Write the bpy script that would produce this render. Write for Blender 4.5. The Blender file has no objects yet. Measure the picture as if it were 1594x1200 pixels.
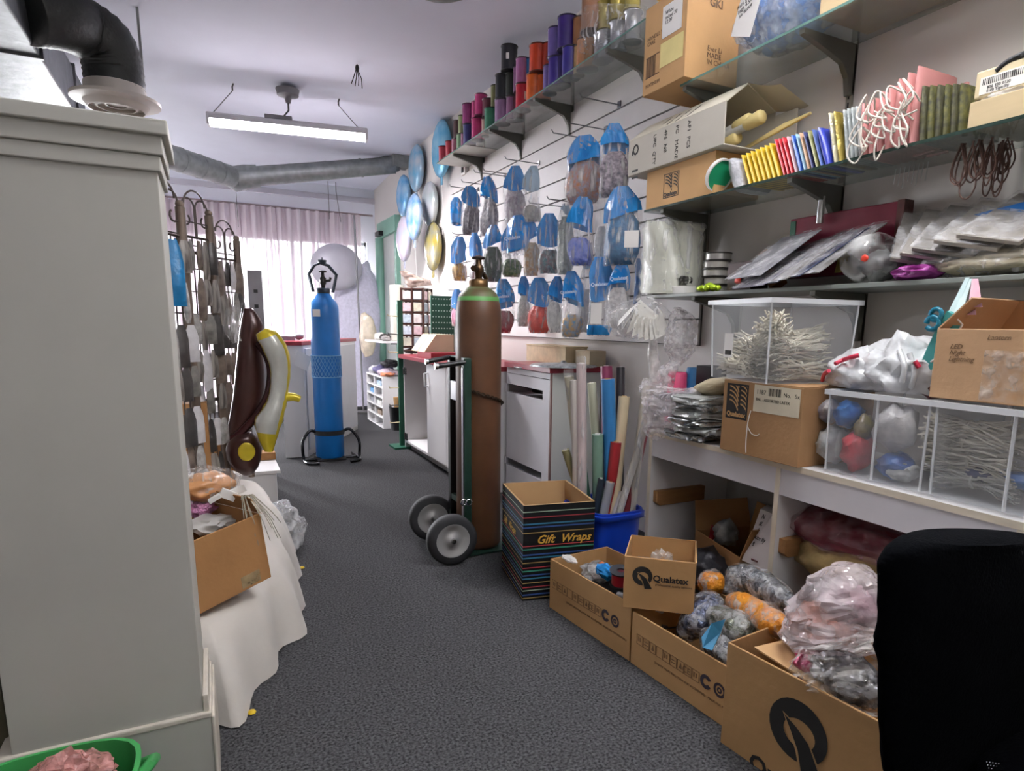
import bpy, bmesh, math, random
from mathutils import Vector as V, Matrix, noise
random.seed(11)
S = bpy.context.scene
COL = S.collection
PI = math.pi

# ------------------------------------------------------------------ camera, world, lamps, exposure
PX, PY, FPX = 839.68182, 687.72284, 986.25013          # principal point and focal length (1594 x 1200 frame)
AX = Matrix(((0.88974603, 0.06671904, -0.45155351), (-0.45613143, 0.16725366, -0.87405396), (0.01720794, 0.98365379, 0.17924593)))
CAM = V((0, 0, 1.2))
cd = bpy.data.cameras.new('camera'); cam = bpy.data.objects.new('camera', cd); COL.objects.link(cam)
cam.matrix_world = Matrix.Translation(CAM) @ AX.to_4x4()
cd.sensor_fit = 'HORIZONTAL'; cd.sensor_width = 36; cd.lens = 36 * FPX / 1594
cd.shift_x = -(PX - 797) / 1594; cd.shift_y = (PY - 600) / 1594
cd.clip_start = 0.02; cd.clip_end = 200
S.camera = cam

S.view_settings.view_transform = 'Standard'; S.view_settings.look = 'None'
S.view_settings.gamma = 1; S.view_settings.use_curve_mapping = False
S.view_settings.exposure = 0.62
S.cycles.use_denoising = True
S.cycles.max_bounces = 8; S.cycles.diffuse_bounces = 5; S.cycles.transparent_max_bounces = 24
S.cycles.sample_clamp_indirect = 6; S.cycles.caustics_reflective = False; S.cycles.caustics_refractive = False

w = bpy.data.worlds.new('overcast_sky'); S.world = w; w.use_nodes = True
bg = w.node_tree.nodes['Background']; bg.inputs[0].default_value = (0.93, 0.95, 1.0, 1); bg.inputs[1].default_value = 58

def lamp(name, loc, size, power, color, rot=(0, 0, 0)):
    l = bpy.data.lights.new(name, 'AREA'); l.shape = 'RECTANGLE'; l.size, l.size_y = size; l.energy = power; l.color = color
    o = bpy.data.objects.new(name, l); o.location = loc; o.rotation_euler = rot; COL.objects.link(o); return o
# the shop's other ceiling tubes, out of view, each with an added upward fill
lamp('ceiling_tube_light', (1.6, 1.15, 2.74), (1.2, 0.12), 17, (1.0, 0.97, 0.93), (0, 0, 0.1))
lamp('ceiling_upward_fill', (1.6, 1.15, 2.75), (1.2, 0.12), 125, (1.0, 0.97, 0.94), (PI, 0, 0.1))  # added upward fill, brightens the ceiling and upper right wall
lamp('ceiling_tube_light', (0.5, -1.7, 2.76), (1.2, 0.12), 7, (1.0, 0.98, 0.93))
lamp('ceiling_upward_fill', (0.5, -1.7, 2.77), (1.2, 0.12), 22, (1.0, 0.98, 0.93), (PI, 0, 0))
pl = lamp('window_portal', (0.2, 9.82, 1.25), (3.9, 2.4), 1, (1, 1, 1), (-PI / 2, 0, 0)); pl.data.cycles.is_portal = True

# ------------------------------------------------------------------ photograph measure -> world
def ray(px, py): return AX @ V(((px - PX) / FPX, -(py - PY) / FPX, -1))
def W(px, py, X=None, Y=None, Z=None):
    r = ray(px, py)
    t = (X / r.x) if X is not None else (Y / r.y) if Y is not None else (Z - 1.2) / r.z
    return CAM + r * t
def proj(p):
    c = AX.transposed() @ (V(p) - CAM); return PX + FPX * c.x / -c.z, PY - FPX * c.y / -c.z
def Yat(px, X, Z):
    a, b = 0.4, 9.5
    for _ in range(40):
        m = (a + b) / 2
        if proj((X, m, Z))[0] > px: a = m
        else: b = m
    return (a + b) / 2
def mpp(p): return (V(p) - CAM).length / FPX           # metres per pixel there

# ------------------------------------------------------------------ materials
def lin(h):
    h = h.lstrip('#'); c = [int(h[i:i + 2], 16) / 255 for i in (0, 2, 4)]
    return tuple(x / 12.92 if x < .04045 else ((x + .055) / 1.055) ** 2.4 for x in c) + (1,)
MATS = {}
def new_mat(name):
    m = bpy.data.materials.new(name); m.use_nodes = True; m.node_tree.nodes.clear(); return m, m.node_tree.nodes, m.node_tree.links
def P(name, col, rough=.5, metal=0, var=.1, vs=8, bump=0, bs=60, spec=.5, emit=0, col2=None, trans=0, sheen=0, stretch=None, det=4):
    if name in MATS: return MATS[name]
    m, N, L = new_mat(name)
    out = N.new('ShaderNodeOutputMaterial'); b = N.new('ShaderNodeBsdfPrincipled'); L.new(b.outputs[0], out.inputs[0])
    tc = N.new('ShaderNodeTexCoord'); src = tc.outputs['Object']
    if stretch:
        mp = N.new('ShaderNodeMapping'); mp.inputs['Scale'].default_value = stretch; L.new(src, mp.inputs[0]); src = mp.outputs[0]
    c = lin(col)
    if var > 0 or col2:
        nz = N.new('ShaderNodeTexNoise'); nz.inputs['Scale'].default_value = vs; nz.inputs['Detail'].default_value = det; L.new(src, nz.inputs[0])
        rp = N.new('ShaderNodeValToRGB'); L.new(nz.outputs[0], rp.inputs[0])
        rp.color_ramp.elements[0].position = .32; rp.color_ramp.elements[1].position = .68
        if col2: a, d = c, lin(col2)
        else: a = tuple(x * (1 - var) for x in c[:3]) + (1,); d = tuple(min(1, x * (1 + var * .7)) for x in c[:3]) + (1,)
        rp.color_ramp.elements[0].color = a; rp.color_ramp.elements[1].color = d
        L.new(rp.outputs[0], b.inputs['Base Color'])
    else: b.inputs['Base Color'].default_value = c
    b.inputs['Roughness'].default_value = rough; b.inputs['Metallic'].default_value = metal
    b.inputs['Specular IOR Level'].default_value = spec
    if sheen: b.inputs['Sheen Weight'].default_value = sheen
    if emit: b.inputs['Emission Color'].default_value = c; b.inputs['Emission Strength'].default_value = emit
    if bump:
        n2 = N.new('ShaderNodeTexNoise'); n2.inputs['Scale'].default_value = bs; n2.inputs['Detail'].default_value = 3; L.new(src, n2.inputs[0])
        bp = N.new('ShaderNodeBump'); bp.inputs['Strength'].default_value = bump; bp.inputs['Distance'].default_value = .01
        L.new(n2.outputs[0], bp.inputs['Height']); L.new(bp.outputs[0], b.inputs['Normal'])
    MATS[name] = m; return m
def film(name, col='#ffffff', fac=.3, rough=.12, bs=25, bump=.8, wrinkle=.35, stretch=None, lo=.35):
    """thin clear plastic: part see-through, part glossy white, crinkled"""
    if name in MATS: return MATS[name]
    m, N, L = new_mat(name)
    out = N.new('ShaderNodeOutputMaterial'); mix = N.new('ShaderNodeMixShader'); L.new(mix.outputs[0], out.inputs[0])
    tr = N.new('ShaderNodeBsdfTransparent'); tr.inputs[0].default_value = tuple(.75 + .25 * x for x in lin(col)[:3]) + (1,)
    b = N.new('ShaderNodeBsdfPrincipled'); b.inputs['Base Color'].default_value = lin(col); b.inputs['Roughness'].default_value = rough
    b.inputs['Specular IOR Level'].default_value = .9
    tc = N.new('ShaderNodeTexCoord'); nz = N.new('ShaderNodeTexNoise'); nz.inputs['Scale'].default_value = bs; nz.inputs['Detail'].default_value = 3
    if stretch:
        mp = N.new('ShaderNodeMapping'); mp.inputs['Scale'].default_value = stretch; L.new(tc.outputs['Object'], mp.inputs[0]); L.new(mp.outputs[0], nz.inputs[0])
    else: L.new(tc.outputs['Object'], nz.inputs[0])
    bp = N.new('ShaderNodeBump'); bp.inputs['Strength'].default_value = bump; bp.inputs['Distance'].default_value = .02
    L.new(nz.outputs[0], bp.inputs['Height']); L.new(bp.outputs[0], b.inputs['Normal'])
    rp = N.new('ShaderNodeMapRange'); rp.inputs[1].default_value = lo; rp.inputs[2].default_value = max(.7, lo + .24)
    rp.inputs[3].default_value = max(0, fac - wrinkle * .5) if lo < .5 else fac; rp.inputs[4].default_value = min(1, fac + wrinkle)
    L.new(nz.outputs[0], rp.inputs[0]); L.new(rp.outputs[0], mix.inputs[0]); L.new(tr.outputs[0], mix.inputs[1]); L.new(b.outputs[0], mix.inputs[2])
    MATS[name] = m; return m
def emitter(name, col, s):
    m, N, L = new_mat(name); o = N.new('ShaderNodeOutputMaterial'); e = N.new('ShaderNodeEmission')
    e.inputs[0].default_value = lin(col); e.inputs[1].default_value = s; L.new(e.outputs[0], o.inputs[0]); MATS[name] = m; return m

# ------------------------------------------------------------------ mesh builder
class MB:
    def __init__(s): s.v = []; s.f = []; s.m = []; s.sm = []
    def add(s, vs, fs, mi=0, smooth=False):
        o = len(s.v); s.v += [V(x) for x in vs]
        for f in fs: s.f.append([i + o for i in f]); s.m.append(mi); s.sm.append(smooth)
        return s
    def box(s, c, d, mi=0, rot=None):
        x, y, z = [k / 2 for k in d]
        vs = [V((a * x, b * y, e * z)) for a in (-1, 1) for b in (-1, 1) for e in (-1, 1)]
        if rot is not None: vs = [rot @ q for q in vs]
        vs = [q + V(c) for q in vs]
        return s.add(vs, [(0, 1, 3, 2), (4, 6, 7, 5), (0, 4, 5, 1), (2, 3, 7, 6), (0, 2, 6, 4), (1, 5, 7, 3)], mi)
    def bb(s, a, b, mi=0):                                # box from corner to corner
        return s.box([(p + q) / 2 for p, q in zip(a, b)], [abs(q - p) for p, q in zip(a, b)], mi)
    def tube(s, pts, r, n=8, mi=0, closed=False, caps=True):
        pts = [V(p) for p in pts]; k = len(pts); R = r if isinstance(r, (list, tuple)) else [r] * k
        rings = []; prev = None
        for i, p in enumerate(pts):
            t = (pts[(i + 1) % k] - pts[i - 1]) if closed else (pts[min(i + 1, k - 1)] - pts[max(i - 1, 0)])
            t.normalize() if t.length > 1e-9 else None
            if prev is None: u = t.orthogonal().normalized()
            else:
                u = prev - t * prev.dot(t); u = u.normalized() if u.length > 1e-6 else t.orthogonal().normalized()
            prev = u; w_ = t.cross(u)
            rings.append([p + (u * math.cos(2 * PI * j / n) + w_ * math.sin(2 * PI * j / n)) * R[i] for j in range(n)])
        return s.rings(rings, mi, closed, caps)
    def rings(s, rings, mi=0, closed=False, caps=True, smooth=True):
        n = len(rings[0]); k = len(rings); fs = []
        for i in range(k if closed else k - 1):
            a, b = i * n, ((i + 1) % k) * n
            for j in range(n): fs.append((a + j, a + (j + 1) % n, b + (j + 1) % n, b + j))
        s.add([q for r in rings for q in r], fs, mi, smooth)
        if caps and not closed:
            s.add(rings[0], [tuple(range(n))[::-1]], mi); s.add(rings[-1], [tuple(range(n))], mi)
        return s
    def lathe(s, prof, c=(0, 0, 0), n=24, mi=0, M=None, caps=True):
        rr = []
        for r, z in prof:
            ring = [V((r * math.cos(2 * PI * j / n), r * math.sin(2 * PI * j / n), z)) for j in range(n)]
            if M is not None: ring = [M @ q for q in ring]
            rr.append([q + V(c) for q in ring])
        return s.rings(rr, mi, False, caps)
    def prism(s, poly, o, r, u, t, mi=0):                 # polygon in the (r,u) frame at o, thickness t along r x u
        o, r, u = V(o), V(r), V(u); nrm = r.cross(u).normalized() * t; n = len(poly)
        a = [o + r * x + u * y for x, y in poly]; b = [q - nrm for q in a]
        fs = [tuple(range(n)), tuple(range(2 * n - 1, n - 1, -1))] + [(i, i + n, (i + 1) % n + n, (i + 1) % n) for i in range(n)]
        return s.add(a + b, fs, mi)
    def grid(s, fn, nu, nv, mi=0, smooth=True):
        vs = [fn(i / nu, j / nv) for j in range(nv + 1) for i in range(nu + 1)]
        fs = [(j * (nu + 1) + i, j * (nu + 1) + i + 1, (j + 1) * (nu + 1) + i + 1, (j + 1) * (nu + 1) + i) for j in range(nv) for i in range(nu)]
        return s.add(vs, fs, mi, smooth)
    def blob(s, c, rad, sub=3, amp=.15, fr=2.2, seed=0, mi=0, rot=None, flat=None, fold=0, sq=None):
        bm = bmesh.new(); bmesh.ops.create_icosphere(bm, subdivisions=sub, radius=1)
        vs = []
        for q in bm.verts:
            p = q.co.copy(); d = noise.noise(p * fr + V((seed * 7.3, seed * 3.1, 0))) * amp + noise.noise(p * fr * 3 + V((seed, 0, 5))) * amp * .4
            if fold: d -= fold * abs(noise.noise(p * fr * 1.6 + V((0, seed * 2.7, 9))))
            if sq: p = V([math.copysign(abs(k) ** sq, k) for k in p])
            p = p * (1 + d); p = V((p.x * rad[0], p.y * rad[1], p.z * rad[2]))
            if flat is not None and p.z < -flat: p.z = -flat
            if rot is not None: p = rot @ p
            vs.append(p + V(c))
        fs = [[x.index for x in f.verts] for f in bm.faces]; bm.free()
        return s.add(vs, fs, mi, True)
def crumple(s, amp=.006, sc=22, flat=True):
    s.v = [v + V((noise.noise(v * sc), noise.noise(v * sc + V((9, 1, 4))), noise.noise(v * sc + V((3, 8, 2))))) * amp * 1.6 for v in s.v]
    if flat: s.sm = [False] * len(s.sm)
    return s
MB.crumple = crumple
def root_loc(o):
    while o.parent: o = o.parent
    return o
def obj(name, mb, mat, parent=None, bevel=0, bseg=2, angle=1.15, world=False):
    """one mesh object; with a parent its vertices are in the parent's frame (world=True: given in world axes, thing unrotated)"""
    me = bpy.data.meshes.new(name)
    vs = mb.v
    if world and parent is not None:
        k = root_loc(parent).location; vs = [q - k for q in vs]
    elif world: pass
    me.from_pydata([tuple(q) for q in vs], [], mb.f); 
    mats = mat if isinstance(mat, (list, tuple)) else [mat]
    for m in mats: me.materials.append(m)
    me.polygons.foreach_set('material_index', mb.m); me.polygons.foreach_set('use_smooth', mb.sm)
    bm = bmesh.new(); bm.from_mesh(me); bmesh.ops.remove_doubles(bm, verts=bm.verts, dist=1e-5); bmesh.ops.recalc_face_normals(bm, faces=bm.faces)
    bm.to_mesh(me); bm.free()
    if any(mb.sm): me.set_sharp_from_angle(angle=angle)
    o = bpy.data.objects.new(name, me); COL.objects.link(o)
    if parent is not None: o.parent = parent
    if bevel:
        b = o.modifiers.new('bevel', 'BEVEL'); b.width = bevel; b.segments = bseg; b.limit_method = 'ANGLE'; b.angle_limit = .6
    return o
def tag(o, label, cat, group=None, kind=None):
    o['label'] = label; o['category'] = cat
    if group: o['group'] = group
    if kind: o['kind'] = kind
    return o
def thing(name, label, cat, loc=(0, 0, 0), rz=0, group=None, rot=None):
    o = bpy.data.objects.new(name, None); COL.objects.link(o); o.empty_display_size = .05
    o.location = loc; o.rotation_euler = rot if rot else (0, 0, rz); return tag(o, label, cat, group)
def recentre(o, p):
    """put a single-mesh thing's origin at its base p (vertices were given in world axes)"""
    o.data.transform(Matrix.Translation(-V(p))); o.location = p; return o
def single(name, mb, mat, label, cat, base, group=None, bevel=0, kind=None):
    o = obj(name, mb, mat, bevel=bevel); recentre(o, base); return tag(o, label, cat, group, kind)
def struct(name, mb, mat, bevel=0, parent=None):
    o = obj(name, mb, mat, parent, bevel=bevel)
    if parent is None: o['kind'] = 'structure'
    return o
def copy_tree(o, parent=None):
    c = o.copy(); COL.objects.link(c)
    if parent is not None: c.parent = parent
    for ch in list(o.children): copy_tree(ch, c)
    return c
def txt(body, size, mat, parent, o, right, up, align='LEFT', name='lettering', shear=0, bold=0, sx=1):
    cu = bpy.data.curves.new(name, 'FONT'); cu.body = body; cu.size = size; cu.align_x = align; cu.extrude = .0003; cu.shear = shear; cu.offset = bold
    cu.resolution_u = 2; cu.space_line = .9
    t = bpy.data.objects.new(name, cu); COL.objects.link(t)
    me = bpy.data.meshes.new_from_object(t.evaluated_get(bpy.context.evaluated_depsgraph_get()))
    bpy.data.objects.remove(t); bpy.data.curves.remove(cu)
    r, u = V(right).normalized(), V(up).normalized(); n = r.cross(u)
    M = Matrix((( r.x * sx, u.x, n.x, o[0]), (r.y * sx, u.y, n.y, o[1]), (r.z * sx, u.z, n.z, o[2]), (0, 0, 0, 1)))
    me.transform(M); me.materials.clear(); me.materials.append(mat)
    ob = bpy.data.objects.new(name, me); COL.objects.link(ob); ob.parent = parent; return ob
def arc(c, r, a0, a1, n=12, ex=V((1, 0, 0)), ey=V((0, 0, 1))):
    return [V(c) + ex * r * math.cos(a0 + (a1 - a0) * i / n) + ey * r * math.sin(a0 + (a1 - a0) * i / n) for i in range(n + 1)]
def mean(*ps): return sum((V(p) for p in ps), V()) / len(ps)
def RZ(a): return Matrix.Rotation(a, 3, 'Z')

# ------------------------------------------------------------------ shared materials
M_card = P('cardboard', '#b08a5e', .85, var=.08, vs=5, bump=.15, bs=30, spec=.2)
M_card_in = P('cardboard inner', '#b9976c', .85, var=.06, vs=6, spec=.2)
M_card_d = P('darker cardboard', '#9a7148', .85, var=.1, vs=5, bump=.1, spec=.2)
M_black = P('black ink', '#161412', .7, var=0)
M_blackm = P('black plastic', '#141416', .45, var=.1)
M_white = P('white laminate', '#d9d8d8', .4, var=.03, vs=3)
M_paint = P('white wall paint', '#cfcac6', .75, var=.05, vs=1.5, bump=.08, bs=14)
M_red = P('red laminate', '#8e2231', .35, var=.05)
M_film = film('clear film')
M_film2 = film('cloudy film', '#f2f0ee', .5, .2, 18, .9, .35)
M_filmthin = film('thin film', '#ffffff', .11, .05, 34, 1, .62, (1, 1, .16), .52)  # whiter vertical streaks in the opacity are painted highlights
M_bin = film('clear bin plastic', '#e4e8ec', .15, .22, 3, .05, .05)
M_binrim = film('clear bin rim', '#f2f5f8', .7, .25, 3, .05, .06)
M_steel = P('galvanised steel', '#878b8b', .52, .75, var=.18, vs=14, bump=.05)
M_darkmetal = P('dark grey metal', '#4c4d4a', .5, .3, var=.1)
M_chrome = P('bright metal', '#c8c8c8', .25, 1, var=.05)
M_tag = P('white paper', '#e8e6e2', .7, var=.03)
M_tape = film('packing tape', '#c9b48c', .5, .2, 20, .2, .2)
M_cord = P('white cord', '#d8d2c8', .8, var=.08, vs=30)
M_qblue = P('blue printed plastic', '#0f6fb8', .22, var=.15, vs=14, bump=.7, bs=26, col2='#2f9fe6', stretch=(1, 1, .35))
M_qtext = P('white print', '#dcebf5', .5, var=0)

# ------------------------------------------------------------------ the room
XW, YF, ZC, XL, YB = 2.25, 9.7, 3.2, -2.4, -2.6
carpet = P('charcoal carpet', '#1f1f20', .95, vs=120, bump=.6, bs=220, spec=.1, col2='#525253', det=6)
struct('floor', MB().bb((XL - .1, YB - .1, -.12), (XW + .1, YF + .1, 0)), carpet)
def ceil_fn(u, v):
    x, y = XL - .1 + u * (XW - XL + .2), YB - .1 + v * (YF - YB + .2)
    return V((x, y, ZC + .018 * noise.noise(V((x * .6, y * .8, 0))) - .03 * math.exp(-((y - 4.9) / .5) ** 2) - max(0, y - 7.2) * .045))
mbc = MB().grid(ceil_fn, 24, 60)
struct('ceiling', mbc, P('ceiling paint', '#d8dbe8', .85, var=.06, vs=1.2, bump=.12, bs=5))
struct('wall_right', MB().bb((XW, YB - .1, 0), (XW + .12, YF + .2, 3.3)), P('right wall paint', '#d6d2cd', .75, var=.04, vs=1.2, bump=.06, bs=12))
struct('wall_left', MB().bb((XL - .12, YB - .1, 0), (XL, YF + .2, 3.3)), M_paint)
struct('wall_back', MB().bb((XL, YB - .12, 0), (XW, YB, 3.3)), M_paint)
wf = MB().bb((XL, YF, 2.36), (XW, YF + .15, 3.3)).bb((XL, YF, 0), (XW, YF + .15, .1)).bb((XL, YF, .1), (-1.75, YF + .15, 2.36)).bb((2.12, YF, .1), (XW, YF + .15, 2.36))
struct('wall_front', wf, P('window wall paint', '#f0f3fb', .75, var=.03, vs=1.5))
# shop window: frame, mullions, panes
wn = bpy.data.objects.new('window_1', None); COL.objects.link(wn); wn.location = (0, YF, 0); wn['kind'] = 'structure'
M_alu = P('window aluminium', '#b9bcc0', .4, .6, var=.05)
for x in (-1.75, -.5, 1.08, 2.09): obj('mullion', MB().bb((x - .0, .03, .1), (x + .05, .1, 2.36)), M_alu, wn)
for z in (.1, 2.31): obj('rail', MB().bb((-1.75, .03, z), (2.12, .1, z + .05)), M_alu, wn)
glass = film('window glass', '#ffffff', .05, .02, 3, 0, 0)
for a, b in ((-1.7, -.5), (-.45, 1.08), (1.13, 2.09)): obj('pane', MB().bb((a, .06, .15), (b, .066, 2.31)), glass, wn)
struct('trim_1', MB().bb((-1.75, YF - .28, 0), (2.02, YF - .02, .09)), M_white, bevel=.004)      # low ledge under the window
struct('trim_2', MB().bb((XL, YF - .03, 2.9), (XW, YF, 2.97)), P('header trim', '#c6c4cc', .6, var=.04))
struct('baseboard_right', MB().bb((XW - .015, YB, 0), (XW, YF, .1)), M_white)
struct('pavement', MB().bb((-14, YF + .2, -.14), (14, 26, -.08)), P('pavement concrete', '#b8b6b0', .9, var=.08, vs=4))
# door on the right wall near the window, green frame
gm = P('sage green paint', '#7fae9c', .45, var=.06, vs=6)
dr = bpy.data.objects.new('door_1', None); COL.objects.link(dr); dr.location = (2.2, 8.9, 0); dr['kind'] = 'structure'
obj('door_post', MB().lathe([(.062, 0), (.062, 2.36)], (-.02, .25, 0), 16), gm, dr)
obj('door_jamb', MB().bb((-.0, -.55, 0), (.05, -.45, 2.4)), gm, dr)
obj('door_lintel', MB().bb((-.03, -.6, 2.36), (.05, .35, 2.56)), gm, dr, bevel=.006)
obj('door_leaf', MB().bb((.02, -.45, .02), (.045, .2, 2.36)), P('pale door', '#cfd4d0', .5, var=.04), dr)
obj('closer', MB().bb((-.09, .0, 2.37), (-.03, .22, 2.43)), M_blackm, dr)

# ------------------------------------------------------------------ sheer curtain on its rod
def curtain_mat():
    m, N, L = new_mat('sheer string curtain')
    o = N.new('ShaderNodeOutputMaterial'); mx = N.new('ShaderNodeMixShader'); tr = N.new('ShaderNodeBsdfTransparent')
    ad = N.new('ShaderNodeMixShader'); ad.inputs[0].default_value = .013
    d = N.new('ShaderNodeBsdfDiffuse'); t = N.new('ShaderNodeBsdfTranslucent')
    d.inputs[0].default_value = lin('#e2d6dc'); t.inputs[0].default_value = lin('#ece4ea')
    tc = N.new('ShaderNodeTexCoord'); mp = N.new('ShaderNodeMapping'); mp.inputs['Scale'].default_value = (26, 26, .35)
    nz = N.new('ShaderNodeTexNoise'); nz.inputs['Scale'].default_value = 1; nz.inputs['Detail'].default_value = 2
    rp = N.new('ShaderNodeMapRange'); rp.inputs[1].default_value = .33; rp.inputs[2].default_value = .58; rp.inputs[3].default_value = .955; rp.inputs[4].default_value = 1.0
    L.new(tc.outputs['Object'], mp.inputs[0]); L.new(mp.outputs[0], nz.inputs[0]); L.new(nz.outputs[0], rp.inputs[0]); L.new(rp.outputs[0], mx.inputs[0])
    L.new(d.outputs[0], ad.inputs[1]); L.new(t.outputs[0], ad.inputs[2]); L.new(tr.outputs[0], mx.inputs[1]); L.new(ad.outputs[0], mx.inputs[2]); L.new(mx.outputs[0], o.inputs[0])
    return m
RODZ = W(420, 321, Y=9.62)[2]
cu = thing('curtain', 'sheer pinkish string curtain gathered on a thin rod across the shop window', 'curtain', (0, 9.62, RODZ))
def cur_fn(u, v):
    x = -.95 + u * 3.0; a = .035 * (1 + .5 * v)
    return V((x + .01 * math.sin(u * 300), a * math.sin(u * 165 + .8 * math.sin(u * 22)) + .02 * math.sin(u * 70 + v * 2), -.01 - v * (RODZ - .11)))
obj('fabric', MB().grid(cur_fn, 330, 6), curtain_mat(), cu)
obj('rod', MB().tube([(-2.15, 0, 0), (2.2, 0, 0)], .012), P('brown rod', '#8f7f80', .5), cu)

# ------------------------------------------------------------------ hanging strip light, wires, ducts
A, B = W(325, 186, Z=2.86), W(570, 211, Z=2.86)
lt = thing('strip_light', 'long white fluorescent strip light hanging on two thin chains under the ceiling', 'light', mean(A, B), math.atan2(B.y - A.y, B.x - A.x))
h = (B - A).length / 2
def capsule(n, hw, hh, up):   # half-round cross section
    return [V((0, hw * math.cos(PI * i / n), (hh if up else -hh) * math.sin(PI * i / n))) for i in range(n + 1)]
hs = MB()
for s in (0,):
    prof = [(-.062, -.0), (-.062, .035), (-.03, .055), (.03, .055), (.062, .035), (.062, 0)]
    hs.prism(prof, (-h, 0, .0), (0, 1, 0), (0, 0, 1), -2 * h)
obj('housing', hs, P('white enamel', '#c9c8cb', .4, var=.02), lt, bevel=.004)
df = MB(); prof = [(.056 * math.cos(PI + PI * i / 10), .052 * math.sin(PI + PI * i / 10)) for i in range(11)]
df.prism(prof, (-h + .02, 0, -.001), (0, 1, 0), (0, 0, 1), -2 * h + .04)
obj('diffuser', df, emitter('lit diffuser', '#fdf6ff', 36), lt)
fl_ = lamp('strip_light_glow', V(lt.location) + V((0, 0, -.075)), (1.15, .07), 72, (1.0, .965, 1.0), (0, 0, lt.rotation_euler.z)); fl_.data.spread = 2.9
for s in (-1, 1):
    obj('end_cap', MB().bb((s * h - .012, -.06, -.05), (s * h + .012, .06, .05)), P('white enamel', ''), lt, bevel=.01)
R_ = Matrix.Rotation(-math.atan2(B.y - A.y, B.x - A.x), 3, 'Z')
def ltl(p): return R_ @ (V(p) - V(lt.location))
for (px, py), e in (((362, 141), -h + .03), ((527, 164), h - .06)):
    p = W(px, py, Z=3.15); a = ltl(p)
    obj('hanging_chain', MB().tube([(e, 0, .05), a], .0035, 5), M_darkmetal, lt)
    obj('ceiling_hook', MB().tube([a, a + V((0, 0, .03)), a + V((.01, 0, .06))], .007, 5), M_darkmetal, lt)
p = ltl(W(448, 149, Z=3.13))
obj('ceiling_rose', MB().lathe([(.02, -.06), (.03, -.02), (.09, 0), (.09, .015), (.1, .05)], p, 14), P('grey electrical box', '#77767a', .5), lt)
obj('power_cable', MB().tube([p + V((0, 0, -.05)), p + V((.0, 0, -.12)), p + V((-.06, -.02, -.2)), V((-.14, 0, .09)), V((-.18, 0, .06))], .008, 6), M_darkmetal, lt)
obj('cable_box', MB().bb((-.2, -.04, .05), (.02, .04, .085)), P('grey electrical box', ''), lt, bevel=.004)

p = W(556, 102, Z=3.185)
ws = MB()
for i in range(4): ws.tube([p, p + V((.006 * i - .01, .01, -.03)), p + V((-.03 + .02 * i, 0, -.09)), p + V((-.05 + .03 * i, .01 * i, -.14 - .01 * (i % 2)))], .004, 5)
ws.blob(p + V((0, 0, -.02)), (.016, .016, .03), 2, .1)
single('loose_wires', ws, M_blackm, 'black loose wire ends dangling from the ceiling', 'wires', p)

A, B, Cc = W(246, 238, Z=2.76), W(366, 277, Z=2.76), W(614, 257, X=2.1)
dt = thing('round_duct', 'round galvanised duct bending across the front of the shop to the right wall', 'duct', B)
def seam_tube(a, b, r0, r1, n=26):
    mb = MB(); k = int((b - a).length / .12); pr = []; rr = []
    for i in range(k + 1):
        t = i / k; pr.append(a.lerp(b, t)); rr.append((r0 + (r1 - r0) * t))
    return mb.tube(pr, rr, n)
obj('pipe', seam_tube(A, B, .115, .115), M_steel, dt, world=True)
d = (Cc - B).normalized()
obj('elbow', MB().tube([B + (A - B).normalized() * .05, B + V((0, 0, -.01)), B + d * .12, B + d * .24], [.12, .135, .13, .118], 16), M_steel, dt, world=True)
obj('pipe', seam_tube(B + d * .2, Cc, .105, .095), M_steel, dt, world=True)
for a, b in ((A, B), (B + d * .2, Cc)):
    for i in range(1, 4):
        q = a.lerp(b, i / 4); e = (b - a).normalized(); obj('seam_ring', MB().tube([q - e * .012, q + e * .012], .119 if a is A else .104, 20), M_steel, dt, world=True)
obj('boot', MB().box(Cc + V((.05, -.03, .1)), (.2, .2, .26)).tube([Cc - d * .15, Cc + V((0, 0, .02)), Cc + V((.03, 0, .1))], .1, 14), M_steel, dt, world=True, bevel=.006)
q = B + V((0, 0, -.1))
single('hanging_thread', MB().tube([q, q + V((0, 0, -.42))], .003, 5), M_darkmetal, 'thin thread hanging from the bend of the round duct', 'thread', q)
for (px, py, l), lb in zip(((511, 296, .38), (523, 298, .4)), ('straight thin thread hanging in front of the header over the curtain', 'slightly slanting thin thread hanging beside the straight one over the curtain')):
    q = W(px, py, Y=9.5); single('hanging_thread', MB().tube([q + V((0, 0, .16)), q, q + V((.05 if px > 515 else 0, 0, -l))], .004, 5), M_darkmetal, lb, 'thread', q)

p = W(131, 150, Z=2.98)
dx = p.x
ds = thing('square_duct', 'square silver foil duct running under the ceiling above the white pillar', 'duct', (dx, p.y, 2.9))
M_foil = P('duct foil', '#6c6f74', .5, .5, var=.25, vs=9, bump=.35, bs=12)
obj('trunk', MB().bb((dx - .5, 1.4, 2.72), (dx, p.y, 3.06)), M_foil, ds, world=True, bevel=.01)
for y in (2.6, 3.8, 5.0, 6.2): obj('flange', MB().bb((dx - .515, y, 2.705), (dx + .015, y + .03, 3.075)), M_foil, ds, world=True)
dc = W(181, 160, Y=5.15)
M_flex = P('black flexible duct', '#1d201f', .55, var=.25, vs=10, bump=.5, bs=30)
fx = thing('flexible_duct', 'fat black flexible duct elbow ending in a round white ceiling diffuser', 'duct', dc)
pts = [V((dx + .0, 4.75, 2.86)), V((dx + .12, 4.85, 2.9)), V((dc.x - .14, 5.02, dc.z + .37)), V((dc.x - .03, 5.1, dc.z + .33)), V((dc.x, 5.15, dc.z + .2)), V((dc.x, 5.15, dc.z + .02))]
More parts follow.
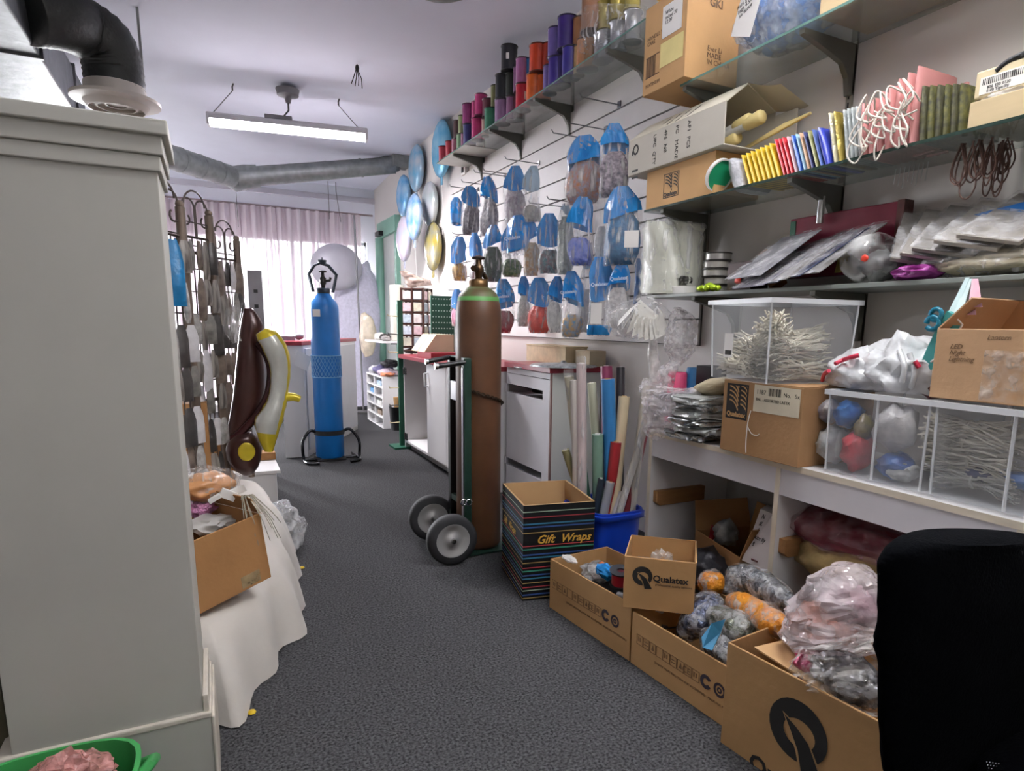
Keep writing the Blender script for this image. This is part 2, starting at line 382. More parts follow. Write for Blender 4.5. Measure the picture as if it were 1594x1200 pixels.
def smooth_path(pts, k=8):
    pts = [V(p) for p in pts]; out = []
    for i in range(len(pts) - 1):
        p0, p1, p2, p3 = pts[max(i - 1, 0)], pts[i], pts[i + 1], pts[min(i + 2, len(pts) - 1)]
        for j in range(k):
            t = j / k; out.append(.5 * ((2 * p1) + (p2 - p0) * t + (2 * p0 - 5 * p1 + 4 * p2 - p3) * t * t + (3 * p1 - p0 - 3 * p2 + p3) * t ** 3))
    return out + [pts[-1]]
sp = smooth_path(pts, 9)
obj('hose', MB().tube(sp, [.165 + .006 * (i % 2) for i in range(len(sp))], 22), M_flex, fx, world=True)
M_diff = P('diffuser enamel', '#cfc9c0', .45, var=.05)
obj('collar', MB().lathe([(.17, .1), (.175, .04), (.25, .02), (.25, .0), (.19, -.01)], dc, 28), M_diff, fx, world=True)
for i, r in enumerate((.19, .14, .09)): obj('ring', MB().lathe([(r, .0), (r - .03, -.045 + .012 * i), (r - .036, -.045 + .012 * i), (r - .012, .005)], dc, 28, caps=False), M_diff, fx, world=True)
obj('dark_core', MB().lathe([(.0, .03), (.168, .03), (.168, .028)], dc, 20), M_blackm, fx, world=True)
q = dc + V((.16, .06, .12)); obj('hanging_strap', MB().bb(q + V((-.01, -.0, -.12)), q + V((.005, .03, .75))), M_steel, fx, world=True)
# dark duct at the top of the picture
c = W(668, -12, Z=3.0)
single('dark_duct', MB().tube(smooth_path([c + V((-.34, .14, .32)), c + V((-.2, .06, .14)), c + V((-.04, 0, .07)), c + V((.12, -.03, .075)), c + V((.4, -.14, .2)), c + V((.55, -.2, .3))], 8), .1, 20),
       P('dark duct metal', '#6d706c', .4, .7, var=.2, vs=10, bump=.3, bs=20), 'dark round metal duct elbow under the ceiling, above the aisle', 'duct', c)

# ------------------------------------------------------------------ big white pillar on the left
pr_ = .012; x1 = -.076; x0 = -.452; y0 = 1.64; y1 = 1.885; zt = W(251, 187, Y=y0 - .02)[2]
M_pil = P('grey white painted wood', '#b5b4ac', .6, var=.06, vs=2.2, bump=.12, bs=9)
M_pedge = P('worn cream edge', '#d6cfc2', .7, var=.12, vs=20)
pt = thing('display_pillar', 'tall grey-white painted wooden pillar with stepped crown and plinth at the aisle', 'pillar', ((x0 + x1) / 2, y0, 0)); pt['kind'] = 'thing'
obj('shaft', MB().bb((x0, y0, .02), (x1, y1, 1.52)), M_pil, pt, world=True, bevel=.002)
zc = W(243, 268, Y=y0)[2]
for i, (z0, z1, e) in enumerate(((zc, zc + .032, .008), (zc + .032, zc + .072, .014), (zc + .072, zc + .078, .010), (zc + .078, zt - .03, .016), (zt - .03, zt, .026))):
    obj('crown_step', MB().bb((x0 - e - .05, y0 - e, z0), (x1 + e, y1 + e, z1)), M_pil, pt, world=True, bevel=.003)
zb = W(318, 1107, Y=y0)[2]
obj('plinth', MB().bb((x0 - .03, y0 - .008, 0), (x1 + .016, y1 + .02, zb - .012)), M_pil, pt, world=True, bevel=.003)
obj('plinth_edge', MB().bb((x0 - .03, y0 - .01, zb - .016), (x1 + .018, y1 + .02, zb)), M_pedge, pt, world=True, bevel=.004)
obj('corner_strip', MB().bb((x1 - .0, y0 - .003, zb), (x1 + .013, y1 + .01, zb + .045)), M_pedge, pt, world=True, bevel=.003)
obj('corner_strip', MB().bb((x1 + .016, y0 - .011, 0), (x1 + .024, y1 + .02, zb - .012)), M_pedge, pt, world=True, bevel=.003)

# olive cabinet edge and green tub at the lower left
single('olive_cabinet', MB().bb((-1.2, 1.72, 0), (-.475, 1.93, .6)).bb((-1.22, 1.71, .6), (-.472, 1.935, .62)), P('olive brown panel', '#4d4836', .6, var=.1), 'olive brown low cabinet showing behind the left side of the white pillar', 'cabinet', (-.85, 1.82, 0), bevel=.004)
g = V((-.355, 1.46, 0))
tb = thing('green_tub', 'green plastic tub at the foot of the white pillar', 'tub', g)
gp = P('green plastic', '#3f9a52', .4, var=.06)
def tub(mb, rx, ry, h, taper=.85, t=.006, n=28, sq=3.0):
    def ring(k, z): 
        r = []
        for j in range(n):
            a = 2 * PI * j / n; c, s_ = math.cos(a), math.sin(a); q = (abs(c) ** sq + abs(s_) ** sq) ** (-1 / sq)
            r.append(V((rx * k * c * q, ry * k * s_ * q, z)))
        return r
    return mb.rings([ring(taper, 0), ring(1, h - .02), ring(1.04, h - .018), ring(1.05, h), ring(.985, h), ring(taper - .02, .01)], 0, caps=True)
obj('bowl', tub(MB(), .155, .115, .275), gp, tb)
obj('handle', MB().tube([(.15, -.03, .24), (.18, -.02, .27), (.185, .03, .25), (.15, .05, .23)], .012, 8), gp, tb)
M_pinkf = film('pink bag film', '#d49a94', .62, .12, 30, .9, .35)
pk = single('pink_plastic_bag', MB().blob((-.325, 1.455, .268), (.085, .07, .05), 4, .35, 2.4, 3).blob((-.315, 1.45, .3), (.03, .03, .04), 3, .4, 2.6, 5).crumple(.006, 30), M_pinkf, 'shiny pink plastic bag stuffed in the green tub', 'plastic bag', (-.325, 1.455, .2))
dg = single('dark_plastic_bag', MB().blob((-.455, 1.46, .26), (.04, .06, .04), 3, .4, 2.5, 8).crumple(.006, 30), film('dark bag film', '#56585a', .6, .15, 30, .9, .3), 'dark grey plastic bag in the left end of the green tub', 'plastic bag', (-.455, 1.46, .2))

# ------------------------------------------------------------------ long cloth-covered platform and the carton on it
hem = [(-.03, 1.95), (.125, 2.2), (.235, 2.52), (.285, 2.86), (.295, 3.3), (.285, 3.75), (.22, 4.1), (0, 4.3), (-.5, 4.4), (-1.0, 4.3), (-1.05, 3.0), (-.85, 2.3), (-.5, 2.04)]
hp = smooth_path([V((a, b, 0)) for a, b in hem] + [V((hem[0][0], hem[0][1], 0))], 8)[:-1]
cm = V((-.45, 3.1, 0))
def clothring(k, z, fold):
    r = []
    for i, p in enumerate(hp):
        d = p - cm; n = d.normalized(); f = math.sin(i * .95) * .6 + math.sin(i * .41 + 1) * .6
        r.append(cm + d * k + n * f * fold + V((0, 0, z)))
    return r
cb = MB().rings([clothring(1.0, .006, .045), clothring(.985, .08, .036), clothring(.965, .16, .026), clothring(.94, .225, .016), clothring(.91, .27, .008), clothring(.86, .288, .003), clothring(.7, .29, .0), clothring(.4, .29, 0)], 0, caps=True)
cl = single('draped_cloth', cb, P('white cotton cloth', '#d8d3cb', .9, var=.05, vs=6, bump=.2, bs=30, sheen=.2), 'white cloth draped over a low rounded platform beside the pillar', 'cloth', (-.4, 3.1, 0))

def carton(name, label, loc, rz, L, D, H, mat=None, group=None, t=.005, flaps=(), cat='carton', lid=False, rot=None, floor_=True):
    """open carton: x along its front, y away from the viewer"""
    m = mat or M_card
    r = thing(name, label, cat, loc, rz, group, rot)
    b = MB()
    b.bb((0, 0, 0), (L, t, H)); b.bb((0, D - t, 0), (L, D, H)); b.bb((0, t, 0), (t, D - t, H)); b.bb((L - t, t, 0), (L, D - t, H)); b.bb((t, t, 0), (L - t, D - t, t))
    obj('body', b, [m], r, bevel=.0015, bseg=1)
    if lid:
        obj('flap', MB().bb((.001, .001, H), (L - .001, D / 2 - .001, H + .003)), m, r); obj('flap', MB().bb((.001, D / 2 + .001, H), (L - .001, D - .001, H + .003)), m, r)
        obj('tape', MB().bb((-.001, D / 2 - .02, H + .003), (L + .001, D / 2 + .02, H + .0035)), film('packing tape', '#c9b48c', .5, .2, 20, .2, .2), r)
    for side, ang, ln in flaps:
        f = MB(); ca, sa = math.cos(ang), math.sin(ang)
        if side == 'front': o, e, d = V((0, 0, H)), V((L, 0, 0)), V((0, -ca, sa))
        elif side == 'back': o, e, d = V((0, D, H)), V((L, 0, 0)), V((0, ca, sa))
        elif side == 'left': o, e, d = V((0, 0, H)), V((0, D, 0)), V((-ca, 0, sa))
        else: o, e, d = V((L, 0, H)), V((0, D, 0)), V((ca, 0, sa))
        n = e.cross(d).normalized() * .004; q = [o, o + e, o + e + d * ln - e * .03, o + d * ln + e * .03]
        f.add(q + [x + n for x in q], [(0, 1, 2, 3), (7, 6, 5, 4), (0, 4, 5, 1), (1, 5, 6, 2), (2, 6, 7, 3), (3, 7, 4, 0)])
        obj('flap', f, m, r)
    return r
bA, bB = W(307, 966, Z=.292), W(425, 918, Z=.292)
rz = math.atan2(bB.y - bA.y, bB.x - bA.x); Lb = (bB - bA).length
ex = (bB - bA).normalized()
bx = carton('torn_carton', 'brown cardboard box with a torn top, leaning on the white cloth', bB - ex * .4, 0, .4, .34, .235, M_card_d, rot=(.0, -.12, rz), flaps=(('right', 1.9, .06),))
obj('tape', MB().bb((.29, -.0012, .01), (.36, -.0005, .05)), film('packing tape', ''), bx)
c0 = V((.05, 2.33, .5))
single('peach_gift_bag', MB().blob(W(322, 758, Y=2.42), (.085, .06, .05), 4, .22, 2, 4, rot=RZ(.3)), P('peach foil bag', '#c08a5a', .35, var=.3, vs=14, bump=.6, bs=18), 'peach orange packet in clear wrap on top of the torn carton', 'packet', (-.05, 2.42, .5))
single('clear_wrap', MB().blob(W(318, 754, Y=2.44), (.11, .075, .065), 3, .3, 2.4, 9), M_filmthin, 'clear plastic wrap around the peach packet on the torn carton', 'plastic wrap', (-.05, 2.44, .47))
q = W(355, 770, Y=2.3)
single('paper_strips', MB().box(q, (.05, .012, .03), rot=Matrix.Rotation(.5, 3, 'Y')).box(q + V((.03, .01, .008)), (.05, .01, .025), rot=Matrix.Rotation(-.4, 3, 'Y')).box(q + V((-.04, 0, -.008)), (.04, .03, .012), rot=Matrix.Rotation(-.5, 3, 'Y')), M_tag, 'crumpled cream paper strips sticking out of the torn carton', 'paper', q)
fl = MB(); q = W(375, 778, Y=2.25)
for i in range(16):
    a = -.1 + .14 * i + random.uniform(-.1, .1); e = V((math.cos(a * .5 + 4.6) * .09 + .02, -.05 + .02 * random.random(), -.03 - .1 * random.random()))
    fl.tube([q, q + V((e.x * .4, e.y * .5, .02)), q + V((e.x, e.y, e.z * .6)), q + V((e.x * 1.3, e.y * 1.2, e.z * 1.2))], .0014, 4)
single('tinsel_spray', fl, P('silver tinsel', '#cfc9b6', .25, .6), 'silvery tinsel strands spilling over the rim of the torn carton', 'tinsel', q)
single('pink_tinsel', MB().blob(W(308, 792, Y=2.4), (.05, .04, .03), 3, .5, 4, 6), P('pink glitter', '#a86f92', .3, .4, var=.5, vs=60, bump=1, bs=90), 'pink glitter tinsel inside the torn carton', 'tinsel', (-.07, 2.4, .45))
single('white_tissue', MB().blob(W(330, 815, Y=2.35), (.07, .05, .03), 3, .45, 3, 7), P('tissue paper', '#d8d6d2', .8), 'white tissue paper inside the torn carton', 'tissue', (-.04, 2.35, .4))
# clear bag on the carpet behind the cloth
single('clear_plastic_bag', MB().blob(W(440, 822, Y=3.62) + V((.0, 0, .0)), (.11, .2, .15), 4, .35, 2.3, 12, fold=.25, flat=.12), film('crumpled clear film', '#f0f2f4', .34, .1, 14, 1, .4), 'crumpled clear plastic bag on the carpet behind the white cloth', 'plastic bag', (.3, 3.62, 0))
# yellow confetti on the carpet
yc = P('yellow confetti', '#d9b81f', .5)
for (px, py), lb in zip(((470, 884), (392, 1109)), ('yellow confetti speck on the carpet near the torn carton', 'yellow confetti speck on the carpet at the hem of the cloth near the pillar')):
    q = W(px, py, Z=.004); single('confetti', MB().lathe([(.001, 0), (.013, 0), (.011, .006), (.001, .008)], q, 7), yc, lb, 'confetti', q)

def pillow(mb, levels, Y, thick, n=18, mi=0, edge=None, seed=0, wr=.05, X=None):
    """inflated or stuffed shape: levels of (left, right) picture points on one standing plane, elliptical sections of real depth"""
    rr = []; k = len(levels)
    for i, (a, b) in enumerate(levels):
        a = W(a[0], a[1], Y=Y, X=X); b = W(b[0], b[1], Y=Y, X=X); c = (a + b) / 2; hw = (b - a) / 2
        dn = V((0, 1, 0)) if X is None else V((1, 0, 0))
        t = min(thick, hw.length * .9); ring = []
        for j in range(n):
            an = 2 * PI * j / n; q = noise.noise(V((math.cos(an) * 2 + seed, math.sin(an) * 2, i * .8))) * wr
            ring.append(c + hw * math.cos(an) * (1 + q) + dn * (t * math.sin(an) * (1 + 2 * q)))
        rr.append(ring)
    o = len(mb.f); mb.rings(rr, mi, caps=True)
    if edge is not None:
        for fi in range(o, o + (k - 1) * n):
            j = (fi - o) % n; cj = math.cos(2 * PI * (j + .5) / n)
            if edge(cj, ((fi - o) // n) / (k - 1)): mb.m[fi] = mi + 1
    return mb
def interp(levels, k=3):
    out = []
    P3 = [[V((l[s][0], l[s][1], 0)) for l in levels] for s in (0, 1)]
    A_, B_ = smooth_path(P3[0], k), smooth_path(P3[1], k)
    return [((a.x, a.y), (b.x, b.y)) for a, b in zip(A_, B_)]

# ------------------------------------------------------------------ wire racks with scroll tops, hung with packets
M_wire = P('taupe wire', '#4a403c', .5, .4, var=.1)
M_post = P('taupe rack post', '#66584c', .5, .2, var=.1)
def wire_rack(label, a, b, z0, z1, ng=7):
    r = thing('wire_rack', label, 'rack', (a.x, a.y, z0), math.atan2(b.y - a.y, b.x - a.x)); L = V((b.x - a.x, b.y - a.y, 0)).length; H = z1 - z0
    for x in (0, L): obj('post', MB().tube([(x, 0, 0), (x, 0, H)], .02, 8).blob((x, 0, H + .012), (.018, .018, .018), 2, 0), M_post, r)
    g = MB()
    for i in range(1, 6): g.tube([(L * i / 6, 0, .05), (L * i / 6, 0, H - .12)], .003, 4)
    for i in range(int(H / .11)): g.tube([(0, 0, .06 + .11 * i), (L, 0, .06 + .11 * i)], .004, 4)
    o = obj('grid', g, M_wire, r)
    s = MB(); q = V((L / 2, 0, H - .12))
    for sg in (-1, 1):
        s.tube([q + V((sg * .004, 0, 0)), q + V((sg * .004, 0, .14))] + arc(q + V((sg * .045, 0, .14)), .041, PI if sg > 0 else 0, 0 if sg > 0 else PI, 8) + [q + V((sg * .088, 0, .08))] + arc(q + V((sg * .062, 0, .08)), .024, 0 if sg > 0 else PI, -PI * 1.3 if sg > 0 else PI * 2.3, 8), .0045, 5)
    s.tube(arc(q + V((0, 0, .15)), .07, PI, 0, 12), .0045, 5)
    s.tube([(0, 0, H - .12), (L, 0, H - .12)], .006, 5)
    obj('scroll_top', s, M_wire, r)
    for z in (H * .35, H * .62, H * .86): obj('bar', MB().bb((0, -.006, z), (L, .006, z + .014)), M_post, r)
    return r, L, H
racks = []
for (pa, ya, pb, yb, z0, z1, lab) in ((244, 3.05, 299, 3.2, .29, 1.67, 'taupe wire rack with scroll top next to the white pillar, nearest of three'),
                                     (299, 3.6, 341, 3.75, .29, 1.72, 'taupe wire rack with scroll top, middle of three before the curtain'),
                                     (344, 4.25, 380, 4.4, .21, 1.68, 'taupe wire rack with scroll top behind the dark foil balloon, farthest of three')):
    a, b = W(pa, 560, Y=ya), W(pb, 560, Y=yb); racks.append((wire_rack(lab, a, b, z0, z1), a, b, z0))
pk_cols = [('grey', P('grey packet', '#77756f', .35, var=.5, vs=25, bump=.3, bs=40)), ('silver', P('silver packet', '#b9b8b4', .25, .3, var=.4, vs=30, bump=.4, bs=40)),
           ('taupe', P('taupe packet', '#6b5f55', .4, var=.4, vs=25, bump=.3, bs=40)), ('dark', P('dark packet', '#3b3836', .35, var=.4, vs=25, bump=.3, bs=40)),
           ('blue', P('blue packet', '#1f77ab', .35, var=.3, vs=20, bump=.4, bs=40)), ('white', P('white packet', '#d6d4d6', .35, var=.12, vs=30, bump=.3, bs=40)), ('striped', P('striped packet', '#99938b', .35, col2='#3f3a37', vs=60, stretch=(1, 1, .1)))]
pkd = dict(pk_cols)
def packet(mat, label, c, wd, hg, yaw, group=None, th=.03):
    b = MB(); rr = []
    for i in range(7):
        t = i / 6; z = hg * (.5 - t); ww = wd / 2 * (.45 if i == 0 else .8 if i == 1 else 1); tt = th / 2 * (.15, .35, .7, 1, 1.1, .9, .2)[i]
        rr.append([RZ(yaw) @ V((ww * math.cos(2 * PI * j / 12), tt * math.sin(2 * PI * j / 12) * (1 + .5 * noise.noise(V((j, i, wd * 90)))), z)) for j in range(12)])
    b.rings([[q + V(c) for q in r] for r in rr])
    return single('hanging_packet', b, mat, label, 'packet', V(c) - V((0, 0, hg / 2)), group)
nth = ['first', 'second', 'third', 'fourth', 'fifth', 'sixth', 'seventh', 'eighth', 'ninth', 'tenth']
rnd = random.Random(21)
for ri, ((rk, L, H), a, b, z0) in enumerate(racks):
    for ro in range(7):
        for co in range(4):
            if rnd.random() < .12: continue
            colr = 'blue' if (ri == 0 and ro in (0, 1) and co == 2) else rnd.choice(('grey', 'silver', 'taupe', 'dark', 'striped', 'white', 'striped', 'taupe', 'dark'))
            p = a.lerp(b, (co + .5 + rnd.uniform(-.15, .15)) / 4); h_ = rnd.uniform(.13, .21); z = z0 + H - .14 - .175 * ro - h_ / 2
            if z - h_ / 2 < z0 + .02: continue
            p = V((p.x + .02, p.y - rnd.uniform(.02, .07), z))
            packet(pkd[colr], '%s packet, %s row down, %s across on the %s wire rack' % (colr, nth[ro], nth[co], ('nearest', 'middle', 'farthest')[ri]), p, L / 4 * rnd.uniform(.95, 1.35), h_, math.atan2(b.y - a.y, b.x - a.x) + rnd.uniform(-.5, .5), 'packets hanging on the wire racks', .022)
packet(pkd['blue'], 'large bright blue packet on the left of the nearest wire rack by the pillar', W(272, 425, Y=3.0), .075, .26, .3, 'packets hanging on the wire racks', .05)
for lb, px, y, wd, z0_, z1_ in (('tall brown carton standing behind the nearest wire rack', 300, 3.5, .13, .295, .8), ('low brown carton lying behind the middle wire rack', 331, 4.0, .2, .295, .5)):
    q = W(px, 650, Y=y); single('brown_carton', MB().bb((q.x - wd / 2, y, z0_), (q.x + wd / 2, y + .12, z1_)), M_card_d, lb, 'carton', (q.x, y, z0_), bevel=.003)
# grey slotted upright behind the racks
q = W(401, 505, Y=5.3); u = MB().bb((q.x - .05, 5.3, .0), (q.x + .05, 5.33, W(401, 421, Y=5.3)[2]))
up = single('slotted_upright', u, P('pale grey metal', '#8f8d92', .5, .3), 'pale grey slotted metal upright standing behind the wire racks', 'upright', (q.x, 5.31, 0), bevel=.002)
hl = MB()
for i in range(12): hl.bb((-.014, -.016, .2 + .11 * i), (.014, -.008, .225 + .11 * i))
obj('slots', hl, M_blackm, up)

# foil balloons hanging off the racks
M_mar = P('maroon foil', '#3a201c', .28, .25, var=.25, vs=5, bump=.2, bs=7)
dk = MB()
T4 = lambda x, y: (230 + x / 4.285, 480 + y / 4.285)
pillow(dk, interp([(T4(640, 0), T4(700, 0)), (T4(615, 120), T4(770, 110)), (T4(602, 230), T4(750, 230)), (T4(585, 400), T4(770, 330)), (T4(570, 560), T4(780, 470)), (T4(545, 720), T4(770, 590)), (T4(522, 850), T4(700, 740)), (T4(515, 885), T4(560, 850))]), 3.75, .06, seed=3, wr=.015)
m1 = single('foil_balloon', dk, M_mar, 'dark maroon half-inflated foil balloon hanging beside the wire racks', 'foil balloon', W(365, 690, Y=3.75))
rim = MB().tube(smooth_path([W(*T4(735, 225), Y=3.7), W(*T4(800, 320), Y=3.66), W(*T4(826, 430), Y=3.66), W(*T4(800, 590), Y=3.66), W(*T4(720, 720), Y=3.68), W(*T4(600, 840), Y=3.7), W(*T4(520, 885), Y=3.72)], 6), [.012] + [.024] * 35 + [.012], 10)
obj('folded_rim', rim, P('maroon rim foil', '#3a1a1c', .18, .4, var=.2), m1, world=True)
M_yel = P('yellow foil', '#c9b52c', .3, .25, var=.2, vs=8, bump=.4, bs=14); M_sil = P('pearl silver foil', '#c9cbc4', .3, .25, var=.12, vs=9, bump=.3, bs=14)
yb_ = MB(); lv = [(T4(722, 175), T4(790, 128)), (T4(735, 215), T4(870, 165)), (T4(780, 300), T4(935, 270)), (T4(815, 400), T4(952, 380)), (T4(818, 500), T4(945, 500)), (T4(800, 600), T4(930, 600)), (T4(755, 680), T4(915, 690)), (T4(712, 745), T4(892, 775)), (T4(735, 860), T4(862, 865)), (T4(780, 955), T4(835, 955))]
pillow(yb_, interp(lv), 3.62, .085, n=22, edge=lambda c, t: c > .55 or t < .1 or t > .82 or c < -.93, seed=5, wr=.09)
m2 = single('foil_balloon', yb_, [M_sil, M_yel], 'yellow and pearl silver foil balloon hanging in front of the dark one', 'foil balloon', W(417, 703, Y=3.62))
obj('inflation_tail', MB().tube([W(*T4(925, 590), Y=3.62), W(*T4(975, 590), Y=3.61), W(*T4(1015, 605), Y=3.61)], [.026, .022, .018], 10), M_yel, m2, world=True)
br = MB(); pillow(br, interp([(T4(580, 845), T4(690, 820)), (T4(535, 890), T4(735, 860)), (T4(520, 950), T4(760, 930)), (T4(535, 1020), T4(755, 1000)), (T4(580, 1080), T4(735, 1060)), (T4(635, 1112), T4(695, 1108))], 4), 3.7, .06, seed=8)
m3 = single('foil_balloon', br, M_mar, 'dark brown round foil balloon with a yellow centre hanging under the maroon one', 'foil balloon', W(380, 738, Y=3.7))
pc = W(*T4(655, 943), Y=3.7) + V((0, -.062, 0))
obj('yellow_centre', MB().blob(pc, (.042, .006, .05), 3, .05), M_yel, m3, world=True)
wrp = MB(); pillow(wrp, interp([((352, 480), (378, 470)), ((346, 510), (372, 512)), ((362, 535), (376, 530))]), 3.66, .03)
single('clear_wrap', wrp, M_filmthin, 'clear plastic wrapper on the left of the maroon balloon', 'plastic wrap', W(365, 535, Y=3.66))
# low white plinth beyond the cloth with a small brown box on it
q = W(433, 781, Z=0)
lp = thing('white_plinth', 'low white display plinth beyond the cloth, under the foil balloons', 'plinth', (q.x - .35, q.y, 0))
obj('body', MB().bb((-.45, 0, 0), (.35, .45, .2)), M_white, lp, bevel=.003); obj('top_board', MB().bb((-.46, -.015, .2), (.375, .47, .222)), M_white, lp, bevel=.003)
q = W(419, 716, Z=.222); single('brown_box', MB().bb((q.x - .1, q.y, .222), (q.x + .045, q.y + .14, .275)), M_card_d, 'small flat brown box on the low white plinth', 'box', (q.x, q.y, .222), bevel=.003)

# ------------------------------------------------------------------ cash counter, things on and behind it
P1, P2, P3 = W(445, 713, Z=0), W(480, 711, Z=0), W(557, 668, Z=0); P4 = P1 + (P3 - P2)
cc = mean(P1, P2, P3, P4); ZCt = 1.035
ct = thing('cash_counter', 'white angled cash counter with a dark red top behind the blue tank', 'counter', (cc.x, cc.y, 0))
def poly_prism(mb, pts, z0, z1, k=1, c=None):
    c = c or mean(*pts); p = [c + (V(q) - c) * k for q in pts]
    n = len(p); vs = [V((q.x, q.y, z0)) for q in p] + [V((q.x, q.y, z1)) for q in p]
    return mb.add(vs, [tuple(range(n))[::-1], tuple(range(n, 2 * n))] + [(i, (i + 1) % n, n + (i + 1) % n, n + i) for i in range(n)])
obj('body', poly_prism(MB(), [P1, P2, P3, P4], 0, 1.0), M_white, ct, world=True, bevel=.003)
obj('worktop', poly_prism(MB(), [P1, P2, P3, P4], 1.0, ZCt, 1.05), M_red, ct, world=True, bevel=.003)
e = (P3 - P2).normalized(); nn = V((e.y, -e.x, 0))
for t0, t1 in ((.02, .52), (.54, .98)):
    a, b = P2.lerp(P3, t0), P2.lerp(P3, t1)
    obj('front_panel', poly_prism(MB(), [a, b, b + nn * .012, a + nn * .012], .06, .97), P('grey white panel', '#c3c4c8', .4, var=.03), ct, world=True, bevel=.002)
pp = MB(); a = W(462, 545, Y=5.9); b = W(485, 556, Y=5.9); c = W(478, 578, Y=5.9); d = W(458, 568, Y=5.9)
pp.add([a, b, c, d] + [q + V((0, .006, 0)) for q in (a, b, c, d)], [(0, 1, 2, 3), (7, 6, 5, 4), (0, 4, 5, 1), (1, 5, 6, 2), (2, 6, 7, 3), (3, 7, 4, 0)])
single('paper_sheet', pp, M_tag, 'white paper sheet hanging askew on the front of the cash counter', 'paper', c)
q = W(537, 526, Z=ZCt + .001)
def jar(px, py, hh, r, mat, label, Z):
    q = W(px, py, Z=Z); q = V((q.x, min(q.y, 7.0), Z)) if q.y > 7.2 else q
    t = thing('jar', label, 'jar', q); obj('glass', MB().lathe([(r * .9, 0), (r, .01), (r, hh * .65), (r * .6, hh * .75), (r * .6, hh * .8)], (0, 0, 0), 14), mat, t); obj('lid', MB().lathe([(r * .68, hh * .78), (r * .68, hh), (r * .6, hh)], (0, 0, 0), 14), M_blackm, t); return t
qq = mean(P2, P3); 
def on_counter(px, f): 
    y = Yat(px, P2.lerp(P3, f).x, ZCt); p = P2.lerp(P3, f) - nn * .12; return V((p.x, p.y, ZCt))
p = P2.lerp(P3, .75) - nn * .1
t = thing('jar', 'dark brown jar with a black lid on the cash counter behind the blue tank', 'jar', (p.x, p.y, ZCt + .001))
obj('glass', MB().lathe([(.045, 0), (.05, .01), (.05, .13), (.03, .15), (.03, .165)], (0, 0, 0), 14), P('brown glass', '#4a2c22', .15), t); obj('lid', MB().lathe([(.034, .162), (.034, .2), (.03, .202)], (0, 0, 0), 14), M_blackm, t)
p = P2.lerp(P3, .12) - nn * .1
single('small_clutter', MB().box((p.x - .1, p.y, ZCt + .02), (.12, .08, .04)).blob((p.x + .0, p.y, ZCt + .04), (.04, .03, .03), 2, .3, 3, 2), P('grey clutter', '#8d8f8f', .5, var=.3), 'small grey tape dispenser lying on the left end of the cash counter', 'dispenser', (p.x, p.y, ZCt))

# blue gas tank on its stand
T = W(514.5, 714, Z=0); T.z = .02
bt = thing('gas_tank', 'tall blue gas tank with a guarded valve, standing in front of the cash counter', 'gas tank', (T.x, T.y, 0))
M_blue = P('blue tank paint', '#1670bb', .38, var=.1, vs=6, bump=.05, bs=30)
rT = .121
zs = lambda py: W(505, py, Y=T.y)[2]
z1 = zs(482); z2 = zs(455)
obj('cylinder', MB().lathe([(rT * .9, .02), (rT, .035), (rT, z1), (rT * .97, z1 + .03), (rT * .85, z1 + .065), (rT * .62, z1 + .095), (.045, z2), (.04, z2 + .015)], (0, 0, 0), 32), M_blue, bt)
lab = MB(); rl = rT * 1.004
lab.grid(lambda u, v: V((rl * math.cos(-2.6 + u * .6), rl * math.sin(-2.6 + u * .6), z1 - .06 + v * .06)), 8, 1)
obj('paper_label', lab, M_tag, bt)
gd = MB(); zz = z2
hw = lambda px: (px - 506) * mpp(T + V((0, 0, 1.5)))
outl = [(492, 455), (487, 428), (495, 414), (503, 410), (514, 413), (525, 427), (519, 455)]
for s in (0, 1):
    d = V((0, -.02 if s == 0 else .02, 0))
    gd.tube([V((hw(x), 0, zs(y))) + d for x, y in outl], .011, 8)
gd.lathe([(.052, z2 - .01), (.056, z2 + .0), (.056, z2 + .03), (.05, z2 + .035)], (0, 0, 0), 20)
M_gd = P('dark navy guard', '#1e2a38', .45, .2)
obj('valve_guard', gd, M_gd, bt); obj('guard_cap', MB().lathe([(.03, zs(412)), (.036, zs(405)), (.02, zs(405)), (.005, zs(404)), (.005, zs(401))], (0, 0, 0), 14), M_gd, bt)
vl = MB().lathe([(.018, z2), (.018, z2 + .06), (.026, z2 + .07), (.026, z2 + .12), (.014, z2 + .13), (.012, z2 + .17)], (0, 0, 0), 14).tube([(0, 0, z2 + .09), (.055, -.02, z2 + .1), (.06, -.02, z2 + .125)], .012, 8).lathe([(.03, z2 + .165), (.034, z2 + .172), (.03, z2 + .18)], (0, 0, 0), 14)
obj('valve', vl, P('brass dark', '#3a3a36', .4, .7), bt)
nt = MB(); zn0, zn1 = zs(586), zs(553); rn = rT + .004
for i in range(26):
    for s in (-1, 1):
        nt.tube([(rn * math.cos(2 * PI * i / 26 + s * k * .13), rn * math.sin(2 * PI * i / 26 + s * k * .13), zn0 + (zn1 - zn0) * k / 6) for k in range(7)], .0022, 3, caps=False)
for z in (zn0, zn1): nt.tube([(rn * math.cos(2 * PI * i / 28), rn * math.sin(2 * PI * i / 28), z) for i in range(28)], .004, 5, closed=True)
obj('protective_net', nt, P('pale blue net', '#7fb0d6', .5), bt)
st = thing('tank_stand', 'black tubular steel stand strapped around the foot of the blue tank', 'stand', (T.x, T.y, 0))
zst = zs(672)
obj('strap', MB().lathe([(rT + .003, zst - .02), (rT + .009, zst - .02), (rT + .009, zst + .02), (rT + .003, zst + .02)], (0, 0, 0), 30, caps=False), M_blackm, st)
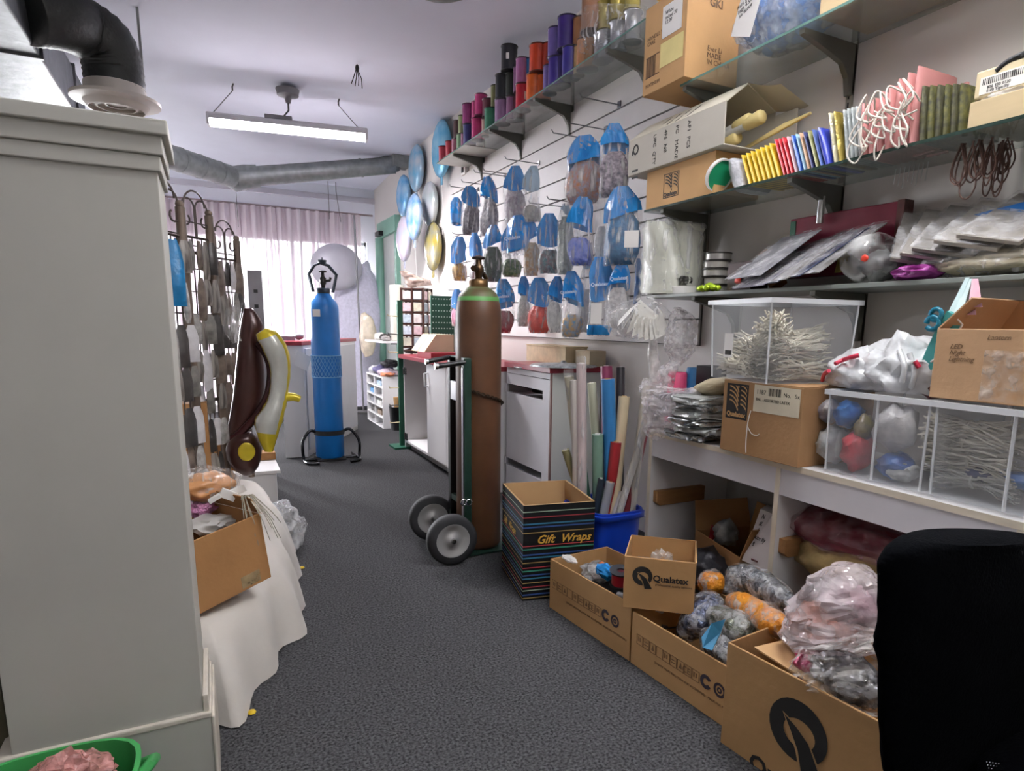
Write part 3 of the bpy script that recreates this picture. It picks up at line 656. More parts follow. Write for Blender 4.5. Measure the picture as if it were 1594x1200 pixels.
for s in (-1, 1):
    x = s * .235
    obj('side_hoop', MB().tube(smooth_path([(s * .115, -.03, zst + .005), (s * .17, -.04, zst + .02), (x * .97, -.06, zst - .05), (x * 1.03, -.09, .14), (x, -.1, .03), (x * .9, -.22, .018), (x * .55, -.26, .016)], 6), .013, 10), P('black chrome', '#26272a', .25, .8), st)
    obj('floor_bar', MB().tube([(x * .98, -.11, .016), (x * .9, .12, .016)], .012, 8), P('black chrome', ''), st)
obj('cross_bar', MB().tube([(-.22, -.06, .018), (.22, -.06, .018)], .012, 8), P('black chrome', ''), st)
obj('foot_plate', MB().bb((-.12, -.12, .004), (.12, .12, .018)), M_blackm, st)

# things before the window at the right: tulle, round balloon, pole with a cream bag
dcx = W(524, 416, Y=8.9)
single('round_balloon', MB().blob(dcx, (.33, .1, .3), 4, .02), P('grey pearl foil', '#b6b4be', .4, .1, var=.05), 'large pale grey round foil balloon hanging before the curtain above the blue tank', 'foil balloon', dcx - V((0, 0, .3)))
tl = MB(); pillow(tl, interp([((520, 440), (572, 405)), ((522, 480), (586, 440)), ((527, 520), (592, 480)), ((535, 560), (592, 540)), ((550, 600), (592, 590)), ((555, 632), (592, 625))], 4), 9.15, .16, n=24, wr=.1)
single('tulle_bundle', tl, P('lilac white tulle', '#d6d4e6', .8, var=.1, vs=30, bump=.8, bs=24), 'bluish white quilted tulle bundle standing in the window corner', 'tulle', W(572, 632, Y=9.15))
b0 = V((W(566, 640, Y=8.75).x, 8.75, 0)); b0.z = .0
t0 = W(551, 335, Y=8.75)
pg = thing('pole_stand', 'thin grey pole on a small foot with a cream bag tied to it', 'pole', b0)
obj('pole', MB().tube([b0 + V((0, 0, .01)), t0], .013, 8), P('pole metal', '#8c8c90', .35, .7), pg, world=True); obj('foot', MB().lathe([(.13, 0), (.13, .015), (.02, .03)], b0, 20), M_darkmetal, pg, world=True)
cg = MB(); pillow(cg, interp([((562, 488), (568, 486)), ((561, 500), (580, 496)), ((560, 525), (586, 518)), ((563, 545), (584, 540)), ((568, 556), (580, 552))], 4), 8.62, .11, wr=.15)
single('cream_plastic_bag', cg, film('cream bag plastic', '#e6d9c2', .8, .3, 12, .7, .2), 'cream plastic bag tied halfway up the thin grey pole', 'plastic bag', W(573, 556, Y=8.62))

# cube organiser with clutter on it, black bin, white shelf, green stand
q0, q1 = W(578, 652, Z=0), W(605, 667, Z=0); x = 1.72
yo0, yo1, ho = q1.y, q0.y, .6
og = thing('pigeonhole_unit', 'low white pigeonhole unit with ten compartments near the window', 'shelf unit', (x, (yo0 + yo1) / 2, 0))
k = MB(); hy = (yo1 - yo0) / 2
obj('side', MB().bb((0, -hy, 0), (.3, -hy + .02, ho)), M_white, og); obj('side', MB().bb((0, hy - .02, 0), (.3, hy, ho)), M_white, og); obj('divider', MB().bb((0, -.01, .02), (.3, .01, ho - .02)), M_white, og)
obj('back_panel', MB().bb((.29, -hy + .02, 0), (.3, hy - .02, ho)), M_white, og)
for i in range(6): obj('shelf_board', MB().bb((.001, -hy + .02, (ho - .018) * i / 5), (.29, hy - .02, (ho - .018) * i / 5 + .016)), M_white, og)
fills = [('blue', '#2c7fb0', .2, 3), ('grey', '#7d7f84', .2, 2), ('pale blue', '#9db4cc', -.15, 4), ('dark', '#4a4540', .2, 1), ('white', '#d4d2cc', -.15, 2), ('brown', '#7c6650', -.15, 1)]
for nm, hx, yy, lv_ in fills:
    z = (ho - .018) * lv_ / 5 + .017
    single('stored_packet', MB().bb((x + .02, (yo0 + yo1) / 2 + yy - .1, z), (x + .24, (yo0 + yo1) / 2 + yy + .1, z + .055)), P(nm + ' stored packet', hx, .5, var=.3, vs=30), '%s packet in the %s row of the %s column of the pigeonhole unit' % (nm, ('bottom', 'fourth', 'third', 'second', 'top')[lv_], 'far' if yy > 0 else 'near'), 'packet', (x + .13, (yo0 + yo1) / 2 + yy, z), bevel=.008)
yc_ = (yo0 + yo1) / 2
for nm, hx, dx_, yy, r3, lb in (('folded_cloth', '#b9a7b4', .12, -.2, (.12, .2, .045), 'pinkish folded fabric heaped on the near end of the pigeonhole unit'), ('fabric_heap', '#5f5a80', .14, .12, (.12, .16, .06), 'purple fabric heap on the pigeonhole unit'),
                                ('dark_bundle', '#25242a', .18, -.05, (.1, .16, .05), 'black fabric bundle on top of the heap on the pigeonhole unit'), ('white_bundle', '#d9d6da', .1, .28, (.1, .1, .05), 'white crumpled packet on the far end of the pigeonhole unit'), ('orange_packet', '#c9805c', .08, -.33, (.08, .1, .03), 'orange-pink packet on the near front corner of the pigeonhole unit')):
    zz = ho + r3[2] * .8 + (.09 if nm == 'dark_bundle' else 0)
    single(nm, MB().blob((x + dx_, yc_ + yy, zz), r3, 3, .3, 2.2, len(nm), flat=r3[2] * .8), P(nm, hx, .7, var=.35, vs=14, bump=.5), lb, 'fabric' if 'packet' not in lb else 'packet', (x + dx_, yc_ + yy, ho))
bq = W(620, 671, Z=0)
bb_ = thing('black_bin', 'black plastic bin with cardboard tubes beside the pigeonhole unit', 'bin', (bq.x + .05, bq.y + .12, 0))
obj('bowl', tub(MB(), .11, .11, .27, .88), M_blackm, bb_)
single('paper_tube', MB().tube([(bq.x + .03, bq.y + .1, .02), (bq.x + .0, bq.y + .08, .38)], .028, 12), M_card, 'brown cardboard tube standing in the black bin', 'tube', (bq.x + .03, bq.y + .1, .02))
zsf = W(606, 530, Y=7.5)[2]
ws_ = thing('wall_shelf', 'narrow white shelf on the right wall before the green door post', 'shelf', (2.0, 7.5, zsf))
obj('board', MB().bb((-.32, -.45, -.02), (.25, .45, 0)), M_white, ws_, bevel=.002)
for y in (-.35, .35): obj('bracket', MB().bb((-.2, y, -.035), (.25, y + .02, -.02)).bb((.22, y, -.25), (.25, y + .02, -.02)), M_darkmetal, ws_)
a = W(613, 523, Y=7.45)
single('white_roll', MB().lathe([(.075, 0), (.08, .01), (.08, .62), (.075, .63), (.03, .63), (.03, .6)], (1.93, 7.35, zsf + .001), 20), P('cream paper roll', '#c4c0b4', .7, var=.06), 'tall cream paper roll standing on the narrow white shelf', 'paper roll', (1.93, 7.35, zsf))
for nm, hx, dx_, yy, r3, lb in (('white_puff', '#d6d2cc', -.2, .15, (.07, .08, .05), 'crumpled white packet on the far end of the narrow white shelf'), ('dark_lump', '#2a2320', -.2, -.08, (.06, .08, .045), 'dark brown packet on the narrow white shelf'), ('grey_lump', '#8f8b88', -.24, -.28, (.05, .07, .035), 'small grey packet on the near end of the narrow white shelf')):
    single(nm, MB().blob((2.0 + dx_, 7.5 + yy, zsf + r3[2] * .8), r3, 3, .3, 2.2, len(nm), flat=r3[2] * .8), P(nm, hx, .7, var=.3, vs=14), lb, 'packet', (2.0 + dx_, 7.5 + yy, zsf))
M_dg = P('dark green metal', '#1f5a44', .45, .2, var=.1)
gs = thing('green_wire_stand', 'narrow dark green metal display stand with peg hooks at the end of the counter', 'display stand', (1.6, 6.1, 0))
obj('panel', MB().bb((.0, -.02, .02), (.05, .02, 1.42)), M_dg, gs, bevel=.003); obj('foot', MB().bb((-.08, -.12, 0), (.16, .12, .02)), M_dg, gs)
for i in range(7): obj('peg', MB().tube([(.02, 0, .25 + .17 * i), (-.1, -.05, .255 + .17 * i), (-.105, -.05, .27 + .17 * i)], .005, 5), M_darkmetal if i % 2 else P('cream peg', '#d6c9a0', .5), gs)

# ------------------------------------------------------------------ open-bay counter along the right wall
HC = .915
fx0 = 1.63
oc = thing('display_counter', 'long white counter with a red top, an open bay and a white door', 'counter', (fx0, 5.2, 0))
yA, yB_ = 6.02, 4.12
Yd = lambda px: Yat(px, fx0, .45)
yb1, yd1 = Yd(668), Yd(698)
obj('worktop', MB().bb((fx0 - .04, yB_, HC - .035), (2.23, yA + .04, HC)), M_red, oc, world=True, bevel=.003)
obj('side', MB().bb((fx0, yA - .02, .0), (2.2, yA, HC - .035)), M_white, oc, world=True); obj('side', MB().bb((fx0, yB_, .0), (2.2, yB_ + .02, HC - .035)), M_white, oc, world=True)
obj('divider', MB().bb((fx0 + .02, yb1 - .01, .08), (2.2, yb1 + .01, HC - .035)), M_white, oc, world=True)
obj('back_panel', MB().bb((2.18, yB_ + .02, .08), (2.2, yA - .02, HC - .035)), P('grey interior', '#a9a6a6', .6), oc, world=True)
obj('bottom_board', MB().bb((fx0, yB_ + .02, .07), (2.18, yA - .02, .09)), M_white, oc, world=True); obj('kick_board', MB().bb((fx0 + .05, yB_ + .02, 0), (fx0 + .07, yA - .02, .07)), P('grey kick board', '#8f8f90', .6), oc, world=True)
for a, b in ((yd1, yb1 - .004), (yB_ + .02, yd1 - .006)):
    d = obj('door', MB().bb((fx0 - .02, a, .09), (fx0 - .002, b, HC - .045)), M_white, oc, world=True, bevel=.003)
    if a == yd1:
        hy_ = b - .05; obj('handle', MB().tube([(fx0 - .02, hy_, .8), (fx0 - .055, hy_, .795), (fx0 - .055, hy_, .69), (fx0 - .02, hy_, .685)], .008, 8), M_white, d, world=True)
M_hinge = P('black iron hinge', '#1b1a1a', .5, .4)
for z in (.13, .76):
    hb = MB()
    for sg in (-1, 1):
        for dz in (-.022, 0, .022): hb.blob((fx0 - .006, yA - .06 + sg * .03, z + dz * (1 if sg > 0 else 1)), (.008, .022, .014), 2, 0)
    obj('hinge', hb, M_hinge, oc, world=True)
for i in range(3):
    single('stored_box', MB().bb((1.78, 5.45 - .02 * i, .091 + .085 * i), (1.98, 5.75 - .02 * i, .174 + .085 * i)), P('tan packet', '#b3a68f', .6, var=.3, vs=20), '%s tan packet of the stack inside the open bay of the counter' % ('lowest', 'middle', 'topmost')[i], 'packet', (1.88, 5.6, .091 + .085 * i), 'packets in the open counter bay', bevel=.004)

# card spinner
spx = V((1.86, Yat(650, 1.86, HC), HC))
M_brown = P('dark brown plastic', '#43241a', .45, var=.12)
sp_ = thing('card_spinner', 'dark brown card spinner with five tiers of pale booklets on the red counter', 'display rack', spx, .9)
zsp = W(650, 449, Y=spx.y)[2] - HC; sw = .115
obj('base', MB().lathe([(.12, 0), (.14, .012), (.14, .03), (.05, .05)], (0, 0, 0), 24), M_brown, sp_)
for i in range(6): obj('tray', MB().bb((-sw, -sw, .05 + (zsp - .07) * i / 5), (sw, sw, .07 + (zsp - .07) * i / 5)), M_brown, sp_, bevel=.003)
for a in (-1, 0, 1):
    for b in (-1, 0, 1):
        if a or b: obj('upright', MB().bb((a * sw - .008, b * sw - .008, .05), (a * sw + .008, b * sw + .008, zsp)), M_brown, sp_)
cm_ = [P('booklet cover %d' % i, h, .5, var=.25, vs=30) for i, h in enumerate(('#d8ccc8', '#c9d0da', '#d6b8bc', '#cfc7b2', '#b9c6cf'))]
for i in range(5):
    for s in range(4):
        for c in (-1, 1):
            z = .07 + (zsp - .07) * i / 5; b = MB().bb((c * .055 - .042, -sw - .004, z + .003), (c * .055 + .042, -sw + .04, z + (zsp - .07) / 5 * .72)); R = RZ(s * PI / 2); b.v = [R @ q for q in b.v]
            obj('booklet', b, cm_[(i * 3 + s + (c > 0)) % 5], sp_)
bgp = MB(); pillow(bgp, interp([((622, 422), (634, 422)), ((628, 432), (650, 430)), ((632, 440), (668, 436)), ((636, 448), (672, 444))], 4), spx.y, .1, wr=.2)
single('pinkish_plastic_bag', bgp, film('dusty pink film', '#cdb6a8', .6, .2, 20, .9, .3), 'crumpled pinkish plastic bag lying on top of the card spinner', 'plastic bag', W(652, 448, Y=spx.y))
# green pegboard with white buttons
pgY = 6.0; gb0, gb1 = W(670, 460, Y=pgY), W(707, 532, Y=pgY)
gb = thing('button_board', 'dark green board with rows of small white buttons beside the card spinner', 'display board', ((gb0.x + gb1.x) / 2, pgY, HC))
obj('board', MB().bb((gb0.x, pgY - .01, HC), (gb1.x, pgY + .01, gb0.z)), P('dark green card', '#0d4a38', .6, var=.08), gb, world=True)
dm = MB()
for i in range(9):
    for j in range(8): dm.lathe([(.006, 0), (.006, .004)], (0, 0, 0), 6, M=Matrix.Translation((gb0.x + (gb1.x - gb0.x) * (j + .7) / 8.4, pgY - .012, gb0.z - .03 - (gb0.z - HC) * .9 * i / 9)) @ Matrix.Rotation(PI / 2, 4, 'X'))
o = obj('button', dm, P('white button', '#bcd6cc', .5), gb, world=True); o['kind'] = 'stuff'
# brochure box and wooden trays on the counter
lb0 = V((1.74, 5.35, HC))
lbx = thing('brochure_box', 'slanted cream brochure box with a red base on the red counter', 'box', lb0)
obj('base', MB().bb((-.11, -.2, 0), (.16, .2, .05)), M_red, lbx, bevel=.003)
wdg = MB()
for y0_, y1_ in ((-.2, -.005), (.005, .2)):
    wdg = MB().prism([(-.11, .05), (.16, .05), (.16, .2), (.0, .2)], (0, y1_, 0), (1, 0, 0), (0, 0, 1), -(y1_ - y0_) if False else (y1_ - y0_)); obj('tray', wdg, P('cream card', '#c9b99a', .6, var=.08), lbx, bevel=.002)

# ------------------------------------------------------------------ near cabinet
cx0, cy0, cy1, HN = 1.752, 3.255, 4.08, .955
corner = W(858, 577, Z=HN - .02)
cx0, cy0 = corner.x, corner.y
M_lav = P('grey laminate', '#c6c4c8', .42, var=.03)
cb_ = thing('drawer_cabinet', 'white cabinet with a red top, a drawer and a front panel with two long slots', 'cabinet', (cx0, cy0, 0))
obj('worktop', MB().bb((cx0 - .02, cy0 - .02, HN - .035), (2.23, cy1, HN)), M_red, cb_, world=True, bevel=.003)
obj('side', MB().bb((cx0 + .012, cy0, 0), (2.2, cy0 + .02, HN - .035)), P('mint white laminate', '#d5d9d3', .4, var=.02), cb_, world=True, bevel=.001)
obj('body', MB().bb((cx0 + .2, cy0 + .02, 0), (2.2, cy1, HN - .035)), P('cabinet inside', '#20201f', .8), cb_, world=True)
fz = lambda py, px: W(px, py, X=cx0)[2]
yc0, yc1 = cy0 + .012, cy1
dz = W(857, 592, X=cx0)[2]
obj('front_edge', MB().bb((cx0 - .001, cy0, 0), (cx0 + .012, cy0 + .012, HN - .035)), P('brown edge band', '#7d625c', .5), cb_, world=True)
d = obj('drawer', MB().bb((cx0, yc0 + .003, dz + .004), (cx0 + .018, yc1, HN - .04)), M_lav, cb_, world=True, bevel=.002)
hyy = Yat(811, cx0, dz + .06); obj('handle', MB().tube([(cx0, hyy - .055, dz + .05), (cx0 - .025, hyy - .05, dz + .05), (cx0 - .025, hyy + .05, dz + .05), (cx0, hyy + .055, dz + .05)], .007, 8), M_chrome, d, world=True)
# front panel made of strips around the two slots
s1a, s1b = Yat(786, cx0, .8), Yat(845, cx0, .8)
t1, b1_ = W(845, 608, X=cx0)[2], W(845, 623, X=cx0)[2]; t2, b2_ = W(843, 736, X=cx0)[2], W(842, 748, X=cx0)[2]
fp = MB()
for a, b in ((.03, b2_), (t2, b1_), (t1, dz)): fp.bb((cx0, yc0 + .003, a), (cx0 + .018, yc1, b))
for a, b in ((b2_, t2), (b1_, t1)): fp.bb((cx0, yc0 + .003, a), (cx0 + .018, s1b, b)).bb((cx0, s1a, a), (cx0 + .018, yc1, b))
obj('front_panel', fp, M_lav, cb_, world=True)
for a, b in ((b2_, t2), (b1_, t1)): obj('slot_lining', MB().bb((cx0 + .02, s1b - .02, a - .02), (cx0 + .19, s1a + .02, a - .005)).bb((cx0 + .02, s1a, a - .02), (cx0 + .19, s1a + .02, b + .02)), M_lav, cb_, world=True)
for nm, ya, yb2, xx, zt_, lb in (('wooden_tray', 3.62, 4.2, 2.05, .11, 'pale wooden tray against the wall on the drawer cabinet'), ('cream_box', 3.4, 3.58, 2.1, .1, 'small cream box beside the wooden tray on the drawer cabinet')):
    if nm == 'cream_box': single(nm, MB().bb((xx, ya, HN), (2.22, yb2, HN + zt_)), P('beige card', '#b5a68a', .7), lb, 'box', (xx, ya, HN), bevel=.003)
    else:
        r = thing(nm, lb, 'tray', (xx, (ya + yb2) / 2, HN)); l2 = (yb2 - ya) / 2; mw = P('pale wood', '#d6c39c', .6, var=.1, vs=4, stretch=(1, 6, 6))
        obj('side', MB().bb((-.0, -l2, 0), (.015, l2, zt_)).bb((.15, -l2, 0), (.165, l2, zt_)).bb((.015, -l2, 0), (.15, -l2 + .015, zt_)).bb((.015, l2 - .015, 0), (.15, l2, zt_)), mw, r, bevel=.002)
        obj('base', MB().bb((.015, -l2 + .015, 0), (.15, l2 - .015, .012)), mw, r); obj('rim_strip', MB().bb((-.004, -l2, zt_), (.17, l2, zt_ + .008)), P('pale wood', ''), r)
dp = MB(); q = W(915, 553, Z=HN)
dp.lathe([(.0, .004), (.2, .004), (.215, .0), (.215, .004), (.2, .012), (.05, .018), (.02, .024), (.012, .035), (.0, .036)], (1.98, 3.52, HN), 28)
single('printed_disc', dp, P('speckled silver plastic', '#9fa3a6', .35, .2, var=.6, vs=45), 'speckled silver plastic dish on the red top of the drawer cabinet', 'dish', (1.98, 3.52, HN))

# ------------------------------------------------------------------ brown gas tank on its hand truck
T = V((1.248, 3.13, 0))
kt = thing('gas_tank', 'tall brown gas tank with a green shoulder strapped to a hand truck', 'gas tank', (T.x, T.y, 0))
M_tank = P('brown tank paint', '#51341f', .42, var=.22, vs=7, bump=.06, bs=40)
zz = lambda py: W(743, py, Y=T.y)[2]
r = .1195; zs1, zs2, zs3 = zz(492), zz(462), zz(447)
prof = [(r * .92, .012), (r, .03), (r, zs1), (r * .985, zs1 + .03), (r * .94, zs1 + .055), (r * .86, zs2)]
obj('cylinder', MB().lathe(prof, (0, 0, 0), 40), M_tank, kt)
M_green = P('green shoulder paint', '#54663c', .45, vs=20, col2='#5a4a30')
obj('shoulder', MB().lathe([(r * .86 + .001, zs2 - .001), (r * .8, zs2 + .015), (r * .62, zs2 + .035), (r * .45, zs3)], (0, 0, 0), 36), M_green, kt)
obj('green_band', MB().lathe([(r * .905, zs2 - .022), (r * .89, zs2 - .006), (r * .8, zs2 + .012), (r * .78, zs2 + .006)], (0, 0, 0), 36, caps=False), P('worn bright green', '#5a9c50', .5), kt)
obj('neck_ring', MB().lathe([(.046, zs3 - .012), (.05, zs3), (.05, zs3 + .03), (.04, zs3 + .04)], (0, 0, 0), 24), P('old brass', '#6d5332', .4, .7, var=.2), kt)
M_val = P('old brass valve', '#4d3a26', .4, .8, var=.2)
zv = zs3 + .04
vb = MB().lathe([(.02, zv - .01), (.02, zv + .03), (.028, zv + .04), (.026, zv + .065), (.015, zv + .075), (.015, zv + .1)], (0, 0, 0), 16).tube([(0, 0, zv + .05), (-.045, -.04, zv + .05)], .014, 10).tube([(0, 0, zv + .045), (.04, .03, zv + .03), (.06, .04, zv + .005)], .012, 8)
obj('valve', vb, M_val, kt)
hw_ = MB().tube([(.03 * math.cos(a * PI / 4), .03 * math.sin(a * PI / 4), zv + .105) for a in range(8)], .007, 6, closed=True).lathe([(.008, zv + .095), (.03, zv + .1), (.03, zv + .11), (.008, zv + .118)], (0, 0, 0), 8)
obj('hand_wheel', hw_, P('dark wheel metal', '#2f2a24', .5, .5), kt)
# hand truck: two upright rails, handles, wheels
ht = thing('hand_truck', 'green steel hand truck with two handles and grey-hubbed wheels holding the brown tank', 'hand truck', (1.07, 3.2, 0))
M_tg = P('dark green truck paint', '#173228', .4, .2, var=.15)
zt1 = W(728, 557, Y=3.02)[2]; zb1 = W(728, 800, Y=3.02)[2]
xr = W(728, 700, Y=3.0)[0]; xr2 = W(704, 700, Y=3.28)[0]
obj('rail', MB().bb((xr - .022, 2.99, .1), (xr + .018, 3.03, zt1)), M_tg, ht, world=True, bevel=.003)
obj('rail', MB().bb((xr2 - .018, 3.26, .1), (xr2 + .022, 3.3, zt1)), P('black truck paint', '#17181a', .4, .2), ht, world=True, bevel=.003)
obj('plate', MB().box(((xr + xr2) / 2, 3.14, W(708, 610, Y=3.14)[2]), (.015, .26, .1)), P('silver plate', '#b9b9bd', .35, .5), ht, world=True, bevel=.002)
for z in (.25, 1.0, zt1 - .03): obj('cross_bar', MB().bb((min(xr, xr2), 3.03, z), (max(xr, xr2) + .01, 3.26, z + .03)), M_tg, ht, world=True)
obj('edge_strip', MB().bb((xr2 + .03, 3.05, .12), (xr2 + .036, 3.07, zt1 - .03)).bb((xr - .026, 3.0, .12), (xr - .023, 3.02, zt1 - .05)), P('pale worn steel', '#a7a2ac', .3, .7), ht, world=True)
for a, b in (((724, 564), (679, 570)), ((700, 556), (664, 563))):
    y = 3.0 if a[0] == 724 else 3.28; p, q = W(a[0], a[1], Y=y), W(b[0], b[1], Y=y)
    g_ = obj('handle', MB().tube([p, q], .013, 10), M_blackm, ht, world=True); obj('end_cap', MB().lathe([(.016, -.008), (.016, .008)], q, 12, M=Matrix.Rotation(PI / 2, 3, 'Y')), M_chrome, g_, world=True)
def wheel(c, R, yaw, par):
    M = RZ(yaw) @ Matrix.Rotation(PI / 2, 3, 'Y')
    w_ = obj('wheel', MB().lathe([(R * .64, -.03), (R * .9, -.034), (R, -.022), (R, .022), (R * .9, .034), (R * .64, .03)], c, 36, M=M, caps=False), P('black rubber', '#17171a', .7, var=.15), par, world=True)
    obj('hub', MB().lathe([(.004, -.03), (.02, -.03), (.03, -.022), (R * .45, -.012), (R * .6, -.03), (R * .68, -.031), (R * .68, .031), (R * .6, .03), (R * .45, .012), (.03, .022), (.004, .03)], c, 32, M=M), P('grey hub', '#a9a8a6', .45, .4, var=.05), w_, world=True)
    obj('axle_cap', MB().lathe([(.0, -.045), (.012, -.043), (.014, -.03)], c, 14, M=M).lathe([(.014, .03), (.012, .043), (0, .045)], c, 14, M=M), M_chrome, w_, world=True)
# the wheels face the camera: the axle runs roughly towards it
c1 = W(703, 826, Y=2.93); Rw = .128; c1.z = Rw + .002
c2 = W(672, 797, Y=3.33); c2.z = Rw + .002
ax = (c2 - c1).normalized(); yaw = math.atan2(ax.y, ax.x)
wheel(c1, Rw, yaw, ht); wheel(c2, Rw, yaw, ht)
obj('axle', MB().tube([c1, c2], .012, 10), M_darkmetal, ht, world=True)
obj('toe_plate', MB().bb((T.x - .16, T.y - .15, .004), (T.x + .14, T.y + .15, .012)), M_tg, ht, world=True)
obj('axle_bracket', MB().bb((xr - .02, 2.99, .08), (xr + .02, 3.03, .18)).bb((xr2 - .02, 3.26, .08), (xr2 + .02, 3.3, .18)), M_tg, ht, world=True)
cz1, cz2 = W(728, 603, Y=3.0)[2], W(775, 630, Y=3.1)[2]
ch = MB(); a0, a1 = math.radians(205), math.radians(355); n = 26
def chp(t): a = a0 + (a1 - a0) * t; return V((T.x + (r + .008) * math.cos(a), T.y + (r + .008) * math.sin(a), cz1 + (cz2 - cz1) * t))
for i in range(n):
    p, q = chp(i / n), chp((i + 1) / n); mid = (p + q) / 2; t_ = (q - p).normalized(); up = V((0, 0, 1)) if i % 2 else (mid - V((T.x, T.y, mid.z))).normalized()
    ch.tube([mid + t_ * .012 * math.cos(k * PI / 3) + up * .0065 * math.sin(k * PI / 3) for k in range(6)], .0028, 5, closed=True)
obj('chain', ch, P('rusty chain', '#3d2f22', .5, .6), ht, world=True)
obj('ring', MB().tube(arc(W(722, 782, Y=2.975), .016, 0, 2 * PI * .95, 10), .003, 5).tube(arc(W(730, 782, Y=2.975), .016, 0, 2 * PI * .95, 10), .003, 5), M_chrome, ht, world=True)

# ------------------------------------------------------------------ striped carton
q0 = W(813, 936, Z=0); q1 = W(779, 880, Z=0); d = (q1 - q0); rzs = math.atan2(d.y, d.x)
Ls = d.length * .92; Hs = .438
M_sb = P('black printed card', '#0c0c0e', .7, var=.2, spec=.2)
sb = carton('striped_carton', 'black carton with thin coloured stripes and gold script, standing open on the carpet', q0, rzs - PI / 2, .33, Ls, Hs, M_sb)
# stripes: left face is x=0 (long side), front face is y=0
obj('kraft_lining', MB().bb((.006, .006, .005), (.324, .008, Hs - .0005)).bb((.006, Ls - .008, .005), (.324, Ls - .006, Hs - .0005)).bb((.006, .008, .005), (.008, Ls - .008, Hs - .0005)).bb((.322, .008, .005), (.324, Ls - .008, Hs - .0005)).bb((.006, .006, .005), (.324, Ls - .006, .008)).bb((0, 0, Hs), (.33, .008, Hs + .001)).bb((0, Ls - .008, Hs), (.33, Ls, Hs + .001)).bb((0, 0, Hs), (.008, Ls, Hs + .001)).bb((.322, 0, Hs), (.33, Ls, Hs + .001)), M_card_in, sb)
sc_ = {'gold': '#a68a4e', 'green': '#2f7a63', 'red': '#b0383f', 'blue': '#28477f', 'teal': '#2c6c86', 'pale': '#9fb59c'}
seq = [('pale', .03), ('red', .055), ('teal', .085), ('blue', .1), ('gold', .125), ('red', .185), ('green', .2), ('blue', .225), ('teal', .24), ('gold', .262), ('red', .285), ('green', .3), ('blue', .32), ('teal', .335), ('gold', .355), ('red', .375), ('pale', .39), ('blue', .41), ('gold', .425)]
for nm, dz_ in seq:
    z = Hs - dz_; hgt = .0035 if nm in ('gold', 'red', 'pale') else .006
    obj('stripe', MB().bb((-.0006, -.0006, z - hgt / 2), (.33, 0, z + hgt / 2)).bb((-.0006, 0, z - hgt / 2), (0, Ls, z + hgt / 2)), P('stripe ' + nm, sc_[nm], .45, var=.05), sb)
M_gold = P('gold print', '#c79a3a', .4, var=.1)
txt('Gift  Wraps', .052, M_gold, sb, (.06, -.001, Hs - .175), (1, 0, 0), (0, 0, 1), shear=.35, bold=.001)
txt('Gift  Wraps', .05, M_gold, sb, (-.001, Ls - .03, Hs - .175), (0, -1, 0), (0, 0, 1), shear=.35, bold=.001)

# ------------------------------------------------------------------ blue bin full of rolls
bb0 = V((1.668, 2.53, 0))
bn = thing('blue_bin', 'blue plastic bin packed with tall wrapping rolls beside the striped carton', 'bin', bb0, 0)
bmesh_ = tub(MB(), .135, .17, .35, .9, sq=5, n=36)
obj('bowl', bmesh_, P('royal blue plastic', '#123cb0', .35, var=.06), bn)
def sq_ring(rx, ry, z, sq=5, n=36):
    r = []
    for j in range(n):
        c, k = math.cos(2 * PI * j / n), math.sin(2 * PI * j / n); q = (abs(c) ** sq + abs(k) ** sq) ** (-1 / sq); r.append(V((rx * c * q, ry * k * q, z)))
    return r
obj('rim', MB().rings([sq_ring(.143, .178, .31), sq_ring(.151, .186, .315), sq_ring(.151, .186, .337), sq_ring(.143, .178, .34)], caps=False), P('royal blue plastic', ''), bn)
rolls = [  # top px, bottom px, top depth Y, radius, colour, words
    ((886, 586), (905, 760), 2.83, .024, '#b8b39a', 'cream paper roll, far left of the blue bin, against the white cabinet', 1), ((905, 566), (957, 792), 2.68, .024, '#c4b2b2', 'tall pink-printed clear roll leaning left in the blue bin', 1),
    ((893, 592), (935, 788), 2.72, .018, '#c9c3bd', 'slim pearly roll leaning left in the blue bin', 0), ((921, 596), (930, 760), 2.82, .022, '#bfc0a8', 'pale sage paper roll at the back of the blue bin', 0),
    ((944, 570), (944, 760), 2.86, .03, '#7a3350', 'dark pink roll behind the blue roll in the blue bin', 0), ((946, 590), (955, 778), 2.66, .034, '#2d6fa3', 'thick blue roll with a white label, standing highest in the middle of the bin', 2),
    ((966, 572), (985, 770), 2.8, .022, '#2c2b2f', 'black roll at the back of the blue bin', 0), ((972, 617), (968, 785), 2.6, .027, '#c2b293', 'shiny cream roll with an open core in the blue bin', 2),
    ((898, 662), (912, 770), 2.75, .024, '#35574a', 'dark green roll, low on the left of the blue bin', 0), ((930, 676), (940, 780), 2.66, .028, '#6d8c7c', 'sage green roll in the middle of the blue bin', 0),
    ((959, 688), (962, 790), 2.55, .027, '#8e2127', 'red foil roll with a torn white end in the blue bin', 2), ((880, 700), (888, 770), 2.86, .02, '#8d8a66', 'gold patterned short roll at the far left of the blue bin', 0),
    ((950, 750), (958, 800), 2.52, .022, '#9c9ea2', 'silver short roll with a clear core at the front of the blue bin', 2), ((970, 766), (972, 800), 2.48, .021, '#b6b2b4', 'clear film short roll with pink core in the front of the blue bin', 2),
    ((936, 745), (948, 798), 2.56, .016, '#2a3440', 'dark slim roll with a pale blue cap at the front of the blue bin', 0),
    ((1006, 600), (978, 790), 2.55, .022, '#bdb6a8', 'long clear film roll leaning right in the blue bin', 1), ((1015, 625), (990, 795), 2.46, .018, '#b3aea4', 'slim clear film roll leaning right beside the desk', 1), ((1004, 668), (994, 780), 2.55, .022, '#7a2b33', 'dark red roll low at the right of the blue bin', 0)]
order = sorted(range(len(rolls)), key=lambda i: rolls[i][0][0]); foot = {}
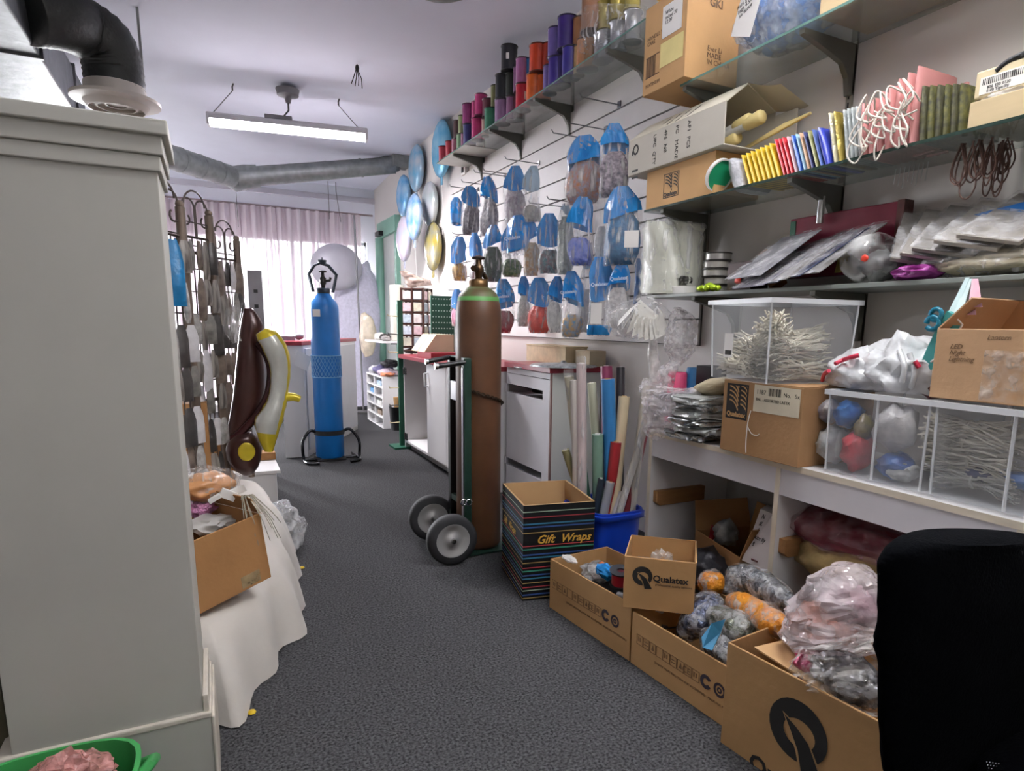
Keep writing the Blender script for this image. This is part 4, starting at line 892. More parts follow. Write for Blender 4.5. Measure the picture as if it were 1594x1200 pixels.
for g_ in range(6):
    for k_, i in enumerate(sorted(order[3 * g_:3 * g_ + 3], key=lambda i: rolls[i][2])): foot[i] = V((1.6 + .068 * k_, 2.64 - .042 * g_, .02))
for i, (a, b, Yt, rr_, hx, lb, kind) in enumerate(rolls):
    top = W(a[0], a[1], Y=2.56 + (Yt - 2.66) * .55); bot = foot[i]; e = (top - bot).normalized(); L_ = (top - bot).length
    rt = thing('wrapping_roll', lb, 'roll', bot, 0, 'wrapping rolls in the blue bin')
    Rm = e.to_track_quat('Z', 'Y').to_matrix()
    mt = P('roll ' + hx, hx, .3, var=.15, vs=12, bump=.2, bs=30, stretch=(1, 1, .3))
    obj('sheet', MB().lathe([(rr_ * .5, 0), (rr_, 0), (rr_, L_), (rr_ * .45, L_), (rr_ * .42, L_ - .03)], (0, 0, 0), 16, M=Rm), mt, rt)
    obj('core', MB().lathe([(rr_ * .45, 0), (rr_ * .45, L_ + .004), (rr_ * .36, L_ + .004), (rr_ * .36, L_ - .05)], (0, 0, 0), 12, M=Rm, caps=False), M_card_in if kind == 2 else M_tag, rt)
    if kind == 1: obj('film_wrap', MB().lathe([(rr_ * 1.05, L_ * .1), (rr_ * 1.05, L_ + .02), (rr_ * .9, L_ + .035)], (0, 0, 0), 12, M=Rm, caps=False), M_filmthin, rt)
    if 'thick blue' in lb:
        lm = MB(); lm.grid(lambda u, v: Rm @ V((rr_ * 1.01 * math.cos(3.4 + u * 1.7), rr_ * 1.01 * math.sin(3.4 + u * 1.7), L_ - .2 + .11 * v)), 10, 1); obj('paper_label', lm, P('pale blue label', '#8fb3cc', .5, var=.3, vs=50), rt)
        lm = MB(); lm.grid(lambda u, v: Rm @ V((rr_ * 1.02 * math.cos(3.8 + u * .9), rr_ * 1.02 * math.sin(3.8 + u * .9), L_ - .15 + .03 * v)), 8, 1); obj('printed_oval', lm, P('navy print', '#1c3f78', .5), rt)

# ------------------------------------------------------------------ slat wall with peg hooks and the hanging bags
SX = 2.225
sw_ = thing('slat_wall_panel', 'white slat wall panel with dark horizontal grooves behind the hanging bags', 'wall panel', (2.24, 4.45, 1.1))
M_slat = P('white slat board', '#cdc9c6', .5, var=.03)
zs0, zs1, sy0, sy1 = 1.115, 2.60, 2.56, 6.31
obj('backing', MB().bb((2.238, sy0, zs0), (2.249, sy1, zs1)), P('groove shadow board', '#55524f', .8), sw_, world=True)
ns = 11; sh = (zs1 - zs0) / ns
first = None
for i in range(ns):
    b = MB().bb((SX, sy0, zs0 + sh * i + .005), (2.238, sy1, zs0 + sh * (i + 1) - .005))
    obj('slat', b, M_slat, sw_, world=True)
def hook(y, z, ln):
    obj('peg_hook', MB().tube([(SX, y, z), (SX - ln, y, z - .0), (SX - ln - .012, y, z + .018)], .0035, 5).bb((SX - .006, y - .016, z - .012), (SX, y + .016, z + .02)), P('hook steel', '#6c6d70', .35, .8), sw_, world=True)
for px, py in ((716, 292), (735, 285), (755, 270), (805, 250), (770, 268), (925, 155), (905, 195), (880, 210), (720, 365), (842, 318), (872, 312), (712, 452)):
    q = W(px, py, X=2.05); hook(q.y, q.z, .26)

bag_mats = {}
def bagcol(nm, h, h2=None): return P('bag content ' + nm, h, .35, var=.4, vs=45, bump=.6, bs=60, col2=h2)
def hang_bag(label, cx, yt, yb, wpx, hdr, content, X=1.99, yaw=-.9, cfill=.62, seed=0, label_txt=None, filmm=None, hcol=None, band=None):
    top = W(cx, yt, X=X); m = mpp(top); H = (yb - yt) * m; Wd = wpx * m * .92
    r = thing('hanging_bag', label, 'bag', top - V((0, 0, H)), 0, 'blue-headed plastic bags on the slat wall')
    R = RZ(yaw); n = 20; rnd = random.Random(seed)
    ph = rnd.uniform(0, 6); sway = rnd.uniform(-.06, .06)
    def ring(t, k=1.0, infl=1.0, sl=0.0):
        ww = Wd / 2 * (.34 + .5 * min(1, t / .22) ** .8 + .16 * min(1, t / .6)) * (1 - .14 * max(0, (t - .82) / .18)) * k
        tk = Wd * .26 * (0.18 + .82 * min(1, t / .6)) * (1 - .75 * max(0, (t - .85) / .15) ** 2) * k * infl
        out = []
        for j in range(n):
            a = 2 * PI * j / n; pl = 1 + (.24 * math.sin(4 * a + ph) + .16 * math.sin(9 * a + 2 * ph + t * 5)) * (1 - .5 * t) + .12 * noise.noise(V((math.cos(a) * 2 + seed, math.sin(a) * 2, t * 4)))
            out.append(R @ V((ww * math.cos(a) * pl + sway * H * math.sin(t * 3), tk * math.sin(a) * pl, H * (1 - t - sl * math.cos(a + ph)))))
        return out
    N = 9
    if hdr > 0:
        b = MB(); b.rings([ring(hdr * i / 5, .99, 1, .07 * (i / 5) ** 2) for i in range(6)], caps=False); obj('header', b, hcol or M_qblue, r)
    b = MB(); b.rings([ring(i / N, 1.02) for i in range(N + 1)], caps=True); obj('clear_body', b, filmm or M_filmthin, r)
    if content:
        b = MB(); t0 = max(1 - cfill, hdr - .05); b.rings([ring(t0 + (1 - t0 - .01) * i / 5, (.5, .85, .96, .985, .97, .85)[i]) for i in range(6)], caps=True); obj('contents', b, content, r)
    if band:
        b = MB(); b.rings([ring(.86, 1.03), ring(.9, 1.04), ring(.985, 1.02)], caps=False); obj('printed_band', b, M_qblue, r)
    Rn = RZ(yaw)
    if label_txt:
        t = hdr * .75; o = Rn @ V((-Wd * .36, -Wd * .26 * (.18 + .82 * min(1, t / .6)) * 1.25 - .016, H * (1 - t)))
        txt('Qualatex', Wd * .2, M_qtext, r, o, Rn @ V((1, 0, .08)), (0, 0, 1), bold=.0006)
    return r
c_ = bagcol
bags = [
 # label, cx, ytop, ybottom, w px, header share, content, opts
 ('small flat blue header card hanging alone at the far top corner of the slat wall', 710, 307, 345, 20, .98, None, {}),
 ('blue-headed bag of dark balloons, first of the top row from the window', 731, 290, 358, 27, .36, c_('dark', '#3a3942', '#77757c'), {}),
 ('blue-headed bag of smoky balloons, second of the top row from the window', 758, 275, 357, 30, .38, c_('smoke', '#53525c', '#aaa6aa'), {}),
 ('blue-headed bag of silver and pink balloons beside the pale clear bag', 802, 258, 341, 31, .36, c_('silverpink', '#8a7a8a', '#cdc8cc'), {}),
 ('pale clear bag with a light blue header and grey contents', 831, 258, 335, 24, .4, c_('palegrey', '#9a9a94', '#c4c2bc'), {'hcol': P('pale blue plastic', '#a9c3d6', .35, var=.1), 'cfill': .3}),
 ('wide blue-headed bag of orange and silver foil balloons, high on the slat wall', 909, 211, 303, 62, .42, c_('orangefoil', '#b5703a', '#8d93a8'), {'X': 1.97, 'label_txt': 0}),
 ('blue-headed bag of dark mixed confetti balloons next to the white carton', 956, 192, 290, 46, .34, c_('confetti', '#2e2c40', '#b7a9b4'), {'X': 1.97}),
 ('long blue-headed bag with yellow contents at the window end of the middle row', 716, 368, 432, 22, .55, c_('yellow', '#c9a24a', '#8a6a3a'), {'cfill': .4}),
 ('blue and white bag with grey contents, second of the middle row from the window', 738, 362, 428, 22, .5, c_('white', '#b9b8ba', '#dad8da'), {'cfill': .4}),
 ('blue-headed bag of dark green balloons behind the brown tank valve', 768, 350, 432, 31, .34, c_('dkgreen', '#1f2d22', '#3f5540'), {'cfill': .62}),
 ('blue-headed bag of green balloons beside the dark green one', 797, 350, 425, 31, .42, c_('green', '#2c5a3a', '#7c8a68'), {'cfill': .35}),
 ('broad bright blue header with white script in the middle of the row', 806, 335, 392, 40, .86, None, {'label_txt': 1, 'X': 1.93}),
 ('pale bag with yellow and blue print hanging right of the white-script header', 827, 345, 423, 25, .3, c_('multipale', '#c4c0b2', '#b58a5a'), {}),
 ('blue-headed bag with a red emblem and multi-coloured contents', 855, 332, 418, 33, .5, c_('multi', '#7a5a62', '#5f8a8f'), {'label_txt': 0, 'cfill': .4}),
 ('tall narrow clear bag of grey-green packets', 880, 320, 418, 26, .08, c_('greygreen', '#84908c', '#a9b0aa'), {'cfill': .85, 'hcol': P('pale blue plastic', '')}),
 ('bright blue-headed bag of violet balloons', 910, 303, 403, 40, .45, c_('violet', '#4660b5', '#8f96cf'), {'X': 1.96, 'cfill': .4}),
 ('narrow clear bag hanging between the violet bag and the big teal one', 938, 297, 395, 18, .04, c_('clearwhite', '#c6c8ca', '#e2e2e2'), {'cfill': .5, 'X': 1.98, 'hcol': P('pale blue plastic', '')}),
 ('big teal-blue bag with a white price label', 968, 290, 400, 58, .38, c_('teal', '#0f4f7c', '#2b6f9a'), {'X': 1.96, 'cfill': .72, 'label_txt': 0}),
 ('small blue-headed bag with pink contents at the window end of the bottom row', 711, 450, 505, 19, .5, c_('pink', '#b5567f', '#d495ae'), {'cfill': .5}),
 ('blue-headed bag of dark red balloons right beside the brown tank', 783, 434, 515, 33, .48, c_('dkred', '#5a1420', '#8c3a46'), {'label_txt': 1, 'cfill': .42}),
 ('slim pale bag with a blue header, second of the bottom row from the tank', 815, 430, 505, 22, .4, c_('paleslim', '#a9b0ac', '#cfd0cc'), {}),
 ('blue-headed bag of bright red balloons', 839, 432, 515, 35, .46, c_('red', '#c22a20', '#e0452f'), {'cfill': .5}),
 ('blue-headed bag of white balloons next to the bright red one', 868, 430, 514, 24, .4, c_('whiteb', '#c3c2c0', '#e4e2de'), {'cfill': .55}),
 ('blue-headed bag with yellow, orange and blue fish-shaped contents', 889, 422, 521, 36, .46, c_('fish', '#d6a54a', '#5f9ac0'), {'label_txt': 1, 'X': 1.95, 'cfill': .36}),
 ('clear printed bag behind the tall blue header of the bottom row', 915, 408, 512, 32, .03, c_('printed', '#b8b8b8', '#dcdad8'), {'X': 2.08, 'hcol': P('pale blue plastic', '')}),
 ('tall pointed blue header over a clear bag with a white label and blue foot', 934, 400, 516, 38, .5, None, {'X': 1.94, 'label_txt': 1, 'band': 1}),
 ('blue-headed grey printed bag, last of the bottom row before the desk', 968, 408, 505, 40, .38, c_('greyprint', '#a7a5a8', '#d2d0d0'), {'X': 1.97, 'label_txt': 1}),
 ('dark blue strip of card hanging by the wrapped white rolls', 994, 402, 465, 13, .98, None, {'hcol': P('deep blue card', '#1d4f8a', .4, var=.1)}),
]
for i, (lb, cx, yt, yb, wp, hd, co, op) in enumerate(bags):
    hang_bag(lb, cx, yt, yb, wp, hd, co, seed=i, yaw=-.75 + .25 * math.sin(i * 2.1), **op)
# white price label on the teal bag, label on the tall clear one
for cx, cy, wd, hg, X in ((983, 372, .07, .08, 1.87), (928, 488, .06, .11, 1.86)):
    q = W(cx, cy, X=X); host = min((o for o in COL.objects if o.name.startswith('hanging_bag')), key=lambda o: (o.location - q).length + (0 if o.location.x < 1.965 else 1)); e = RZ(-.75)
    b = MB(); b.box(q, (wd, .002, hg), rot=e); obj('price_label', b, M_tag, host, world=True)

# clear bag of white bows hung under the shelf end, and the strip of clear packets beside it
q = W(1000, 457, X=1.93); bw = thing('bag_of_bows', 'clear bag of white pull bows tied up under the left end of the grey shelf', 'bag', W(992, 532, Y=2.6))
b = MB(); pillow(b, interp([((1000, 456), (1012, 457)), ((988, 464), (1018, 464)), ((965, 476), (1030, 474)), ((945, 496), (1042, 494)), ((944, 508), (1042, 508)), ((955, 520), (1030, 520)), ((975, 529), (1012, 530))], 3), 2.58, .12, n=26, wr=.1)
obj('film', b, M_filmthin, bw, world=True)
b = MB()
for i in range(12):
    a = -1.25 + 2.5 * i / 11; c = W(996, 468, Y=2.56)
    e = V((math.sin(a) * .15, -.1 * math.cos(a), -.08 - .1 * math.cos(a))); sd = V((math.cos(a), .4, .25)).normalized() * .03
    b.add([c - sd * .4, c + sd * .4, c + e + sd, c + e - sd], [(0, 1, 2, 3)], 0, True); mid = c + e * .6 + V((0, -.03, .02)); b.add([c + e - sd, c + e + sd, mid + sd, mid - sd], [(0, 1, 2, 3)], 0, True)
obj('white_bows', b, P('white satin', '#f0eee8', .3, var=.04), bw, world=True)
b = MB(); pillow(b, interp([((1011, 530), (1022, 530)), ((1010, 560), (1026, 560)), ((1012, 592), (1030, 590)), ((1018, 602), (1032, 600))], 3), 2.56, .02, wr=.2); obj('tail', b, M_film2, bw, world=True)
b = MB(); pillow(b, interp([((1050, 478), (1058, 478)), ((1044, 500), (1080, 495)), ((1036, 525), (1085, 520)), ((1040, 548), (1078, 545)), ((1046, 560), (1066, 560)), ((1028, 575), (1050, 580)), ((1026, 610), (1046, 612))], 3), 2.46, .05, wr=.25)
single('clear_packet_strip', b, film('clear packet strip film', '#ece8ea', .3, .1, 30, 1, .45), 'strip of clear plastic packets hanging on the wall beside the bag of bows', 'plastic packets', W(1036, 612, Y=2.46))

# ------------------------------------------------------------------ foil balloons along the right wall
for (px, py, R_w, hx, h2, lb) in (
    (687, 232, .27, '#4aa0c8', '#7fb9d2', 'plain blue foil balloon high on the wall at the end of the spool shelf'), (648, 262, .25, '#5a9cc0', '#a9b4bc', 'pale blue printed foil balloon, highest of the cluster by the window'),
    (628, 305, .24, '#4a9ad0', '#9cc0dc', 'bright blue foil balloon left in the cluster by the window'), (645, 338, .24, '#3f8fd0', '#c9d4da', 'blue round foil balloon with a pale picture, low in the cluster'),
    (669, 318, .23, '#d6d4d6', '#b5c4c0', 'white foil balloon with faint print right of the blue cluster'), (674, 384, .25, '#85877f', '#a8973f', 'dark silver foil balloon with yellow patches, lowest on the wall'),
    (629, 372, .25, '#cdb9c4', '#b4c0d2', 'pearly pink foil balloon under the blue cluster')):
    bx_ = 2.02 if py in (338, 372) else 2.18; y = W(px, py, X=bx_).y; z = W(px, py, X=bx_).z
    b = MB(); M = Matrix.Rotation(PI / 2, 3, 'Y')
    prof = [(R_w * math.sin(a), .065 * math.cos(a)) for a in [PI * k / 12 for k in range(13)]]
    prof = [(max(.001, x), zz_) for x, zz_ in prof]
    n = 28; rr = []
    for x_, z_ in prof: rr.append([M @ V((x_ * math.cos(2 * PI * j / n) * (1 + .025 * math.sin(14 * 2 * PI * j / n)), x_ * math.sin(2 * PI * j / n) * .92 * (1 + .025 * math.sin(14 * 2 * PI * j / n)), z_)) + V((bx_, y, z)) for j in range(n)])
    b.rings(rr)
    f = single('foil_balloon', b, P('balloon ' + hx, hx, .25, .2, col2=h2, vs=7, bump=.1, bs=20), lb, 'foil balloon', (bx_, y, z - R_w), 'foil balloons on the right wall')
    obj('tail', MB().box((0, 0, -.02), (.01, .05, .1)), P('balloon ' + hx, ''), f)
    obj('ribbon', MB().tube([(0, 0, -.05), (.02, .02, -.3), (.0, -.01, -.55)], .003, 4), M_tag, f)
q = W(722, 262, X=2.22); single('wall_socket', MB().bb((2.21, q.y - .05, q.z - .06), (2.249, q.y + .05, q.z + .06)).bb((2.2, q.y - .02, q.z - .04), (2.212, q.y + .02, q.z + .02), 1), [M_tag, M_blackm], 'small white wall socket with a dark opening under the far end of the spool shelf', 'socket', (2.249, q.y, q.z), bevel=.003)

# ------------------------------------------------------------------ bracket shelves
M_brk = P('olive grey bracket', '#5f5f58', .5, .3, var=.08)
M_glass = film('shelf glass', '#c2ccc8', .26, .08, 4, .02, .1)
M_gedge = P('green glass edge', '#5f7f76', .2, var=.05)
def bracket(par, y, z, ln=.29, std=(-.32, .16)):
    p = [(0, 0), (ln, 0), (ln, -.018), (.16, -.05), (.075, -.075), (.04, -.12), (.028, -.18), (0, -.18)]
    b = obj('bracket', MB().prism(p, (2.248, y - .012, z), (-1, 0, 0), (0, 0, 1), -.024), M_brk, par, world=True, bevel=.002)
    if std: obj('standard', MB().bb((2.236, y - .012, z + std[0]), (2.249, y + .012, z + std[1])), P('standard strip', '#98958c', .5, .4), par, world=True)
    return b
Z1 = 2.655
s1 = thing('glass_shelf', 'long high glass shelf on dark brackets carrying the ribbon spools', 'shelf', (2.1, 4.2, Z1))
for a, b in ((2.74, 4.0), (4.01, 5.2), (5.21, 5.92)): obj('glass', MB().bb((1.95, a, Z1 - .008), (2.245, b, Z1)), M_glass if b < 5.5 else P('pale shelf end', '#aeb0a8', .4), s1, world=True); obj('glass_edge', MB().bb((1.948, a, Z1 - .008), (1.95, b, Z1)), M_gedge, s1, world=True)
for y in (3.1, 3.95, 4.7, 5.5): bracket(s1, y, Z1 - .01)
Z2 = 2.275
s2 = thing('glass_shelf', 'highest glass shelf of the near wall, with the brown printed carton and clear bag', 'shelf', (2.1, 1.7, Z2))
obj('glass', MB().bb((1.95, .75, Z2 - .009), (2.245, 2.46, Z2)), M_glass, s2, world=True); obj('glass_edge', MB().bb((1.948, .75, Z2 - .009), (1.95, 2.46, Z2)), M_gedge, s2, world=True)
bracket(s2, 1.80, Z2 - .01, std=(-.45, .25)); sl_ = MB()
for i in range(14): sl_.bb((2.2345, 1.797, Z2 - .44 + .03 * i), (2.237, 1.803, Z2 - .422 + .03 * i))
obj('slots', sl_, M_blackm, s2, world=True)['kind'] = 'stuff'
bracket(s2, 2.44, Z2 - .01); bracket(s2, 1.05, Z2 - .01)
Z3 = 1.772
s3 = thing('glass_shelf', 'middle glass shelf of the near wall, packed with yellow, blue and pink packets', 'shelf', (2.1, 1.7, Z3))
obj('glass', MB().bb((1.95, .6, Z3 - .01), (2.245, 2.69, Z3)), film('shelf glass darker', '#adb8b3', .32, .08, 4, .02, .1), s3, world=True); obj('glass_edge', MB().bb((1.948, .6, Z3 - .01), (1.95, 2.69, Z3)), P('dark glass edge', '#26352f', .2), s3, world=True)
bracket(s3, 1.80, Z3 - .012, std=(-.3, .1)); bracket(s3, 2.56, Z3 - .012, std=(-.3, .05)); bracket(s3, .95, Z3 - .012)
o = obj('clip', MB().tube([(2.14, 1.8, Z3 - .06), (2.14, 1.8, Z3 - .16)], .014, 10), M_chrome, s3, world=True)
Z4 = 1.362
s4 = thing('grey_shelf', 'lowest wall shelf, grey, loaded with clear packets, tins and wrapped rolls', 'shelf', (2.1, 1.7, Z4))
obj('board', MB().bb((1.95, .5, Z4 - .016), (2.245, 2.64, Z4)), P('grey shelf board', '#7c827d', .35, var=.05), s4, world=True, bevel=.002)
for y in (2.3, 1.65, .95): bracket(s4, y, Z4 - .017, std=(-.25, .0))

# ------------------------------------------------------------------ ribbon spools on the high shelf
c7 = lambda x: 560 + x / 3.542
spools = [  # crop x, tier, colour, words, X, radius, height
 (462, 0, '#b03a4c', 'rose red', 2.02, .045, .15), (500, 0, '#a8323f', 'crimson', 2.02, .045, .15),
 (528, 0, '#b06a80', 'dusty pink', 2.0, .035, .12), (541, 1, '#4a3030', 'dark brown', 2.02, .04, .15), (556, 0, '#8fb58a', 'light green', 2.0, .035, .13), (566, 1, '#9dae7a', 'pale olive', 2.02, .036, .15), (576, 0, '#c08aa8', 'mauve pink', 2.02, .03, .13),
 (606, 0, '#2a2f6b', 'navy', 2.02, .055, .165), (602, 1, '#8a2a6c', 'magenta purple', 2.02, .055, .16), (652, 0, '#b02a68', 'hot pink', 2.02, .055, .165), (642, 1, '#c24a80', 'rose', 2.05, .04, .16), (668, 1, '#b93272', 'fuchsia', 2.02, .05, .16),
 (692, 0, '#d0a89c', 'peach', 2.03, .03, .13), (726, 0, '#2f7a58', 'emerald green', 2.02, .056, .165), (712, 1, '#5a1a2c', 'burgundy', 2.04, .052, .13), (750, 1, '#7d8250', 'olive', 2.06, .04, .17),
 (786, 0, '#9a7aa0', 'lilac', 2.02, .058, .165), (840, 0, '#8a5a80', 'plum', 2.05, .045, .16), (790, 1, '#202428', 'black', 2.02, .058, .165), (836, 1, '#2a3328', 'bottle green', 2.05, .045, .16), (824, 2, '#23242a', 'charcoal with a sticker', 2.02, .06, .165),
 (872, 0, '#5c1f38', 'dark wine', 2.08, .045, .16), (900, 0, '#b32038', 'bright red', 2.02, .054, .165), (880, 1, '#7a4a78', 'dusky violet', 2.06, .045, .165), (898, 1, '#a56a9a', 'orchid', 2.02, .05, .165),
 (945, 1, '#2a78b0', 'sky blue', 2.07, .05, .16), (965, 0, '#d9621a', 'orange', 2.02, .06, .17), (1012, 0, '#cf5a1c', 'deep orange', 2.06, .05, .16), (985, 1, '#c2401f', 'vermilion', 2.02, .064, .17), (1040, 1, '#b53a20', 'brick red', 2.06, .045, .165),
 (1047, 0, '#7a6aa8', 'lavender', 2.03, .045, .165), (1087, 0, '#3c2a88', 'royal purple', 2.02, .058, .17), (1082, 1, '#6a5a9c', 'soft violet', 2.02, .055, .17), (1125, 0, '#33256e', 'indigo', 2.04, .045, .17), (1163, 0, '#2c2480', 'deep indigo', 2.02, .055, .17), (1144, 1, '#35216e', 'dark purple', 2.02, .062, .18),
 (1208, 0, '#c9a878', 'pale gold', 2.04, .035, .16), (1231, 0, '#b8825a', 'tan', 2.02, .04, .165), (1218, 1, '#a5744e', 'caramel', 2.06, .05, .16), (1280, 1, '#8a6248', 'brown', 2.02, .064, .2), (1268, 0, '#a27a58', 'light brown', 2.05, .05, .165)]
low = {}
for cx, tier, hx, nm, X, r_, h_ in spools:
    z = Z1 + .001 + sum([0, .166, .332][tier:tier + 1])
    y = Yat(c7(cx), X, z)
    if tier:   # stand on the spool below: follow the nearest lower spool
        c = [k for k in low.items() if k[1][3] == tier - 1]
        k = min(c, key=lambda k: abs(k[1][1] - y)); z = k[1][2] + .001; y = Yat(c7(cx), X, z)
    low[(cx, tier)] = (X, y, z + h_, tier)
    t = thing('ribbon_spool', '%s ribbon spool %s on the high glass shelf' % (nm, ('standing directly', 'in the second tier', 'alone in a third tier')[tier]), 'spool', (X, y, z), 0, 'ribbon spools on the high shelf')
    m = P('ribbon ' + nm, hx, .32, var=.12, vs=20)
    obj('winding', MB().lathe([(r_ * .96, .004), (r_ * .96, h_ - .004)], (0, 0, 0), 20), m, t)
    obj('flange', MB().lathe([(r_ * .98, 0), (r_ * 1.03, .002), (r_ * 1.03, .006), (r_ * .97, .008)], (0, 0, 0), 20), P('flange ' + nm, '#%02x%02x%02x' % tuple(int(int(hx[i:i + 2], 16) * .45) for i in (1, 3, 5)), .4, var=.05), t); obj('flange', MB().lathe([(r_ * .97, h_ - .008), (r_ * 1.03, h_ - .006), (r_ * 1.03, h_ - .001), (r_ * .7, h_), (r_ * .3, h_ - .012)], (0, 0, 0), 20), P('flange ' + nm, '#%02x%02x%02x' % tuple(int(int(hx[i:i + 2], 16) * .45) for i in (1, 3, 5)), .4, var=.05), t)
    if tier == 2: obj('sticker', MB().box((-.035, -r_ * .82, h_ * .5), (.022, .003, .04), rot=RZ(-.6)), M_tag, t)
    if nm == 'bright red': obj('sticker', MB().box((-.0, -r_ * .97, h_ * .5), (.03, .003, .05)), M_tag, t)
# clear bag holding silver and gold spools
bgA = thing('clear_bag', 'clear bag full of gold and silver spools on the high glass shelf', 'bag', (2.05, 3.2, Z1))
b = MB(); pillow(b, interp([((930, 20), (968, 10)), ((918, 35), (995, 8)), ((914, 60), (1000, 14)), ((912, 85), (1000, 35)), ((915, 93), (1000, 48))], 3), None, .13, X=2.06, n=24, wr=.12); obj('film', b, M_filmthin, bgA, world=True)
for px, py, mt in ((942, 75, 'silver'), (962, 62, 'silver'), (985, 50, 'silver'), (936, 92, 'silver')):
    q = W(px, py, X=2.06)
    for k, (hx, nm) in enumerate((('#b9bcc2', 'silver'), ('#b8a95a', 'gold'))):
        z = Z1 + .01 + .15 * k
        if px == 936 and k: continue
        obj('%s_spool' % nm, MB().lathe([(.05, 0), (.05, .005), (.042, .01), (.042, .13), (.05, .135), (.05, .14)], (2.06, Yat(px, 2.06, z + .07), z), 16), P('spool ' + nm, hx, .25, .6, var=.2), bgA, world=True)

# ------------------------------------------------------------------ highest near shelf: printed carton, yellow pack, blue clear bag
pA, pB, tpx = W(1001, 125, X=1.9), W(1066, 91, X=1.9), W(1066, -40, X=1.9)
Hc = .37; zc0 = Z2 + .001
t = carton('printed_carton', 'brown printed carton with white and yellow paper labels on the highest near shelf', (1.9, pA.y, zc0), -PI / 2, pA.y - pB.y, .3, Hc, P('orange cardboard', '#b18a5c', .85, var=.06, bump=.1), lid=True, )
t.location.z = zc0
L_ = pA.y - pB.y
def on_front(x, z, dx, dz, mat, nm='paper_label', off=.0015): return obj(nm, MB().bb((x, -off, z), (x + dx, -.0004, z + dz)), mat, t)
on_front(L_ * .44, Hc * .55, L_ * .45, .13, M_tag); on_front(L_ * .42, Hc * .23, L_ * .53, .1, P('yellow note', '#d8c886', .7, var=.1))
M_ink = P('brown ink', '#4a3420', .8, var=0)
br_ = MB()
for i in range(9): br_.bb((L_ * .08 + .008 * i, -.0016, Hc * .2), (L_ * .08 + .008 * i + (.003 if i % 3 else .005), -.0004, Hc * .42))
br_.bb((L_ * .07, -.0016, Hc * .19), (L_ * .4, -.0004, Hc * .2)).bb((L_ * .07, -.0016, Hc * .42), (L_ * .4, -.0004, Hc * .43))
obj('bar_code', br_, M_ink, t)
txt('PLATINUM', .022, M_ink, t, (L_ * .08, -.001, Hc * .08), (1, 0, 0), (0, 0, 1)); txt('HANDLE WITH\nCARE', .024, M_ink, t, (L_ * .08, -.001, Hc * .62), (1, 0, 0), (0, 0, 1))
txt('Ever Li\nMADE\nIN CHINA', .03, M_ink, t, (L_ + .001, .12, Hc * .34), (0, 1, 0), (0, 0, 1), sx=1.0); txt('GKI', .045, M_ink, t, (L_ + .001, .12, Hc * .82), (0, 1, 0), (0, 0, 1), bold=.001)
txt('White\nmixed 30\n12.00', .022, M_black, t, (L_ * .5, -.002, Hc * .8), (1, 0, 0), (0, 0, 1), shear=.2)
q = W(1022, 12, X=1.95)
single('yellow_packet', MB().blob((1.97, (pA.y + pB.y) / 2 + .02, zc0 + Hc + .05), (.09, .1, .05), 3, .25, 2, 3, flat=.045), P('yellow packet film', '#d8a81c', .3, var=.2, bump=.6, bs=30), 'yellow plastic packet lying on top of the printed carton', 'packet', (1.97, (pA.y + pB.y) / 2, zc0 + Hc))
cbg = thing('clear_bag', 'clear bag of pale blue goods with a white handwritten tag on the highest near shelf', 'bag', (2.08, 1.98, Z2))
obj('contents', MB().blob((2.1, 1.97, Z2 + .18), (.11, .24, .17), 4, .2, 2, 4, flat=.17), P('pale blue goods', '#7e9fce', .5, var=.35, vs=9, bump=.5), cbg, world=True)
obj('film', MB().blob((2.085, 1.97, Z2 + .19), (.13, .27, .185), 4, .25, 2.4, 5, flat=.185), film('crisp film', '#eef3fa', .3, .08, 18, 1, .45), cbg, world=True)
q = W(1162, 22, X=1.945); tg = obj('paper_tag', MB().box(q, (.003, .11, .15), rot=Matrix.Rotation(.35, 3, 'X')), M_tag, cbg, world=True)
txt('Asst. gift\nbags 4.50\nno tissue', .02, M_black, cbg, q - cbg.location + V((-.003, .05, .03)), (0, -1, .35), (0, .35, 1), shear=.2)
single('beige_carton', MB().bb((1.97, 1.0, Z2 + .001), (2.23, 1.74, Z2 + .25)), P('pale carton', '#c2ac86', .85, var=.06), 'pale beige carton at the near end of the highest shelf, seen from beneath', 'carton', (2.1, 1.4, Z2), bevel=.004)

